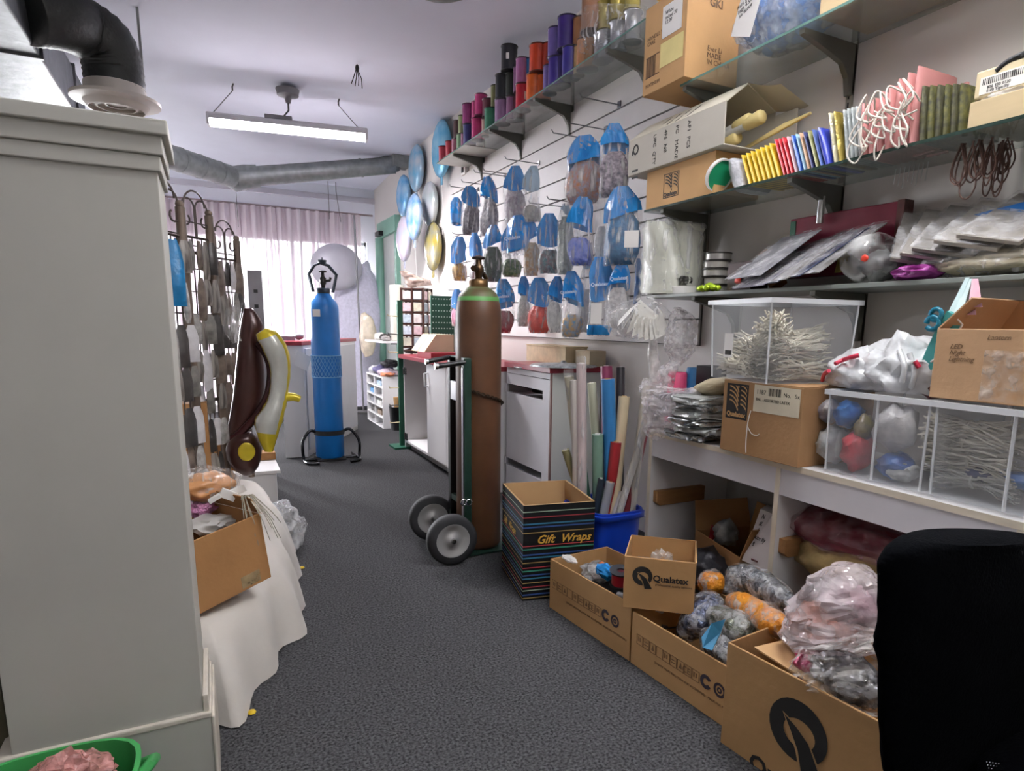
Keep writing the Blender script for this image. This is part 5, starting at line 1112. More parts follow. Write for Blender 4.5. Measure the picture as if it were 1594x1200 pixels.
# ------------------------------------------------------------------ middle shelf: cartons, dowels, packets
zt = Z3 + .001
ya, yb2 = W(1005, 325, X=1.955).y, W(1111, 296, X=1.955).y; hb = W(1109, 237, X=1.955)[2] - Z3
sc2 = carton('feather_carton', 'small tan carton with a printed feather emblem under the big white carton', (1.955, ya, zt), -PI / 2, ya - yb2, .26, hb, P('tan cardboard', '#c39a68', .85, var=.05, bump=.1), lid=True)
def feather(par, x, z, wd, hg, word='Qualatex', invert=False, eps=.001, ink=None):
    """square emblem: curved bands in a frame with the maker's word below, on the face y = 0"""
    ink = ink or M_black
    o = MB(); y0_, y1_ = -eps, -.0002
    if invert: o.bb((x, y0_, z), (x + wd, y1_, z + hg))
    else:
        f_ = wd * .03
        o.bb((x, y0_, z), (x + wd, y1_, z + f_)).bb((x, y0_, z + hg - f_), (x + wd, y1_, z + hg)).bb((x, y0_, z + f_), (x + f_, y1_, z + hg - f_)).bb((x + wd - f_, y0_, z + f_), (x + wd, y1_, z + hg - f_))
    obj('emblem_panel', o, ink, par)
    s = MB(); col = P('emblem tan', '#b98f5e', .8) if invert else ink; yy = -eps - .0004
    def band(c, r, a0, a1, t):
        p = arc((c[0], yy, c[1]), r, a0, a1, 8); q = arc((c[0], yy, c[1]), r - t, a0, a1, 8); k = [(u.x, u.z) for u in p] + [(u.x, u.z) for u in q[::-1]]
        k = [(min(max(u, x + wd * .06), x + wd * .94), min(max(v, z + hg * .24), z + hg * .95)) for u, v in k]
        for i in range(8):
            s.add([(k[i][0], yy, k[i][1]), (k[i + 1][0], yy, k[i + 1][1]), (k[16 - i][0], yy, k[16 - i][1]), (k[17 - i][0], yy, k[17 - i][1])], [(0, 1, 2, 3)])
    for i in range(6):
        band((x + wd * .1, z + hg * (.15 + .13 * i)), wd * .5, .25, 1.5, wd * .05); band((x + wd * .62, z + hg * (.12 + .13 * i)), wd * .42, .1, 1.45, wd * .05)
    obj('emblem_bands', s, col, par)
    txt(word, wd * .235, col if invert else ink, par, (x + wd * .05, yy - .0002, z + hg * .07), (1, 0, 0), (0, 0, 1), bold=.0008)
feather(sc2, (ya - yb2) * .28, hb * .18, (ya - yb2) * .23, hb * .64)
y0w, y1w = W(977, 277, X=1.925).y, W(1126, 226, X=1.925).y; zw0 = Z3 + hb + .006; zwt = W(1112, 164, X=1.925)[2]; Hw = zwt - zw0
Lw = y0w - y1w
wb = thing('white_carton', 'large white carton lying on its side, open end towards the camera, with black stencilled letters', 'carton', (1.925, y0w, zw0), -PI / 2)
M_wc = P('white corrugated', '#bdb8ac', .85, var=.06, vs=4, bump=.1)
o = MB().bb((0, 0, 0), (Lw, .005, Hw)).bb((0, .275, 0), (Lw, .28, Hw)).bb((0, .005, 0), (Lw, .275, .005)).bb((0, .005, .005), (.005, .275, Hw))
obj('body', o, M_wc, wb, bevel=.0015, bseg=1)
tp = MB(); 
tp.add([(0, 0, Hw), (Lw, 0, Hw), (Lw, .11, Hw + .085), (0, .11, Hw + .085), (0, .006, Hw - .001), (Lw, .006, Hw - .001), (Lw, .116, Hw + .083), (0, .116, Hw + .083)], [(0, 1, 2, 3), (7, 6, 5, 4), (0, 4, 5, 1), (1, 5, 6, 2), (2, 6, 7, 3), (3, 7, 4, 0)])
obj('slanting_top', tp, P('lit-tone carton top', '#cfc9b6', .85, var=.05), wb)  # same card coloured lighter, standing for light on the tilted face
tp = MB(); tp.add([(0, .11, Hw + .085), (Lw, .11, Hw + .085), (Lw, .28, Hw), (0, .28, Hw), (0, .11, Hw + .08), (Lw, .11, Hw + .08), (Lw, .28, Hw - .005), (0, .28, Hw - .005)], [(0, 1, 2, 3), (7, 6, 5, 4), (0, 4, 5, 1), (1, 5, 6, 2), (2, 6, 7, 3), (3, 7, 4, 0)])
obj('back_top', tp, P('lit-tone carton top', ''), wb)
fp_ = MB(); fp_.grid(lambda u, v: V((Lw + .0 + .13 * v, .11 + .17 * u + .05 * v, Hw + .085 - .085 * u - .035 * math.sin(v * 1.6) + .03 * v * u)), 4, 6); obj('flap', fp_, P('lit-tone carton top', ''), wb)
fp_ = MB(); fp_.bb((Lw, .275, .01), (Lw + .12, .28, Hw * .9)); obj('flap', fp_, M_wc, wb)
txt('Q   11', .065, M_black, wb, (.04, -.001, Hw * .85), (0, 0, -1), (1, 0, 0), bold=.0015)
for i, (a, b) in enumerate((('UPC  QTY', .3), ('4F5  N0', .42), ('PC   MADE', .54), ('AF1  PCS', .66))): txt(a, .03, M_black, wb, (Lw * b, -.001, Hw * .9), (0, 0, -1), (1, 0, 0))
for i, b in enumerate((.32, .42, .52, .62)): txt(('MEAS.', 'G.W. KGS', 'N.W. KGS', 'ITEM NO.')[i], .024, M_black, wb, (Lw * b, .085 - .001, Hw + .066), (0, -.8, -.6), (1, 0, 0))
# pale dowels lying in it
M_dow = P('pale yellow wood', '#dcc98a', .5, var=.08); M_dw = P('white wrap', '#cfcfcb', .4)
for i, (px, py, lb) in enumerate(((1170, 185, 'lower left of the two fat pale yellow wooden paddles by the white carton'), (1188, 180, 'right one of the two fat pale yellow wooden paddles by the white carton'), (1150, 212, 'short pale wooden paddle lying below the two fat ones'))):
    q = W(px, py, X=2.05); q2 = q + V((-.02, .3, -.05)); e = (q - q2).normalized()
    r = thing('wooden_paddle', lb, 'paddle', q2)
    obj('handle', MB().tube([(0, 0, 0), (q - q2) * .72], .02, 12), M_dw, r); obj('blade', MB().tube([(q - q2) * .7, (q - q2) * .74, (q - q2) * .97, (q - q2)], [.02, .026, .028, .022], 14), M_dow, r)
b = MB()
for i in range(7): q = W(1205 + 3 * i, 205 - 1.5 * i, X=2.1); b.tube([q + V((0, .22, -.04)), q + V((.01, -.05 - .01 * i, .02))], .006, 6)
single('thin_sticks', b, M_dow, 'bundle of thin yellow sticks behind the row of packets', 'sticks', W(1205, 205, X=2.1))
gl = thing('tub_lid', 'round green tub lid with a white rim beside the feather carton', 'lid', W(1121, 297, X=1.97)); q = W(1121, 273, X=1.97)
M = Matrix.Rotation(-PI / 2 + .5, 3, 'X')
obj('rim', MB().lathe([(.062, -.006), (.068, -.006), (.068, .01), (.06, .01)], q, 26, M=M, caps=False), M_tag, gl, world=True); obj('disc', MB().lathe([(.0, .0), (.062, .0), (.062, .006), (0, .006)], q, 26, M=M), P('emerald plastic', '#1f9a6a', .35, var=.05), gl, world=True)
def leaner(name, label, px, ph, th, dp, mat, lean=.33, X=1.965, Z=None, grp=None, cat='packet', yaw=0, wav=0):
    """thin packet standing on its edge on the shelf, leaning away along it"""
    Z = Z or zt; y = Yat(px, X, Z); m = mpp((X, y, Z)); h_ = ph * m; t_ = th * m * 2.1
    R = RZ(yaw) @ Matrix.Rotation(-lean, 3, 'X'); b = MB()
    rr = []
    for i in range(5):
        v = i / 4; k = (.7, 1, 1.0, .9, .35)[i]
        rr.append([R @ V((dp * (.5 + .5 * math.copysign(abs(math.cos(a)) ** .5, math.cos(a))), t_ / 2 * k * math.copysign(abs(math.sin(a)) ** .7, math.sin(a)) + wav * math.sin(v * 4 + a), h_ * v)) + V((X, y, Z)) for a in [2 * PI * j / 14 for j in range(14)]])
    b.rings(rr)
    return single(name, b, mat, label, cat, (X, y, Z), grp)
M_y = P('yellow card packet', '#d8b417', .4, var=.12, vs=12, bump=.2, bs=30)
ordn = ['first', 'second', 'third', 'fourth', 'fifth', 'sixth', 'seventh', 'eighth', 'ninth']
leaner('crinkled_packet', 'crinkled white clear-wrapped packet leaning between the green lid and the yellow packets', 1148, 46, 13, .18, P('crinkled white film', '#d5d6dc', .2, var=.25, vs=30, bump=1, bs=40), .45)
for i in range(7): leaner('yellow_packet', '%s yellow packet in the row, counted from the white carton' % ordn[i], 1166 + 7.6 * i, 47 + i, 3.6, .2, M_y, .42, grp='yellow packets on the middle shelf')
M_r = P('red card packet', '#b81f2c', .4, var=.1, bump=.2, bs=30)
for i in range(3): leaner('red_packet', '%s red packet next to the yellow ones' % ordn[i], 1220 + 6 * i, 56, 3.2, .2, M_r, .4, grp='red packets on the middle shelf')
for px, th, hx, nm in ((1238, 2.6, '#d3b3b8', 'pale pink'), (1245, 4, '#1f4fa0', 'deep blue'), (1252, 2.4, '#9cc0dc', 'light blue'), (1258, 2.6, '#c9a184', 'tan'), (1264, 2.6, '#2a2f55', 'navy blue'), (1271, 3, '#8a8a5c', 'olive'), (1278, 2.6, '#4a5f9a', 'slate blue'), (1287, 6, '#3340a6', 'thick royal blue')):
    leaner('coloured_packet', '%s packet standing in the row right of the red packets' % nm, px, 55, th, .2, P('packet ' + nm, hx, .35, var=.12, bump=.2, bs=30), .38, grp='coloured packets on the middle shelf')
M_go = P('gold foil', '#a8954a', .25, .5, var=.4, vs=14, bump=.8, bs=20)
for i, px in enumerate((1299, 1307)): leaner('gold_packet', '%s gold foil packet, right of the royal blue one' % ordn[i], px, 68, 5, .2, M_go if i else P('pale gold film', '#c6c0a0', .25, .2, var=.3, vs=20, bump=.7, bs=25), .25, grp='gold packets on the middle shelf')
for i in range(4): leaner('silver_packet', '%s silver clear packet between the gold and the pink bags' % ordn[i], 1318 + 6.5 * i, 66, 4, .2, P('silver clear pack', '#b9c0c0', .2, .3, var=.3, vs=20, bump=.8, bs=30), .2, grp='silver packets on the middle shelf')
M_pk = P('pink paper bag', '#c48684', .6, var=.1, vs=8); 
for i in range(7):
    px = 1342 + 12.2 * i
    g = leaner('pink_bag', '%s pink paper bag with white cord handles, counted from the silver packets' % ordn[i], px, 66 + 4 * i, 6, .2, M_pk, .12 - .02 * i, grp='pink paper bags on the middle shelf', cat='paper bag')
    b = MB(); o_ = V((1.955, Yat(px, 1.955, zt), zt)) - g.location; rnd = random.Random(i + 40)
    for k in range(3):
        z0_ = .035 + .045 * k + rnd.uniform(-.015, .02); l_ = rnd.uniform(.02, .07)
        b.tube(smooth_path([o_ + V((.01, rnd.uniform(-.015, .015), z0_ + .02)), o_ + V((-.025, rnd.uniform(-.02, .03), z0_ + .045)), o_ + V((-.04, rnd.uniform(-.03, .03), z0_ - l_ * .4)), o_ + V((-.03, rnd.uniform(-.04, .02), z0_ - l_)), o_ + V((-.012, rnd.uniform(-.03, .03), z0_ - .01))], 5), .003, 6)
    obj('cord_handle', b, M_cord, g)
q = W(1462, 150, X=2.08); y = Yat(1462, 2.08, zt)
for i, (py_, zz_, lb) in enumerate(((1452, .17, 'large flat pink paper bag standing behind the camouflage packets'), (1474, .155, 'second flat pink paper bag behind the camouflage packets, to the right'))):
    y = Yat(py_, 2.07 + .04 * i, zt); single('pink_bag', MB().box((2.09 + .04 * i, y, zt + zz_ / 2), (.012, .16, zz_), rot=Matrix.Rotation(-.08, 3, 'X')), P('flat pink paper', '#cf9490', .6, var=.05), lb, 'paper bag', (2.09, y, zt))
M_cam = P('camouflage fabric', '#15180f', .6, col2='#5e5c22', vs=48, bump=.5, bs=30)
for i in range(6): leaner('camouflage_packet', '%s camouflage-patterned packet, counted from the pink bags' % ordn[i], 1432 + 12 * i, 66 - 2 * i, 5.5, .2, M_cam if i % 2 else P('dark camouflage', '#15170f', .6, col2='#4c4a24', vs=48, bump=.5, bs=30), .08, grp='camouflage packets on the middle shelf')
ty0 = Yat(1505, 1.955, zt); tw = thing('wooden_tray', 'pale wooden tray with clear film and a barcode card on the middle shelf', 'tray', (1.955, ty0, zt), -PI / 2); mw = P('pale tray wood', '#c6b28c', .6, var=.1, vs=3, stretch=(1, 8, 8))
hT = W(1512, 160, X=1.955)[2] - zt
obj('side', MB().bb((0, 0, 0), (.5, .012, hT)), mw, tw, bevel=.002); obj('side', MB().bb((0, .012, 0), (.012, .25, hT)), mw, tw, bevel=.002); obj('side', MB().bb((0, .25, 0), (.5, .262, hT)), mw, tw, bevel=.002); obj('base', MB().bb((.012, .012, 0), (.5, .25, .01)), mw, tw)
single('clear_film_wad', MB().blob((2.03, ty0 - .07, zt + hT + .004), (.06, .07, .022), 3, .4, 3, 5), M_film2, 'wad of clear film in the wooden tray', 'plastic wrap', (2.03, ty0 - .07, zt + .03))
q = W(1570, 120, X=2.0); bcT = thing('barcode_card', 'cream rounded card with a black barcode standing in the wooden tray', 'card', q - V((0, 0, .05)))
obj('card', MB().box(q, (.01, .17, .075)), P('cream label card', '#d2c3a0', .6), bcT, world=True, bevel=.012); lbq = MB().box(q + V((-.006, -.005, -.006)), (.002, .15, .045)); obj('paper_label', lbq, M_tag, bcT, world=True)
bb2 = MB(); rnd = random.Random(4)
for i in range(26): bb2.box(q + V((-.0075, .062 - .005 * i, .004)), (.001, rnd.choice((.0015, .0025, .0035)), .016))
obj('bar_code', bb2, M_black, bcT, world=True); txt('806 330 0120\n0 40 Tigerlily', .011, M_black, bcT, q - bcT.location + V((-.0078, .05, -.016)), (0, -1, 0), (0, 0, 1))
q = W(1584, 94, X=2.0); single('dark_clip', MB().tube(smooth_path([q + V((0, .05, -.012)), q + V((0, .02, .005)), q + V((0, -.03, .01)), q + V((0, -.09, -.005))], 5), .009, 8).blob(q + V((0, -.03, .01)), (.012, .03, .012), 2, .1), M_blackm, 'black plastic clip on top of the barcode card', 'clip', q)

# ------------------------------------------------------------------ hanging twine under the middle shelf
tm = MB(); rnd = random.Random(9)
for i in range(22):
    px = rnd.uniform(1512, 1575); q = W(px, 235, X=2.06); l_ = rnd.uniform(.05, .14); w_ = rnd.uniform(.008, .02); q.x += rnd.uniform(-.06, .06); q.z = Z3 - .02
    tm.tube(smooth_path([q, q + V((0, w_, -l_ * .5)), q + V((0, w_ * 1.2, -l_)), q + V((0, 0, -l_ - .02)), q + V((0, -w_, -l_ * .9)), q + V((0, -w_ * .4, -l_ * .4)), q + V((0, .004, 0))], 4), .0024, 5)
single('twine_loops', tm, P('brown twine', '#5c4238', .8, var=.3), 'brown twine loops hanging in a tangle under the middle shelf', 'twine', W(1540, 320, X=2.06), kind='stuff')
tk = MB()
for i in range(8):
    q = W(1395 + 7 * i, 262, X=2.16); q.z = Z3 - .012; tk.tube([q, q + V((0, .004, -.05 - .01 * (i % 3)))], .0016, 4)
single('silver_strands', tk, P('silver strand', '#b9bcba', .3, .6), 'thin silver strands hanging behind the middle shelf', 'strands', W(1420, 300, X=2.16), kind='stuff')

# ------------------------------------------------------------------ grey shelf: rolls, tins, packets
zq = Z4 + .001
M_wr = P('white wrapped roll', '#c9cbbd', .35, var=.06, vs=12, bump=.35, bs=16, stretch=(1, 1, .4))
for nm, lv_, X, lb in (('front', [((1016, 345), (1044, 346)), ((1011, 360), (1048, 360)), ((1008, 395), (1054, 395)), ((1004, 430), (1060, 430)), ((1002, 456), (1063, 456))], 2.0, 'white film-wrapped bundle, taller front one, at the left end of the grey shelf'), ('back', [((1046, 340), (1090, 350)), ((1046, 370), (1088, 370)), ((1050, 410), (1086, 410)), ((1055, 448), (1084, 450))], 2.1, 'white film-wrapped bundle behind the taller front one on the grey shelf')):
    b = MB(); pillow(b, interp(lv_, 3), None, .075, X=X, n=20, wr=.1); q = W((lv_[-1][0][0] + lv_[-1][1][0]) / 2, lv_[-1][0][1], X=X)
    dzz = zq - min(v.z for v in b.v); b.v = [v + V((0, 0, dzz)) if v.z < q.z + .03 else v for v in b.v]
    o = single('wrapped_roll', b, M_wr, lb, 'bundle', (X, q.y, zq))
    b = MB(); pillow(b, interp([((l[0][0] - 1, l[0][1] - 3), (l[1][0] + 1, l[1][1] - 3)) for l in lv_], 3), None, .082, X=X, n=20, wr=.16); f = obj('film', b, M_filmthin, o); f.data.transform(Matrix.Translation(-o.location))
M_tin = P('silver tin', '#b4b3b0', .28, .75, var=.1)
ty = Yat(1113, 2.08, zq)
for i in range(5):
    z = zq + .036 * i; X = 2.08 + .006 * math.sin(i * 2); t = thing('ribbon_tin', '%s silver ribbon spool in the stack of five on the grey shelf' % ('lowest', 'second lowest', 'middle', 'second highest', 'topmost')[i], 'spool', (X, ty, z), 0, 'stack of silver ribbon spools')
    obj('winding', MB().lathe([(.057, .005), (.057, .03)], (0, 0, 0), 24), M_tin if i == 4 else P('pale grey ribbon', '#a9a6a0', .4, .2, var=.08), t); obj('flange', MB().lathe([(.06, 0), (.061, .004), (.057, .005)], (0, 0, 0), 24).lathe([(.057, .03), (.061, .031), (.061, .035), (.05, .0355)], (0, 0, 0), 24), P('dark tin edge', '#3a3836', .4, .5), t)
q = V((2.0, Yat(1060, 2.0, zq), zq)); wbx = single('white_box', MB().box(q + V((0, 0, .017)), (.08, .11, .034), rot=RZ(.1)), M_tag, 'small white box in front of the wrapped bundles on the grey shelf', 'box', q, bevel=.002)
b = MB(); rnd = random.Random(3)
for i in range(9):
    c = q + V((rnd.uniform(-.03, .03), rnd.uniform(-.045, .045), .036 + rnd.uniform(0.016, .03))); a = rnd.uniform(0, PI)
    e = V((math.cos(a), math.sin(a), 0)); pts = arc(c, .016, 0, 2 * PI, 10, e, V((0, 0, 1))); nrm = V((-math.sin(a), math.cos(a), 0)) * .008
    for k in range(10): b.add([pts[k] - nrm, pts[k] + nrm, pts[k + 1] + nrm, pts[k + 1] - nrm], [(0, 1, 2, 3)], 0, True)
single('silver_bows', b, M_chrome, 'curly silver bows on top of the small white box', 'bows', q + V((0, 0, .035)))
q = V((1.975, Yat(1103, 1.975, zq), zq)); b = MB()
for i in range(9):
    a = 2 * PI * i / 9; b.blob(q + V((.025 * math.cos(a), .045 * math.sin(a), .016)), (.016, .022, .013), 2, .3, 3, i)
b.blob(q + V((0, 0, .024)), (.02, .03, .016), 2, .3, 3, 20)
b.v = [V((v.x, v.y, max(v.z, zq))) for v in b.v]
single('green_rosette', b, P('lime foil', '#a8c81e', .25, .4, var=.3, vs=20, bump=.5, bs=40), 'lime green foil rosette in front of the spool stack', 'rosette', q)
q = V((2.05, Yat(1157, 2.05, zq), zq)); t = single('dark_box', MB().box(q + V((.02, 0, .06)), (.1, .14, .12)), P('dark maroon card', '#2c1715', .5, var=.4, vs=20), 'dark maroon box with a red spot right of the spool stack', 'box', q, bevel=.003)
obj('red_print', MB().blob((-.035, .0, .045), (.006, .02, .016), 2, .2), P('red print', '#c8321c', .4), t)
q = V((2.12, Yat(1200, 2.12, zq), zq)); single('orange_packet', MB().box(q + V((0, 0, .09)), (.06, .05, .16), rot=Matrix.Rotation(-.5, 3, 'X')), P('orange printed pack', '#9a5a1c', .35, var=.4, vs=14), 'orange-brown packet leaning behind the clear packets on the grey shelf', 'packet', q, bevel=.004)
# fanned flat clear packets, overhanging the edge
sheets = [('#8d8a98', 'lilac-grey', 1205, 0), ('#6f7480', 'slate', 1222, 1), ('#8f8c88', 'warm grey', 1240, 2), ('#48506a', 'blue-printed', 1262, 3), ('#7d7a76', 'taupe', 1285, 4), ('#9a9aa0', 'pale', 1195, 5)]
for hx, nm, px, k in sheets:
    y = Yat(px + 12, 2.04, zq + .1); z = zq + .086 + .009 * k; R = Matrix.Rotation(-.16 - .02 * k, 3, 'Y') @ RZ(.3 * math.sin(k * 1.7))
    b = MB().box((0, 0, 0), (.3, .25, .004)); R = RZ(-.3 + .06 * math.sin(k * 1.7)) @ Matrix.Rotation(-.58 - .01 * k, 3, 'Y'); b.v = [R @ v + V((2.02, y, z)) for v in b.v]
    o = single('flat_packet', b, P('sheet ' + nm, hx, .15, .1, var=.35, vs=10, bump=.35, bs=12), '%s flat clear-wrapped packet in the fanned pile on the grey shelf' % nm, 'packet', (2.02, y, z), 'fanned flat packets on the grey shelf', bevel=.001)
    b = MB().grid(lambda u, v: R @ V((-.157 + .314 * u, -.135 + .27 * v, .006 + .006 * noise.noise(V((u * 6, v * 6, k * 3))))), 10, 10); obj('film', b, film('shiny film', '#f4f4f8', .22, .06, 14, 1, .4), o)
y0_, y1_ = Yat(1226, 2.17, zq + .1), Yat(1392, 2.17, zq + .1); zA, zB = W(1300, 345 - 15, X=2.17)[2], Z4 + .1
ms = thing('printed_packet', 'large maroon packet with yellow and teal print leaning on the wall above the fanned packets', 'packet', (2.17, (y0_ + y1_) / 2, zq + .05))
obj('sheet', MB().bb((2.165, y1_, zq + .05), (2.2, y0_, zA)), P('maroon print', '#7c2a3c', .25, var=.15, vs=6), ms, world=True, bevel=.004)
obj('green_band', MB().bb((2.162, y0_ - .03, zq + .06), (2.165, y0_ - .004, zA - .01)), P('green print', '#2c6a50', .3), ms, world=True)
obj('yellow_print', MB().prism([(0, 0), (.09, 0), (.06, .06), (.02, .1)], (2.164, (y0_ + y1_) / 2, zq + .06), (0, -1, 0), (0, 0, 1), .002), P('ochre print', '#b99a4a', .3, var=.4, vs=30), ms, world=True)
obj('teal_print', MB().prism([(0, 0), (.1, .01), (.05, .07)], (2.164, (y0_ + y1_) / 2 - .08, zq + .06), (0, -1, 0), (0, 0, 1), .002), P('teal print', '#2a6672', .3, var=.3, vs=30), ms, world=True)
obj('edge_strips', MB().bb((2.15, y1_ - .03, zq + .05), (2.2, y1_ - .004, zA)), P('maroon edge', '#5a2a24', .4, var=.4, vs=40), ms, world=True)
y = Yat(1352, 2.02, zq); rb = thing('round_clear_bag', 'puffed round clear bag with a red mark between the flat packets on the grey shelf', 'bag', (2.02, y, zq))
obj('film', MB().blob((0, 0, .085), (.11, .095, .085), 4, .12, 2, 6, flat=.084), film('taut film', '#eef0f0', .22, .06, 10, .9, .45), rb); obj('contents', MB().blob((.03, -.02, .06), (.07, .06, .05), 3, .3, 2, 4, flat=.05), P('grey contents', '#6f7070', .5, var=.4, vs=15), rb); obj('red_mark', MB().blob((-.095, -.045, .075), (.006, .014, .012), 2, .2), P('red print', ''), rb)
for k, (px, hx, nm, rz_, tl) in enumerate(((1425, '#858079', 'dull grey', .5, .62), (1450, '#9a948a', 'beige-grey', .35, .58), (1478, '#8a867f', 'mid grey', .2, .55), (1520, '#b0aaa0', 'pale striped', .1, .5), (1565, '#a29c92', 'cream-edged', -.05, .48))):
    y = Yat(px, 2.05, zq + .06); R = RZ(rz_) @ Matrix.Rotation(-tl, 3, 'Y') @ Matrix.Rotation(.25, 3, 'X'); b = MB().box((0, 0, 0), (.3, .17, .012)); b.v = [R @ v + V((2.09, y, zq + .135 + .008 * k)) for v in b.v]
    o = single('flat_packet', b, P('slab ' + nm, hx, .3, var=.25, vs=9, bump=.2), '%s flat packet propped on the right part of the grey shelf' % nm, 'packet', (2.07, y, zq + .02), 'propped flat packets on the grey shelf', bevel=.002)
    b = MB().grid(lambda u, v: R @ V((-.155 + .31 * u, -.09 + .18 * v, .012 + .006 * noise.noise(V((u * 6, v * 6, k * 3))))) + V((.02, 0, .115 + .008 * k)), 8, 8); obj('film', b, film('shiny film', ''), o)
y = Yat(1572, 2.12, zq + .2); b = MB().box((2.12, y, W(1572, 330, X=2.12)[2]), (.02, .2, .035), rot=Matrix.Rotation(-.12, 3, 'X')); single('blue_strip', b, P('bright blue strip', '#1c69b0', .35), 'bright blue flat strip sticking out over the packets on the grey shelf', 'strip', (2.12, y, 1.5), bevel=.003)
y = Yat(1425, 1.99, zq); single('magenta_packet', MB().blob((2.0, y, zq + .025), (.07, .075, .026), 3, .35, 2.6, 3, flat=.024, fold=.2), P('magenta film', '#a84a9c', .25, var=.3, vs=16, bump=.8, bs=25), 'crumpled magenta plastic packet at the front of the grey shelf', 'packet', (2.0, y, zq))
y = Yat(1545, 2.07, zq); cbg = thing('cream_bag', 'long clear bag of cream-coloured goods lying at the near end of the grey shelf', 'bag', (2.07, y, zq))
obj('contents', MB().blob((0, -.02, .04), (.1, .2, .035), 4, .25, 2.2, 7, flat=.034), P('cream fabric', '#c6bda2', .7, var=.2, vs=12, bump=.6, bs=24), cbg); obj('film', MB().blob((0, 0, .045), (.115, .235, .045), 4, .3, 2.6, 9, flat=.043), M_filmthin, cbg)

# ------------------------------------------------------------------ white desk along the right wall
DX, DZ = 1.736, .75
yL, yM = 2.276, 1.546
dk_ = thing('desk', 'long white laminate desk with open bays and wooden cleats along the right wall', 'desk', (DX, 1.4, 0))
obj('worktop', MB().bb((DX, -.6, DZ - .022), (2.24, yL, DZ)), M_white, dk_, world=True, bevel=.0015)
M_edge = P('cream edge band', '#cdc3b0', .5)
obj('edge_band', MB().bb((DX - .002, -.6, DZ - .021), (DX, yL, DZ - .001)), M_edge, dk_, world=True)
for a, b in ((yM + .0, yL - .02), (.79, yM - .02), (-.6, .77)): obj('apron', MB().bb((DX + .002, a, DZ - .115), (DX + .02, b, DZ - .022)), M_lav, dk_, world=True)
for y in (yL, yM, .79):
    obj('side_panel', MB().bb((DX, y - .02, 0), (2.2, y, DZ - .022)), M_white, dk_, world=True); obj('edge_band', MB().bb((DX - .002, y - .02, 0), (DX, y, DZ - .022)), M_edge, dk_, world=True)
obj('back_panel', MB().bb((2.2, -.6, .0), (2.215, yL, DZ - .022)), P('grey back panel', '#8f8d8a', .7), dk_, world=True)
M_cl = P('raw wood cleat', '#8a6238', .7, var=.15, vs=3, stretch=(1, 12, 12))
for y in (yL - .02, yM - .02):
    c = W(1018, 774, Y=y); z = c[2] if y > 2 else W(1218, 850, Y=y)[2]
    obj('cleat', MB().prism([(.0, -.03), (.03, -.045), (.3, -.03), (.3, .03), (0, .03)] if 0 else [(0, -.018), (.02, -.034), (.28, -.034), (.28, .034), (0, .034)], (DX + .02, y, z), (1, 0, 0), (0, 0, 1), -.03), M_cl, dk_, world=True, bevel=.002)

# ------------------------------------------------------------------ on the desk: carton with emblem, clear bins, bags
yA_, yB2 = 1.806, 1.44
hm = 1.016 - DZ - .001
ec = carton('emblem_carton', 'brown carton with a black feather emblem and a white address label on the desk', (1.712, yA_, DZ + .001), -PI / 2, yA_ - yB2, .36, hm, P('box cardboard', '#9c7750', .85, var=.07, bump=.12), lid=True)
Lm = yA_ - yB2
feather(ec, Lm * .055, hm * .47, Lm * .29, hm * .49, invert=True)
obj('paper_label', MB().bb((Lm * .42, -.0015, hm * .62), (Lm * .97, -.0005, hm * .98)), P('beige label', '#cfc6ae', .7), ec)
b = MB(); rnd = random.Random(8)
for i in range(16): b.bb((Lm * .6 + .0035 * i, -.002, hm * .85), (Lm * .6 + .0035 * i + rnd.choice((.001, .0018, .0026)), -.0014, hm * .95))
obj('bar_code', b, M_black, ec); txt('1187', .022, M_black, ec, (Lm * .45, -.0018, hm * .86), (1, 0, 0), (0, 0, 1)); txt('No.   5x', .02, M_black, ec, (Lm * .78, -.0018, hm * .86), (1, 0, 0), (0, 0, 1)); txt('BAL - ASSORTED LATEX', .014, M_black, ec, (Lm * .45, -.0018, hm * .77), (1, 0, 0), (0, 0, 1))
b = MB(); b.tube(smooth_path([V((Lm * .4, -.003, hm * .62)), V((Lm * .375, -.004, hm * .45)), V((Lm * .37, -.004, hm * .2)), V((Lm * .38, -.004, .01))], 6), .0022, 5); b.tube(smooth_path([V((Lm * .375, -.004, hm * .4)), V((Lm * .44, -.008, hm * .32)), V((Lm * .5, -.004, hm * .3)), V((Lm * .53, -.004, hm * .33))], 5), .0018, 5)
obj('loose_tape', b, M_cord, ec)
def clear_bin(label, loc, rz, L, D, H, flare=.06, rib=None):
    r = thing('clear_bin', label, 'plastic bin', loc, rz, 'clear plastic bins on the desk')
    def rect(l, d, z, n=1): return [V((-l / 2, -d / 2, z)), V((l / 2, -d / 2, z)), V((l / 2, d / 2, z)), V((-l / 2, d / 2, z))]
    k = 1 - flare; b = MB(); b.rings([rect(L * k, D * k, .003), rect(L, D, H)], caps=False); b.add(rect(L * k, D * k, .003), [(0, 1, 2, 3)]); b.sm = [False] * len(b.f); obj('body', b, M_bin, r)
    e = .012; b = MB(); b.rings([rect(L, D, H - .016), rect(L + 2 * e, D + 2 * e, H - .016), rect(L + 2 * e, D + 2 * e, H), rect(L, D, H)], closed=True, caps=False); b.sm = [False] * len(b.f); obj('rim', b, M_binrim, r)
    for sx in (-1, 1):
        for sy in (-1, 1): obj('corner_ridge', MB().tube([(sx * L * k / 2, sy * D * k / 2, .005), (sx * L / 2, sy * D / 2, H - .016)], .0035, 5), M_binrim, r)
    if rib is not None: obj('rib', MB().tube([(rib * L * k, -D * k / 2, .005), (rib * L, -D / 2, H - .016)], .0045, 5), M_binrim, r)
    return r
zt_ = 1.016 + .004
pn, plft, prt = W(1192, 600, Z=zt_), W(1125.5, 584, Z=zt_), W(1330, 592, Z=zt_)
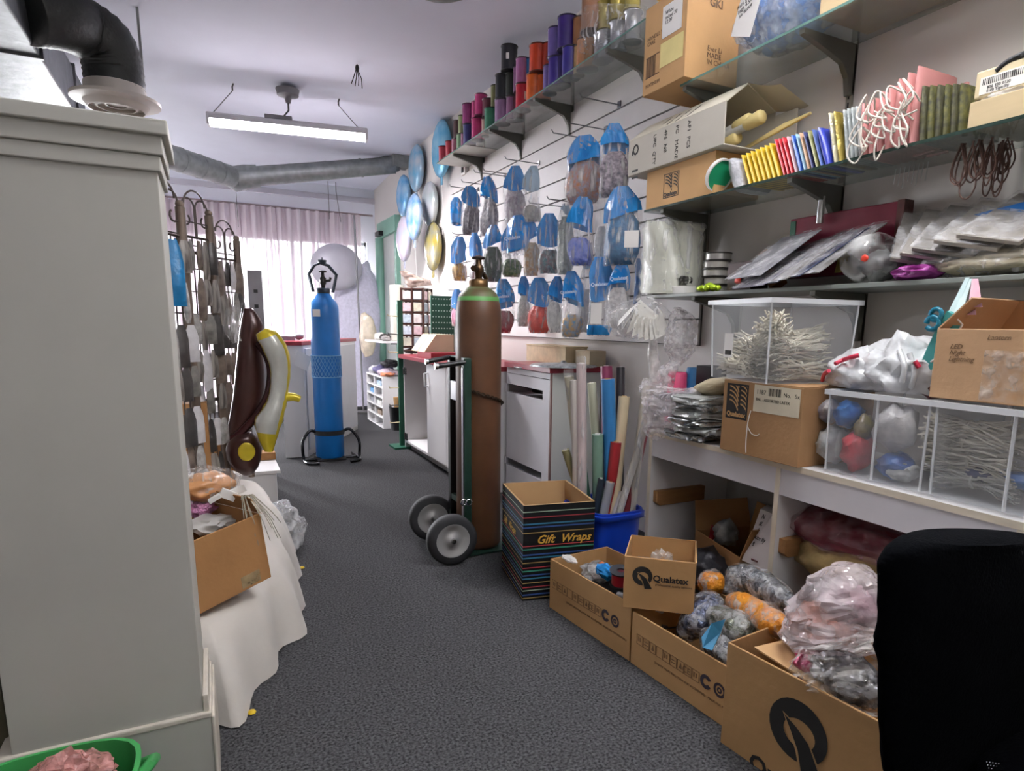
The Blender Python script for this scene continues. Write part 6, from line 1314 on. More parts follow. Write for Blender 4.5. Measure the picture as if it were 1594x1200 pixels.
el, er = (plft - pn), (V((pn.x + (plft.y - pn.y) * .55, pn.y - (plft.x - pn.x) * .55, zt_)) - pn)
# near corner pn; short end runs to the far left, long side to the right along the desk
az = math.radians(-8); eL = V((math.cos(az), math.sin(az), 0)); eD = V((-eL.y, eL.x, 0))
Lb_, Db_, Hb_ = .36, .33, .285
bc_ = pn + eL * Lb_ / 2 * .96 + eD * Db_ / 2 * .96
ecx = clear_bin('clear plastic bin of bundled white cords standing on the emblem carton', (bc_.x, bc_.y, zt_), az, Lb_, Db_, Hb_)
b = MB().box((-Lb_ / 2 * .985 - .003, .05, .125), (.001, .05, .085)); obj('paper_label', b, M_tag, ecx); b = MB()
for i in range(9): b.box((-Lb_ / 2 * .985 - .004, .032 + .0042 * i, .1), (.001, .0022, .016))
obj('bar_code', b, M_black, ecx)
def cords(name, label, o, d, L, r, n, seed, col='#d3ccbc', zmin=None, wig=.01, cat='cord bundle', grp=None, kind=None):
    """a tied hank of cords running along d"""
    rnd = random.Random(seed); d = V(d).normalized(); u = d.orthogonal().normalized(); w2 = d.cross(u); b = MB()
    for i in range(n):
        a, q = rnd.uniform(0, 2 * PI), math.sqrt(rnd.random()); off = u * math.cos(a) + w2 * math.sin(a); pts = []
        for k in range(7):
            t = k / 6; sp = r * q * (.5 + .5 * abs(2 * t - 1) ** 1.2)
            p = V(o) + d * L * (t - .5) * (1 + .12 * rnd.uniform(-1, 1) * (k in (0, 6))) + off * sp + V((rnd.uniform(-1, 1), rnd.uniform(-1, 1), rnd.uniform(-1, 1))) * wig
            if zmin is not None: p.z = max(p.z, zmin)
            pts.append(p)
        b.tube(smooth_path(pts, 2), .0028, 4)
    m = P('cord ' + col, col, .8, var=.15, vs=30)
    s = single(name, b, m, label, cat, V(o) - V((0, 0, r * .8)), grp, kind=kind)
    t = MB(); t.tube([V(o) - s.location + (u * math.cos(2 * PI * k / 10) + w2 * math.sin(2 * PI * k / 10)) * r * .5 for k in range(10)], .004, 5, closed=True); obj('tie', t, m, s); return s
zb_ = zt_ + .012
for i, (l, dd, z, ang, sz, lb) in enumerate(((-.07, .1, .05, 1.5, .2, 'hank of white cord low at the far end of the bin on the emblem carton'), (.04, -.06, .045, 0, .24, 'hank of white cord at the bottom front of the bin on the emblem carton'), (.03, .05, .06, .3, .24, 'hank of white cord at the bottom back of the bin on the emblem carton'),
                                         (-.04, .1, .12, 1.3, .24, 'hank of white cord heaped at the far end of the bin over the emblem carton'), (.0, -.05, .12, .15, .22, 'hank of white cord lying across the middle of the bin on the emblem carton'), (.07, .0, .15, -.2, .2, 'topmost hank of white cord, to the right in the bin on the emblem carton'), (-.06, -.04, .19, .6, .14, 'short hank of white cord peaking in the bin on the emblem carton'))):
    c = V((bc_.x, bc_.y, zt_)) + eL * l + eD * dd + V((0, 0, z)); d = eL * math.cos(ang) + eD * math.sin(ang)
    cords('cord_hank', lb, c, d, sz, .06, 80, i, ('#d6d0be', '#c9c4b4', '#bdb8a8')[i % 3], zb_, grp='white cord hanks in the upper bin')
zd = DZ + .004
b2y0, b2y1 = 1.372, 1.05; b3y0, b3y1 = 1.03, .62; Hb2 = .265
x2 = 1.752
b2 = clear_bin('clear bin of blue, red and white balloons on the desk beside the emblem carton', (x2 + .19, (b2y0 + b2y1) / 2, zd), -PI / 2, b2y0 - b2y1, .38, Hb2, .03, rib=.02)
b3 = clear_bin('clear plastic bin of coiled white cords at the near end of the desk', (x2 + .19, (b3y0 + b3y1) / 2, zd), -PI / 2, b3y0 - b3y1, .38, Hb2, .03, rib=-.03)
for lb, px, py, r3, hx, h2, s in (('white balloons in a clear bag, low left in the bin by the emblem carton', 1298, 690, (.06, .05, .065), '#c3c4c2', '#8f9496', 1), ('red balloons low in the middle of the bin by the emblem carton', 1335, 705, (.06, .045, .065), '#8f1f2c', '#c23a44', 2), ('blue balloons high left in the bin by the emblem carton', 1322, 645, (.05, .045, .045), '#1c4f94', '#3a7ac0', 3), ('grey balloons high left corner of the bin by the emblem carton', 1292, 640, (.045, .035, .04), '#6f6a78', '#a9a4a0', 4),
                                 ('clear puffed bag of white balloons at the right of the bin by the emblem carton', 1395, 665, (.06, .06, .075), '#a9a8a8', '#cfcdcc', 5), ('navy and blue balloons low right in the bin by the emblem carton', 1395, 725, (.05, .055, .04), '#163a7a', '#2f68b0', 6), ('olive-yellow balloon bundle in the middle of the bin by the emblem carton', 1346, 665, (.04, .025, .04), '#8a7f4a', '#5a4a60', 7), ('grey bag at the bottom right of the bin by the emblem carton', 1405, 745, (.05, .04, .03), '#9a9c9c', '#c6c6c6', 8)):
    q = W(px, py, X=1.83); q.z = max(q.z, zd + r3[2] + .006); single('balloon_bundle', MB().blob(q, r3, 3, .3, 2.4, s, fold=.15), P('bundle ' + hx, hx, .35, var=.2, col2=h2, vs=20, bump=.7, bs=30), lb, 'balloons', q - V((0, 0, r3[2])))
for i, (px, py, col, lb) in enumerate(((1510, 668, '#cfcabc', 'upper white coiled cord hank in the near bin'), (1505, 692, '#c3beb0', 'second white coiled cord hank in the near bin'), (1512, 716, '#b9b4a6', 'third white coiled cord hank in the near bin'), (1580, 690, '#c6c0b0', 'white coiled cord hank at the right of the rib in the near bin'), (1515, 765, '#a3a29c', 'lowest grey cord hank in the near bin'))):
    q = W(px, py, X=1.85); q.z = max(q.z, zd + .05); cords('cord_hank', lb, q, (0, 1, 0), .22, .045, 46, 50 + i, col, zd + .008, grp='white cord hanks in the near bin')
for i, (px, py, hx, lb) in enumerate(((1530, 738, '#1c2458', 'dark blue packet among the cords of the near bin'), (1588, 748, '#1f5a9c', 'bright blue packet right of the rib in the near bin'))):
    q = W(px, py, X=1.86); single('blue_packet', MB().blob(q, (.03, .06, .022), 3, .2, 3, i), P('pk ' + hx, hx, .4, var=.3), lb, 'packet', q - V((0, 0, .03)))
# white plastic bag heaped on the middle bin
zr = zd + Hb2 + .002
wbag = thing('white_plastic_bag', 'white plastic carrier bag with red print heaped on the middle clear bin', 'plastic bag', (1.93, 1.23, zr))
M_wb = film('white carrier plastic', '#e9ecef', .86, .25, 12, .8, .15)
bm_ = MB().blob((1.92, 1.23, zr + .055), (.14, .17, .12), 4, .28, 1.9, 12, fold=.28).blob((1.94, 1.1, zr + .04), (.11, .1, .075), 4, .3, 2, 3, fold=.25).blob((1.9, 1.35, zr + .045), (.12, .13, .085), 4, .3, 2, 8, fold=.25).crumple(.005, 30, False)
bm_.v = [V((v.x, v.y, max(v.z, zr + .001))) for v in bm_.v]
obj('film', bm_, M_wb, wbag, world=True)
M_rp = P('red print', '#c8321c', .4); M_rp2 = P('red bag print', '#c22f4a', .4)
def on_skin(mb, px, py, rad=9):
    c = [(v - CAM).length for v in mb.v if abs(proj(v)[0] - px) < rad and abs(proj(v)[1] - py) < rad]
    return (CAM + ray(px, py).normalized() * (min(c) - .002)) if c else None
for k_, pts_ in enumerate((((1300, 566), (1313, 560), (1325, 556), (1337, 553)), ((1280, 592), (1283, 583), (1290, 577)), ((1424, 562), (1431, 572)))):
    pts_ = [q for q in (on_skin(bm_, *p) for p in pts_) if q is not None]
    if len(pts_) > 1: obj('red_print', MB().tube(smooth_path(pts_, 4), .007, 6), M_rp2, wbag, world=True)
for hp_ in (((1400, 545), (1408, 570), (1404, 595)), ((1416, 550), (1424, 580), (1418, 604))):
    hp_ = [q for q in (on_skin(bm_, *p) for p in hp_) if q is not None]
    if len(hp_) > 1: obj('handle', MB().tube(smooth_path(hp_, 5), .008, 7), M_wb, wbag, world=True)
# teal gift bag with ribbons, hanging from the shelf
tg = thing('teal_gift_bag', 'teal paper gift bag with a blue bow hanging by long ribbons from the grey shelf', 'gift bag', W(1440, 578, X=1.83))
poly = [(1474, 484), (1489, 492), (1470, 540), (1453, 575), (1428, 579), (1440, 548), (1458, 510)]
o_ = W(1450, 530, X=1.82); bp = MB(); pr = [W(x, y, X=1.82) for x, y in poly]; n = len(pr); off = V((.045, 0, 0))
bp.add(pr + [p + off for p in pr], [tuple(range(n)), tuple(range(2 * n - 1, n - 1, -1))] + [(i, (i + 1) % n, n + (i + 1) % n, n + i) for i in range(n)])
obj('paper', bp, P('teal paper', '#3f9a98', .6, var=.08), tg, world=True)
obj('bow', MB().tube(arc(W(1452, 503, X=1.81), .018, 0, 2 * PI * .9, 10, V((0, 1, 0))), .008, 6).tube(arc(W(1457, 490, X=1.81), .016, 0, 2 * PI * .9, 10, V((0, 1, 0))), .007, 6), P('blue satin bow', '#12708a', .3), tg, world=True)
for a, b, hx in (((1479, 492), (1506, 432), '#a9c0c0'), ((1490, 490), (1510, 434), '#b5cccc'), ((1512, 490), (1516, 434), '#cda4b0'), ((1522, 478), (1519, 434), '#c79aa8')):
    p, q = W(*a, X=1.83), W(*b, X=1.93); s_ = V((0, .011, 0)); rb = MB().add([p - s_, p + s_, q + s_ * .5, q - s_ * .5, p - s_ + V((.002, 0, 0)), p + s_ + V((.002, 0, 0)), q + s_ * .5 + V((.002, 0, 0)), q - s_ * .5 + V((.002, 0, 0))], [(0, 1, 2, 3), (7, 6, 5, 4), (0, 4, 5, 1), (1, 5, 6, 2), (2, 6, 7, 3), (3, 7, 4, 0)]); obj('ribbon', rb, P('ribbon ' + hx, hx, .4), tg, world=True)
obj('cord_handle', MB().tube([W(1487, 493, X=1.815), W(1498, 505, X=1.81), W(1476, 545, X=1.81), W(1449, 563, X=1.81), W(1455, 560, X=1.81), W(1490, 555, X=1.81)], .003, 5), M_tag, tg, world=True)
# carton on the near bin
ycL = 1.072; zc3 = zr + .004
hc3 = .188
hb3 = carton('taped_carton', 'light brown carton with handwriting and clear tape on the near bin, flaps open', (1.775, ycL, zc3), -PI / 2, .5, .3, hc3, P('light cardboard', '#b8946f', .85, var=.05, bump=.1), flaps=(('left', 2.3, .11), ('back', 2.2, .1)))
txt('LED\nNight\nLightning', .018, P('pencil brown', '#7a6046', .8), hb3, (.04, -.001, hc3 * .72), (1, 0, 0), (0, 0, 1), shear=.3)
txt('Lantern', .018, P('pencil brown', ''), hb3, (.13, -.001, hc3 * .86), (1, 0, 0), (0, 0, 1), shear=.3); txt('2x', .02, P('pencil brown', ''), hb3, (.28, -.001, hc3 * .86), (1, 0, 0), (0, 0, 1), shear=.3)
obj('clear_tape', MB().grid(lambda u, v: V((.13 + .11 * u, -.002 - .003 * abs(noise.noise(V((u * 4, v * 5, 1)))), .005 + .13 * v)), 10, 12), film('shiny tape', '#efe6da', .16, .06, 22, 1, .35), hb3)
single('maroon_packet', MB().box(W(1447, 600, X=1.86), (.05, .07, .05), rot=Matrix.Rotation(.5, 3, 'X')), P('dark red packet', '#5a1c26', .4, var=.3), 'dark red packet tucked between the white carrier bag and the taped carton', 'packet', W(1447, 612, X=1.86), bevel=.004)

# left end of the desk: film bag, silver packs, spools
zdk = DZ + .001
fb = thing('cup_bag', 'clear bag of nested plastic cups hanging over the left corner of the desk', 'bag', W(1045, 684, X=1.72))
b = MB(); pillow(b, interp([((1002, 592), (1012, 594)), ((1006, 603), (1040, 606)), ((1010, 615), (1088, 606)), ((1010, 632), (1092, 628)), ((1011, 655), (1086, 650)), ((1014, 672), (1062, 668)), ((1022, 684), (1050, 682))], 4), None, .1, X=1.78, n=30, wr=.13).crumple(.006, 24); obj('film', b, film('soft crinkled film', '#ece8ea', .24, .06, 14, 1, .45), fb, world=True)
b = MB(); a_, b_ = W(1015, 632, X=1.78), W(1078, 626, X=1.78); dd = (b_ - a_); Mt = dd.normalized().to_track_quat('Z', 'Y').to_matrix()
for i in range(7): b.lathe([(.042, 0), (.05, .03), (.052, .032), (.047, .032), (.04, .004)], a_ + dd * (i / 9), 20, M=Mt, caps=False)
obj('cups', b, film('cup plastic', '#e6e4e8', .5, .1, 4, .1, .1), fb, world=True)
M_sv = P('silver foil pack', '#a9acac', .25, .75, var=.35, vs=22, bump=.9, bs=26); M_sv2 = P('pale foil pack', '#c2c6c4', .35, .3, var=.2, vs=22, bump=.7, bs=26)
for i in range(6):
    px, py = (1085, 708, ) if i == 0 else (1088, 700 - 11 * i); z = zdk + .018 + .03 * i; y = Yat(px - (6 if i == 0 else 0), 1.76 - .0 * i, z); 
    single('foil_pack', MB().blob((1.775 + .014 * math.sin(i * 2.2), y - .012 * math.sin(i * 3.1), z), (.1, .105 - .006 * i, .016), 4, .2, 3, i, flat=.015, sq=.4, rot=RZ(.3 * math.sin(i * 1.9))).crumple(.004, 30, False), M_sv if i % 2 == 0 else M_sv2, '%s silver foil pack in the stack between the cup bag and the emblem carton' % ('lowest', 'second', 'third', 'fourth', 'fifth', 'topmost')[i], 'packet', (1.775, y, z - .016), 'stack of silver foil packs')
y = Yat(1112, 1.84, zdk + .2); single('cream_pouch', MB().blob((1.84, y, zdk + .215), (.08, .08, .035), 4, .2, 2, 5, rot=Matrix.Rotation(-.3, 3, 'X')), P('cream fabric pouch', '#c3b698', .8, var=.1, bump=.3), 'cream fabric pouch on top of the silver foil packs', 'pouch', (1.86, y, zdk + .19))
for nm, px, pt, r_, hx, lb, X in (('pink_roll', 1055, 579, .05, '#cc4a72', 'bright pink fabric roll standing at the wall end of the desk', 2.02), ('blue_roll', 1082, 572, .045, '#1f5f8c', 'blue roll standing behind the pink one on the desk', 2.1), ('black_box', 1108, 569, .045, '#1d1e20', 'black box standing right of the blue roll on the desk', 2.12)):
    q = W(px, pt, X=X)
    if 'box' in nm: single(nm, MB().bb((X - .05, q.y - .05, zdk), (X + .05, q.y + .05, q.z)), P('black card box', hx, .5, var=.2), lb, 'box', (X, q.y, zdk), bevel=.003)
    else: single(nm, MB().lathe([(r_, 0), (r_ * 1.02, .01), (r_ * .92, q.z - zdk - .008), (r_ * .8, q.z - zdk), (.018, q.z - zdk), (.016, q.z - zdk - .03)], (X, q.y, zdk), 22), P('roll ' + hx, hx, .5, var=.1, vs=20, bump=.2), lb, 'roll', (X, q.y, zdk))

# ------------------------------------------------------------------ below the desk
uc = carton('open_carton', 'brown open carton of mixed goods tilted in the left bay under the desk', (1.88, 2.1, .115), -PI / 2 - .22, .36, .28, .2, M_card_d, flaps=(('left', 1.3, .13), ('right', 1.2, .14), ('back', 1.4, .12)))
single('brown_box', MB().bb((1.95, 1.75, .0), (2.19, 2.2, .11)), M_card_d, 'flat brown box on the floor under the open carton', 'box', (2.05, 1.95, 0), bevel=.003)
for lb, px, py, r3, hx, h2 in (('red foil packets on the heap in the left bay under the desk', 1105, 838, (.06, .06, .05), '#8c1220', '#c22a34'), ('white card packet on the heap in the left bay under the desk', 1108, 852, (.03, .045, .025), '#b5b3b0', '#8f8f90'), ('black plastic bag slumped in the left bay under the desk', 1105, 885, (.1, .11, .08), '#131316', '#26262c'), ('grey and white packets behind the black bag under the desk', 1130, 842, (.06, .05, .06), '#6f7270', '#b4b4b2')):
    q = W(px, py - (12 if py < 860 else 0), X=(1.8 if py > 860 else 1.98)); nm = lb.split(' on ')[0].split(' slumped')[0].split(' behind')[0].replace(' and ', ' ').replace(' ', '_')
    single(nm, MB().blob(q, r3, 3, .35, 2.6, px, fold=.2), P('heap ' + hx, hx, .35, col2=h2, vs=16, bump=.7, bs=20), lb, 'packets' if 'bag' not in nm else 'bag', q - V((0, 0, r3[2])))
pA_, pB_ = W(1158, 878, X=1.78), W(1196, 900, X=1.74)
hc_ = W(1182, 793, X=1.84)[2]
wbz = thing('white_file_box', 'white box with black handwriting leaning against the right panel of the left bay', 'box', (1.78, 1.7, .2), 0, None, (0, .0, 0))
q = [W(1155, 872, X=1.8), W(1200, 893, X=1.76), W(1203, 800, X=1.84), W(1184, 792, X=1.88)]
b = MB(); offv = V((.1, .06, -.01)); b.add(q + [p + offv for p in q], [(0, 1, 2, 3), (7, 6, 5, 4), (0, 4, 5, 1), (1, 5, 6, 2), (2, 6, 7, 3), (3, 7, 4, 0)]); obj('body', b, P('white card box', '#c9c2c0', .7, var=.04), wbz, world=True)
r_ = (q[1] - q[0]).normalized(); u_ = (q[3] - q[0]).normalized(); nn_ = r_.cross(u_).normalized() * .009
for i, t_ in enumerate(('Nylon', '#22', "1 '18''", 'kite fly', '8')): txt(t_, .026, M_black, wbz, q[0].lerp(q[3], .84 - .13 * i) + r_ * .035 - wbz.location + nn_, r_, u_, shear=.2)
obj('red_mark', MB().box(q[0].lerp(q[1], .45) + u_ * .02 + nn_, (.004, .03, .006)), P('dark red print', '#5a2420', .5), wbz, world=True)
# right bay bundles
q = W(1345, 832, X=1.97); mb_ = thing('maroon_bundle', 'maroon plastic-wrapped bundle pushed into the right bay under the desk', 'bundle', (q.x, q.y, .42))
obj('fabric', MB().blob(q, (.17, .33, .085), 4, .14, 2.2, 3), P('maroon fabric', '#6a2230', .7, var=.25, vs=12, bump=.6, bs=20), mb_, world=True); obj('film', MB().blob(q, (.18, .345, .093), 4, .22, 3, 4), film('maroon film', '#c9a0a4', .16, .1, 20, 1, .3), mb_, world=True)
q = W(1345, 882, X=1.92); single('straw_bundle', MB().blob(q, (.15, .26, .1), 4, .15, 2.2, 6), P('straw fabric', '#8a7448', .85, var=.25, vs=16, bump=.7, bs=30), 'straw-coloured bundle under the maroon one in the right bay', 'bundle', q - V((0, 0, .1)))
single('brown_box', MB().bb((1.82, .9, .0), (2.18, 1.5, .2)), M_card_d, 'brown box on the floor in the right bay below the bundles', 'box', (2.0, 1.2, 0), bevel=.003)

# ------------------------------------------------------------------ cartons on the carpet
def edge_carton(name, label, p0, p1, D, H, **k):
    d = p1 - p0; d.z = 0; return carton(name, label, V((p0.x, p0.y, 0)), math.atan2(d.y, d.x), d.length, D, H, **k), d.length
def cert_marks(par, L, z, x0):
    b = MB(); x = x0; rnd = random.Random(int(L * 1000))
    ys = (-.0012, -.0003)
    for i in range(9):
        wd = L * .066; t_ = .0012
        b.bb((x, ys[0], z), (x + wd, ys[1], z + t_)).bb((x, ys[0], z + .036), (x + wd, ys[1], z + .036 + t_)).bb((x, ys[0], z), (x + t_, ys[1], z + .037)).bb((x + wd - t_, ys[0], z), (x + wd, ys[1], z + .037))
        k = i % 4
        if k == 0: b.bb((x + wd * .25, ys[0], z + .012), (x + wd * .35, ys[1], z + .028)).bb((x + wd * .55, ys[0], z + .012), (x + wd * .65, ys[1], z + .028))
        elif k == 1: b.bb((x + wd * .2, ys[0], z + .012), (x + wd * .8, ys[1], z + .015)).bb((x + wd * .2, ys[0], z + .022), (x + wd * .8, ys[1], z + .025))
        elif k == 2: b.prism([(x + wd * .3, z + .01), (x + wd * .7, z + .01), (x + wd * .5, z + .03)], (0, ys[0], 0), (1, 0, 0), (0, 0, 1), .0009)
        x += wd * 1.08
    obj('printed_marks', b, P('faint brown ink', '#6b4e30', .8, var=0), par)
    for k, a in enumerate((0, 1)):
        c = V((x + .026 + .056 * k, -.0008, z + .02)); o = MB(); 
        for (r0, r1) in (((.024, .011),) if k == 0 else ((.024, .015), (.01, .004))):
            pa = arc(c, r0, .5 if k == 0 else 0, 2 * PI - (.5 if k == 0 else 0), 20); pb = arc(c, r1, .5 if k == 0 else 0, 2 * PI - (.5 if k == 0 else 0), 20)
            for i in range(20): o.add([pa[i], pa[i + 1], pb[i + 1], pb[i]], [(0, 1, 2, 3)])
        obj('round_mark', o, P('purple black ink', '#2a1d2c', .7, var=0), par)
    txt('CE', .03, P('faint brown ink', ''), par, (x0 + L * .48, -.0016, z + .008), (1, 0, 0), (0, 0, 1)); txt('QUALITY PARTY BALLOONS AND ACCESSORIES   MADE FOR PROFESSIONALS', .011, P('faint brown ink', ''), par, (x0 + L * .2, -.001, z - .03), (1, 0, 0), (0, 0, 1))
aP0, aP1 = W(855, 945, Z=0), W(979, 1029, Z=0)
cA, LA = edge_carton('low_carton', 'long low brown carton with printed marks next to the striped carton', aP0, aP1, .31, .222, flaps=())
cert_marks(cA, LA, .1, .02)
bP0, bP1 = W(981, 1031, Z=0), W(1139, 1141, Z=0)
cB, LB = edge_carton('low_carton', 'long low brown carton of silver and orange bags in front of the desk', bP0, bP1, .4, .2)
cert_marks(cB, LB, .09, .03)
cP0 = W(1140, 1172, Z=0); cP0 = V((1.262, 1.245, 0)); topc = W(1152, 1001, X=1.29)
cP1 = V((1.34, .55, 0)); Hcc = topc[2]
cC, LC = edge_carton('logo_carton', 'tall brown carton with a big black letter logo, nearest the dark chair', cP0, cP1, .44, Hcc)
fl2 = MB().box((.2, .15, Hcc - .035), (.3, .2, .004), rot=Matrix.Rotation(-.12, 3, 'X') @ Matrix.Rotation(.1, 3, 'Y')); obj('inner_flap', fl2, P('pale card flap', '#c8a273', .85, var=.05), cC)
def qlogo(par, x, z, s, word=True, below=False, eps=.0012):
    """bold letter Q with a pointed tail, on the face y = 0"""
    n = 28; o = MB(); c = (x + s * .5, z + s * .55)
    pa = [(c[0] + s * .5 * math.cos(a), c[1] + s * .5 * math.sin(a)) for a in [2 * PI * i / n for i in range(n)]]
    pb = [(c[0] + s * .03 + s * .27 * math.cos(a), c[1] - s * .03 + s * .23 * math.sin(a)) for a in [2 * PI * i / n for i in range(n)]]
    for i in range(n): k = (i + 1) % n; o.add([(pa[i][0], -eps, pa[i][1]), (pa[k][0], -eps, pa[k][1]), (pb[k][0], -eps, pb[k][1]), (pb[i][0], -eps, pb[i][1])], [(0, 1, 2, 3)])
    obj('letter_ring', o, M_black, par)
    for k_, (mt_, g_) in enumerate(((P('logo gap card', '#a8845a', .85, var=.05), .035), (M_black, 0))):
        t = MB(); p = [(c[0] - s * (.24 + g_), c[1] + s * (.16 + g_)), (c[0] - s * .02, c[1] + s * (.06 + g_)), (c[0] + s * .2, c[1] - s * (.1 - g_)), (c[0] + s * (.5 + g_), c[1] - s * (.62 - g_)), (c[0] + s * (.14 - g_), c[1] - s * (.66 + g_ * .2)), (c[0] + s * (.04 - g_), c[1] - s * (.3 + g_)), (c[0] - s * (.12 + g_), c[1] - s * .02)]
        t.add([(a, -eps - .0005 * (k_ + 1), b) for a, b in p], [tuple(range(len(p)))]); obj('letter_tail', t, mt_, par)
    if word:
        if below: txt('Qualatex', s * .42, M_black, par, (x - s * .3, -eps, z - s * .58), (1, 0, 0), (0, 0, 1), bold=s * .012)
        else: txt('Qualatex', s * .46, M_black, par, (x + s * 1.02, -eps, z + s * .34), (1, 0, 0), (0, 0, 1), bold=s * .012)
qlogo(cC, .155, .085, .17, below=True)
# carton with the letter logo standing on the two low ones
qa, qb = W(969, 945, Z=.225), W(1079, 958, Z=.225); d = qb - qa
qt = [W(970, 863, Y=qa.y), W(1085, 870, Y=qb.y)]
cQ = carton('letter_carton', 'small open brown carton with a black letter logo standing on the two low cartons', V((qa.x, qa.y, .226)), math.atan2(d.y, d.x), d.length, .24, .19, t=.004)
cQ.scale = (1, 1, 1); qlogo(cQ, d.length * .12, .085, .07)
txt('professional quality balloons', .011, M_black, cQ, (d.length * .45, -.0012, .094), (1, 0, 0), (0, 0, 1))
def inside(c, x, y, z): return c.matrix_basis @ V((x, y, z))
bpy.context.view_layer.update()
for i, (x, y, z, r3) in enumerate(((.06, .1, .12, (.05, .06, .035)), (.12, .12, .135, (.045, .05, .05)), (.19, .11, .115, (.05, .06, .035)))):
    p = cQ.matrix_world @ V((x, y, z)); single('clear_bubble_bag', MB().blob(p, r3, 3, .25, 3, i, fold=.15), film('bright crinkled film', '#f6f4f0', .22, .05, 20, 1, .5), 'crinkled clear bag %s in the small letter-logo carton' % ('at the left', 'peaking in the middle', 'at the right')[i], 'plastic bag', p - V((0, 0, r3[2])))
# contents of the low carton on the left
for nm, cat, lb, x, y, z, r3, mt in (('blue_packet', 'packet', 'bright blue packet at the back of the left low carton', .23, .12, .2, (.05, .035, .03), M_qblue), ('blue_packet', 'packet', 'blue and white packet in front of the red spool in the left low carton', .2, .2, .16, (.05, .05, .03), P('blue white pack', '#2a78b8', .3, col2='#b5c4cf', vs=30)),
    ('grey_bag', 'plastic bag', 'grey clear bag of small parts at the left of the left low carton', .12, .17, .15, (.08, .07, .04), film('greyish film', '#c4c8ca', .5, .1, 25, 1, .4)), ('clear_bag', 'plastic bag', 'clear bag at the near end of the left low carton', .42, .17, .15, (.1, .09, .045), film('greyish film', '')), ('white_clip', 'card', 'white card with a blue mark in the left low carton', .28, .15, .19, (.03, .03, .012), M_tag), ('orange_bit', 'packet', 'small orange packet in the left low carton', .16, .16, .19, (.02, .02, .015), P('orange bit', '#d9703a', .4)), ('paper_slip', 'paper', 'crumpled white paper slip at the far left corner of the left low carton', .07, .05, .215, (.05, .02, .012), M_tag),
    ('grey_parts', 'packets', 'dark grey packets filling the bottom of the left low carton', .3, .17, .07, (.26, .14, .06), P('grey fill', '#3f4042', .6, var=.4, vs=20))):
    p = cA.matrix_world @ V((x, y, z)); p.z += .02; single(nm, MB().blob(p, r3, 3, .25, 2.6, int(x * 100), fold=.1, rot=RZ(cA.rotation_euler.z)).crumple(.005, 40), mt, lb, cat, p - V((0, 0, r3[2])))
p = cA.matrix_world @ V((.31, .13, .195)); rs = thing('red_spool', 'red ribbon spool with a black flange standing in the left low carton', 'spool', p, 0, None, (.15, -.1, 0))
obj('winding', MB().lathe([(.036, .002), (.036, .055)], (0, 0, 0), 24), P('red ribbon', '#b01f34', .35), rs); obj('flange', MB().lathe([(.044, -.004), (.044, .002)], (0, 0, 0), 24).lathe([(.044, .055), (.045, .061), (.016, .061), (.015, .05)], (0, 0, 0), 24), P('dark flange', '#34363a', .4), rs)
for i in range(3):
    p = cA.matrix_world @ V((.46 + .03 * i, .1 + .05 * i, .175)); single('clear_tube', MB().tube([p + V((-.03, .1, 0)), p + V((.03, -.1, .01))], .014, 10), film('clear tube plastic', '#dfe3e2', .5, .08, 10, .3, .3), '%s clear plastic tube lying at the near end of the left low carton' % ('front', 'middle', 'rear')[i], 'tube', p - V((0, 0, .014)))
# bags in the right low carton: silver, orange, grey
M_silv = P('silver shred', '#8d9094', .25, .55, col2='#34363f', vs=70, bump=1, bs=90); M_silb = P('blue silver shred', '#7f88a6', .25, .5, col2='#2a2d3c', vs=70, bump=1, bs=90); M_or = P('orange shred', '#c9781e', .35, col2='#e0982f', vs=40, bump=.8, bs=60)
crk = film('crackling film', '#f2f4f6', .16, .05, 30, 1, .4)
def shred_bag(label, pts, r, mat, hang=None):
    p = [W(a, b, X=x) for a, b, x in pts]; sp = smooth_path(p, 5); n = len(sp); rr = [r * (.45 + .55 * min(1, 4 * min(i, n - 1 - i) / n + .1)) for i in range(n)]
    base = min(sp, key=lambda q: q.z); t = thing('shred_bag', label, 'bag', base - V((0, 0, r)))
    b = MB().tube(sp, [k * .93 for k in rr], 16); b.v = [v + V((noise.noise(v * 22), noise.noise(v * 22 + V((5, 0, 0))), noise.noise(v * 22 + V((0, 7, 0))))) * r * .22 for v in b.v]; obj('shredded_foil', b, mat, t, world=True)
    b = MB().tube(sp, rr, 16); b.v = [v + V((noise.noise(v * 18), noise.noise(v * 18 + V((5, 3, 0))), noise.noise(v * 18 + V((0, 7, 4))))) * r * .3 for v in b.v]; obj('film', b, crk, t, world=True); return t
shred_bag('long clear bag of silver shredded foil draped over the back of the right low carton', [(1135, 925, 1.6), (1150, 900, 1.64), (1175, 905, 1.66), (1205, 925, 1.64), (1232, 943, 1.6)], .05, M_silv)
shred_bag('clear bag of blue-silver shredded foil at the left end of the right low carton', [(1085, 935, 1.55), (1105, 945, 1.52), (1090, 965, 1.46), (1060, 985, 1.42)], .055, M_silb)
shred_bag('clear bag of orange shredded foil in the middle of the right low carton', [(1140, 930, 1.58), (1165, 950, 1.55), (1195, 965, 1.5), (1215, 975, 1.46)], .05, M_or)
shred_bag('small clear bag of orange foil tucked behind the letter-logo carton', [(1095, 912, 1.62), (1120, 905, 1.62)], .05, M_or)
shred_bag('clear bag of silver-green shredded foil in the centre of the right low carton', [(1112, 955, 1.48), (1140, 975, 1.46), (1165, 985, 1.44)], .055, P('green silver shred', '#9aa090', .25, .5, col2='#3f423a', vs=70, bump=1, bs=90))
shred_bag('clear bag of silver shredded foil at the near front of the right low carton', [(1100, 990, 1.42), (1125, 1010, 1.4), (1150, 1030, 1.39)], .05, M_silv)
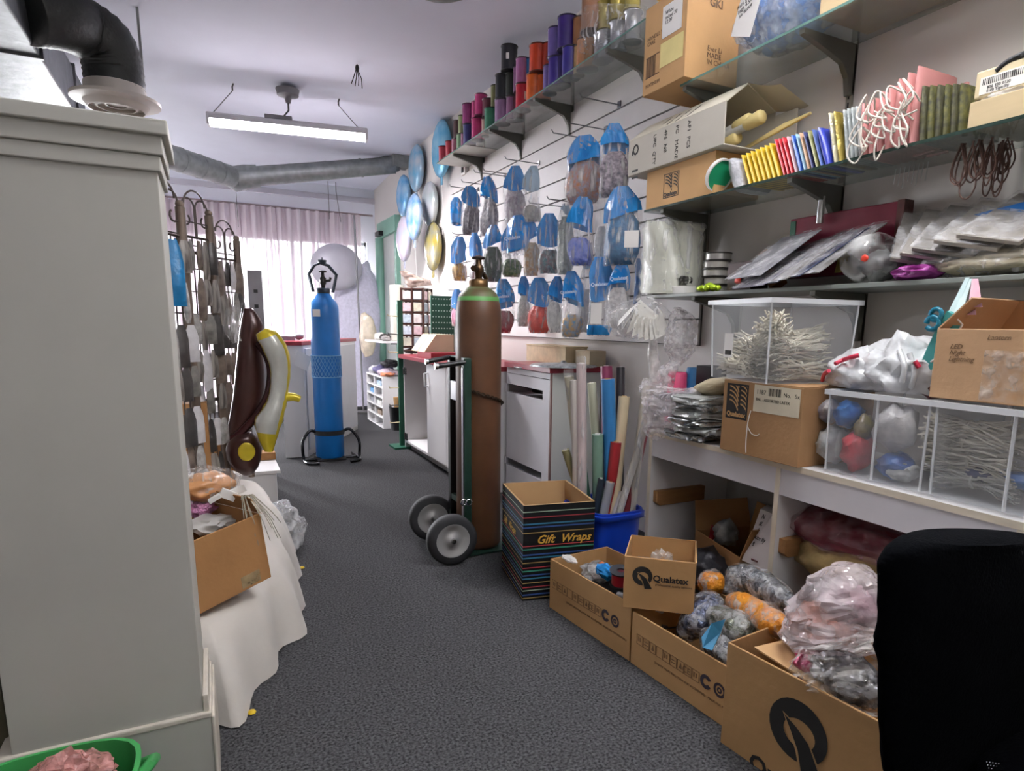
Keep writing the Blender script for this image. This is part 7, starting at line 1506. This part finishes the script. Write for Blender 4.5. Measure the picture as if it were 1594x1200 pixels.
q = [W(1092, 992, X=1.31), W(1108, 970, X=1.31), W(1128, 964, X=1.32), W(1121, 985, X=1.32), W(1108, 1012, X=1.3), W(1094, 1008, X=1.3)]
b = MB(); n = len(q); b.add(q + [p + V((.003, 0, 0)) for p in q], [tuple(range(n)), tuple(range(2 * n - 1, n - 1, -1))] + [(i, (i + 1) % n, n + (i + 1) % n, n + i) for i in range(n)])
single('blue_header_card', b, P('light blue card', '#4fa3d0', .35, var=.12, vs=20), 'light blue header card sticking up from a silver bag in the right low carton', 'card', q[-1])
single('white_paper', MB().box(W(1218, 968, X=1.5), (.06, .09, .003), rot=Matrix.Rotation(.25, 3, 'X') @ Matrix.Rotation(.2, 3, 'Y')), M_tag, 'white paper slip lying on the orange bag at the right low carton', 'paper', W(1218, 975, X=1.5))
# bags on the nearest carton
q = W(1305, 950, X=1.5); pkb = thing('pink_crinkle_bag', 'big clear bag with pinkish goods on top of the nearest carton', 'plastic bag', (q.x, q.y, .24))
b = MB(); lv_ = [((1290, 882), (1330, 880)), ((1262, 905), (1365, 905)), ((1246, 930), (1378, 940)), ((1235, 960), (1388, 970)), ((1240, 985), (1395, 995)), ((1262, 1003), (1385, 1012))]
pillow(b, interp(lv_, 5), None, .15, X=1.5, n=34, wr=.12); b.crumple(.012, 17); obj('film', b, film('pinkish crinkled film', '#ece2e5', .3, .05, 11, 1, .42), pkb, world=True)
b = MB().blob(W(1290, 975, X=1.5), (.1, .1, .06), 4, .3, 2.4, 3); obj('contents', b, P('peach brown goods', '#9a6a5a', .5, var=.35, vs=20, bump=.6), pkb, world=True); b = MB().blob(W(1325, 940, X=1.54), (.07, .08, .05), 4, .3, 2.4, 5); obj('contents', b, P('pale pink goods', '#b59aa2', .5, var=.3, vs=14, bump=.6), pkb, world=True)
q = W(1300, 1050, X=1.42); sb_ = thing('silver_pink_bag', 'clear bag with pink and silver foil at the front of the nearest carton', 'plastic bag', (q.x, q.y, .2))
b = MB(); pillow(b, interp([((1262, 1003), (1372, 995)), ((1240, 1030), (1385, 1020)), ((1248, 1048), (1390, 1060)), ((1285, 1070), (1390, 1090)), ((1330, 1092), (1388, 1110))], 5), None, .1, X=1.4, n=34, wr=.12).crumple(.011, 17); obj('film', b, film('bright crinkled film', ''), sb_, world=True)
obj('pink_foil', MB().blob(W(1264, 1035, X=1.41), (.05, .05, .045), 3, .3, 3, 2, fold=.15), P('pink foil', '#b5476e', .25, .4, var=.35, vs=30, bump=.9, bs=40), sb_, world=True); obj('silver_foil', MB().blob(W(1320, 1055, X=1.41), (.06, .1, .06), 4, .3, 3, 7, fold=.15), P('crumpled silver', '#7d7e82', .22, .6, var=.5, vs=20, bump=1, bs=30), sb_, world=True)

# ------------------------------------------------------------------ dark office chair, its back towards the camera
Yc = .6; chx = W(1500, 900, Y=Yc)
ch_ = thing('office_chair', 'black fabric office chair with a rounded back in the near right corner', 'chair', (chx.x + .05, Yc + .05, 0))
M_cf = P('black chair fabric', '#030406', 1.0, var=.2, vs=60, bump=.3, bs=160, spec=.04)
M_cf.node_tree.nodes
b = MB(); lv_ = [((1420, 838), (1600, 832)), ((1398, 846), (1690, 838)), ((1380, 862), (1720, 852)), ((1371, 890), (1740, 890)), ((1372, 940), (1760, 960)), ((1366, 985), (1770, 1010)), ((1363, 1008), (1775, 1040)), ((1371, 1040), (1780, 1080)), ((1372, 1120), (1770, 1140)), ((1378, 1200), (1740, 1220)), ((1400, 1260), (1700, 1270))]
pillow(b, interp([(l, (min(r[0], 1625), r[1])) for l, r in lv_], 3), Yc, .05, n=36, wr=.02)
zt_c = max(v.z for v in b.v)
obj('backrest', b, M_cf, ch_, world=True)
cxw = chx.x + .05
obj('back_post', MB().tube(smooth_path([(cxw + .1, Yc + .06, .55), (cxw + .1, Yc + .1, .42), (cxw + .1, Yc - .0, .36), (cxw + .1, Yc - .2, .36)], 5), .02, 10), M_blackm, ch_, world=True)
obj('seat', MB().blob((cxw + .1, Yc - .25, .42), (.24, .24, .055), 4, .03), M_cf, ch_, world=True)
obj('gas_column', MB().lathe([(.03, .08), (.03, .25), (.022, .25), (.022, .38)], (cxw + .1, Yc - .25, 0), 16), M_chrome, ch_, world=True)
for i in range(5):
    a = 2 * PI * i / 5 + .3; e = V((math.cos(a), math.sin(a), 0)); c = V((cxw + .1, Yc - .25, 0))
    l_ = obj('leg', MB().tube([c + V((0, 0, .1)), c + e * .27 + V((0, 0, .065))], [.028, .018], 8), M_blackm, ch_, world=True); obj('caster', MB().lathe([(.025, -.02), (.028, 0), (.025, .02)], c + e * .27 + V((0, 0, .03)), 14, M=RZ(a) @ Matrix.Rotation(PI / 2, 3, 'X')), M_blackm, l_, world=True)
rh = thing('rhinestone_strip', 'strip of sparkling rhinestones lying on the low edge of the chair back', 'trimming', W(1560, 1196, Y=Yc - .085))
b = MB(); 
for i in range(14):
    for j in range(3): b.blob(W(1536 + 4.6 * i + 1.5 * j, 1186 + 2 * i * .35 + 4.8 * j, Y=Yc - .085), (.0016, .0012, .0016), 1, 0)
obj('stones', b, P('rhinestone', '#dfe2ea', .05, .9, var=.3, vs=200), rh, world=True)['kind'] = 'stuff'
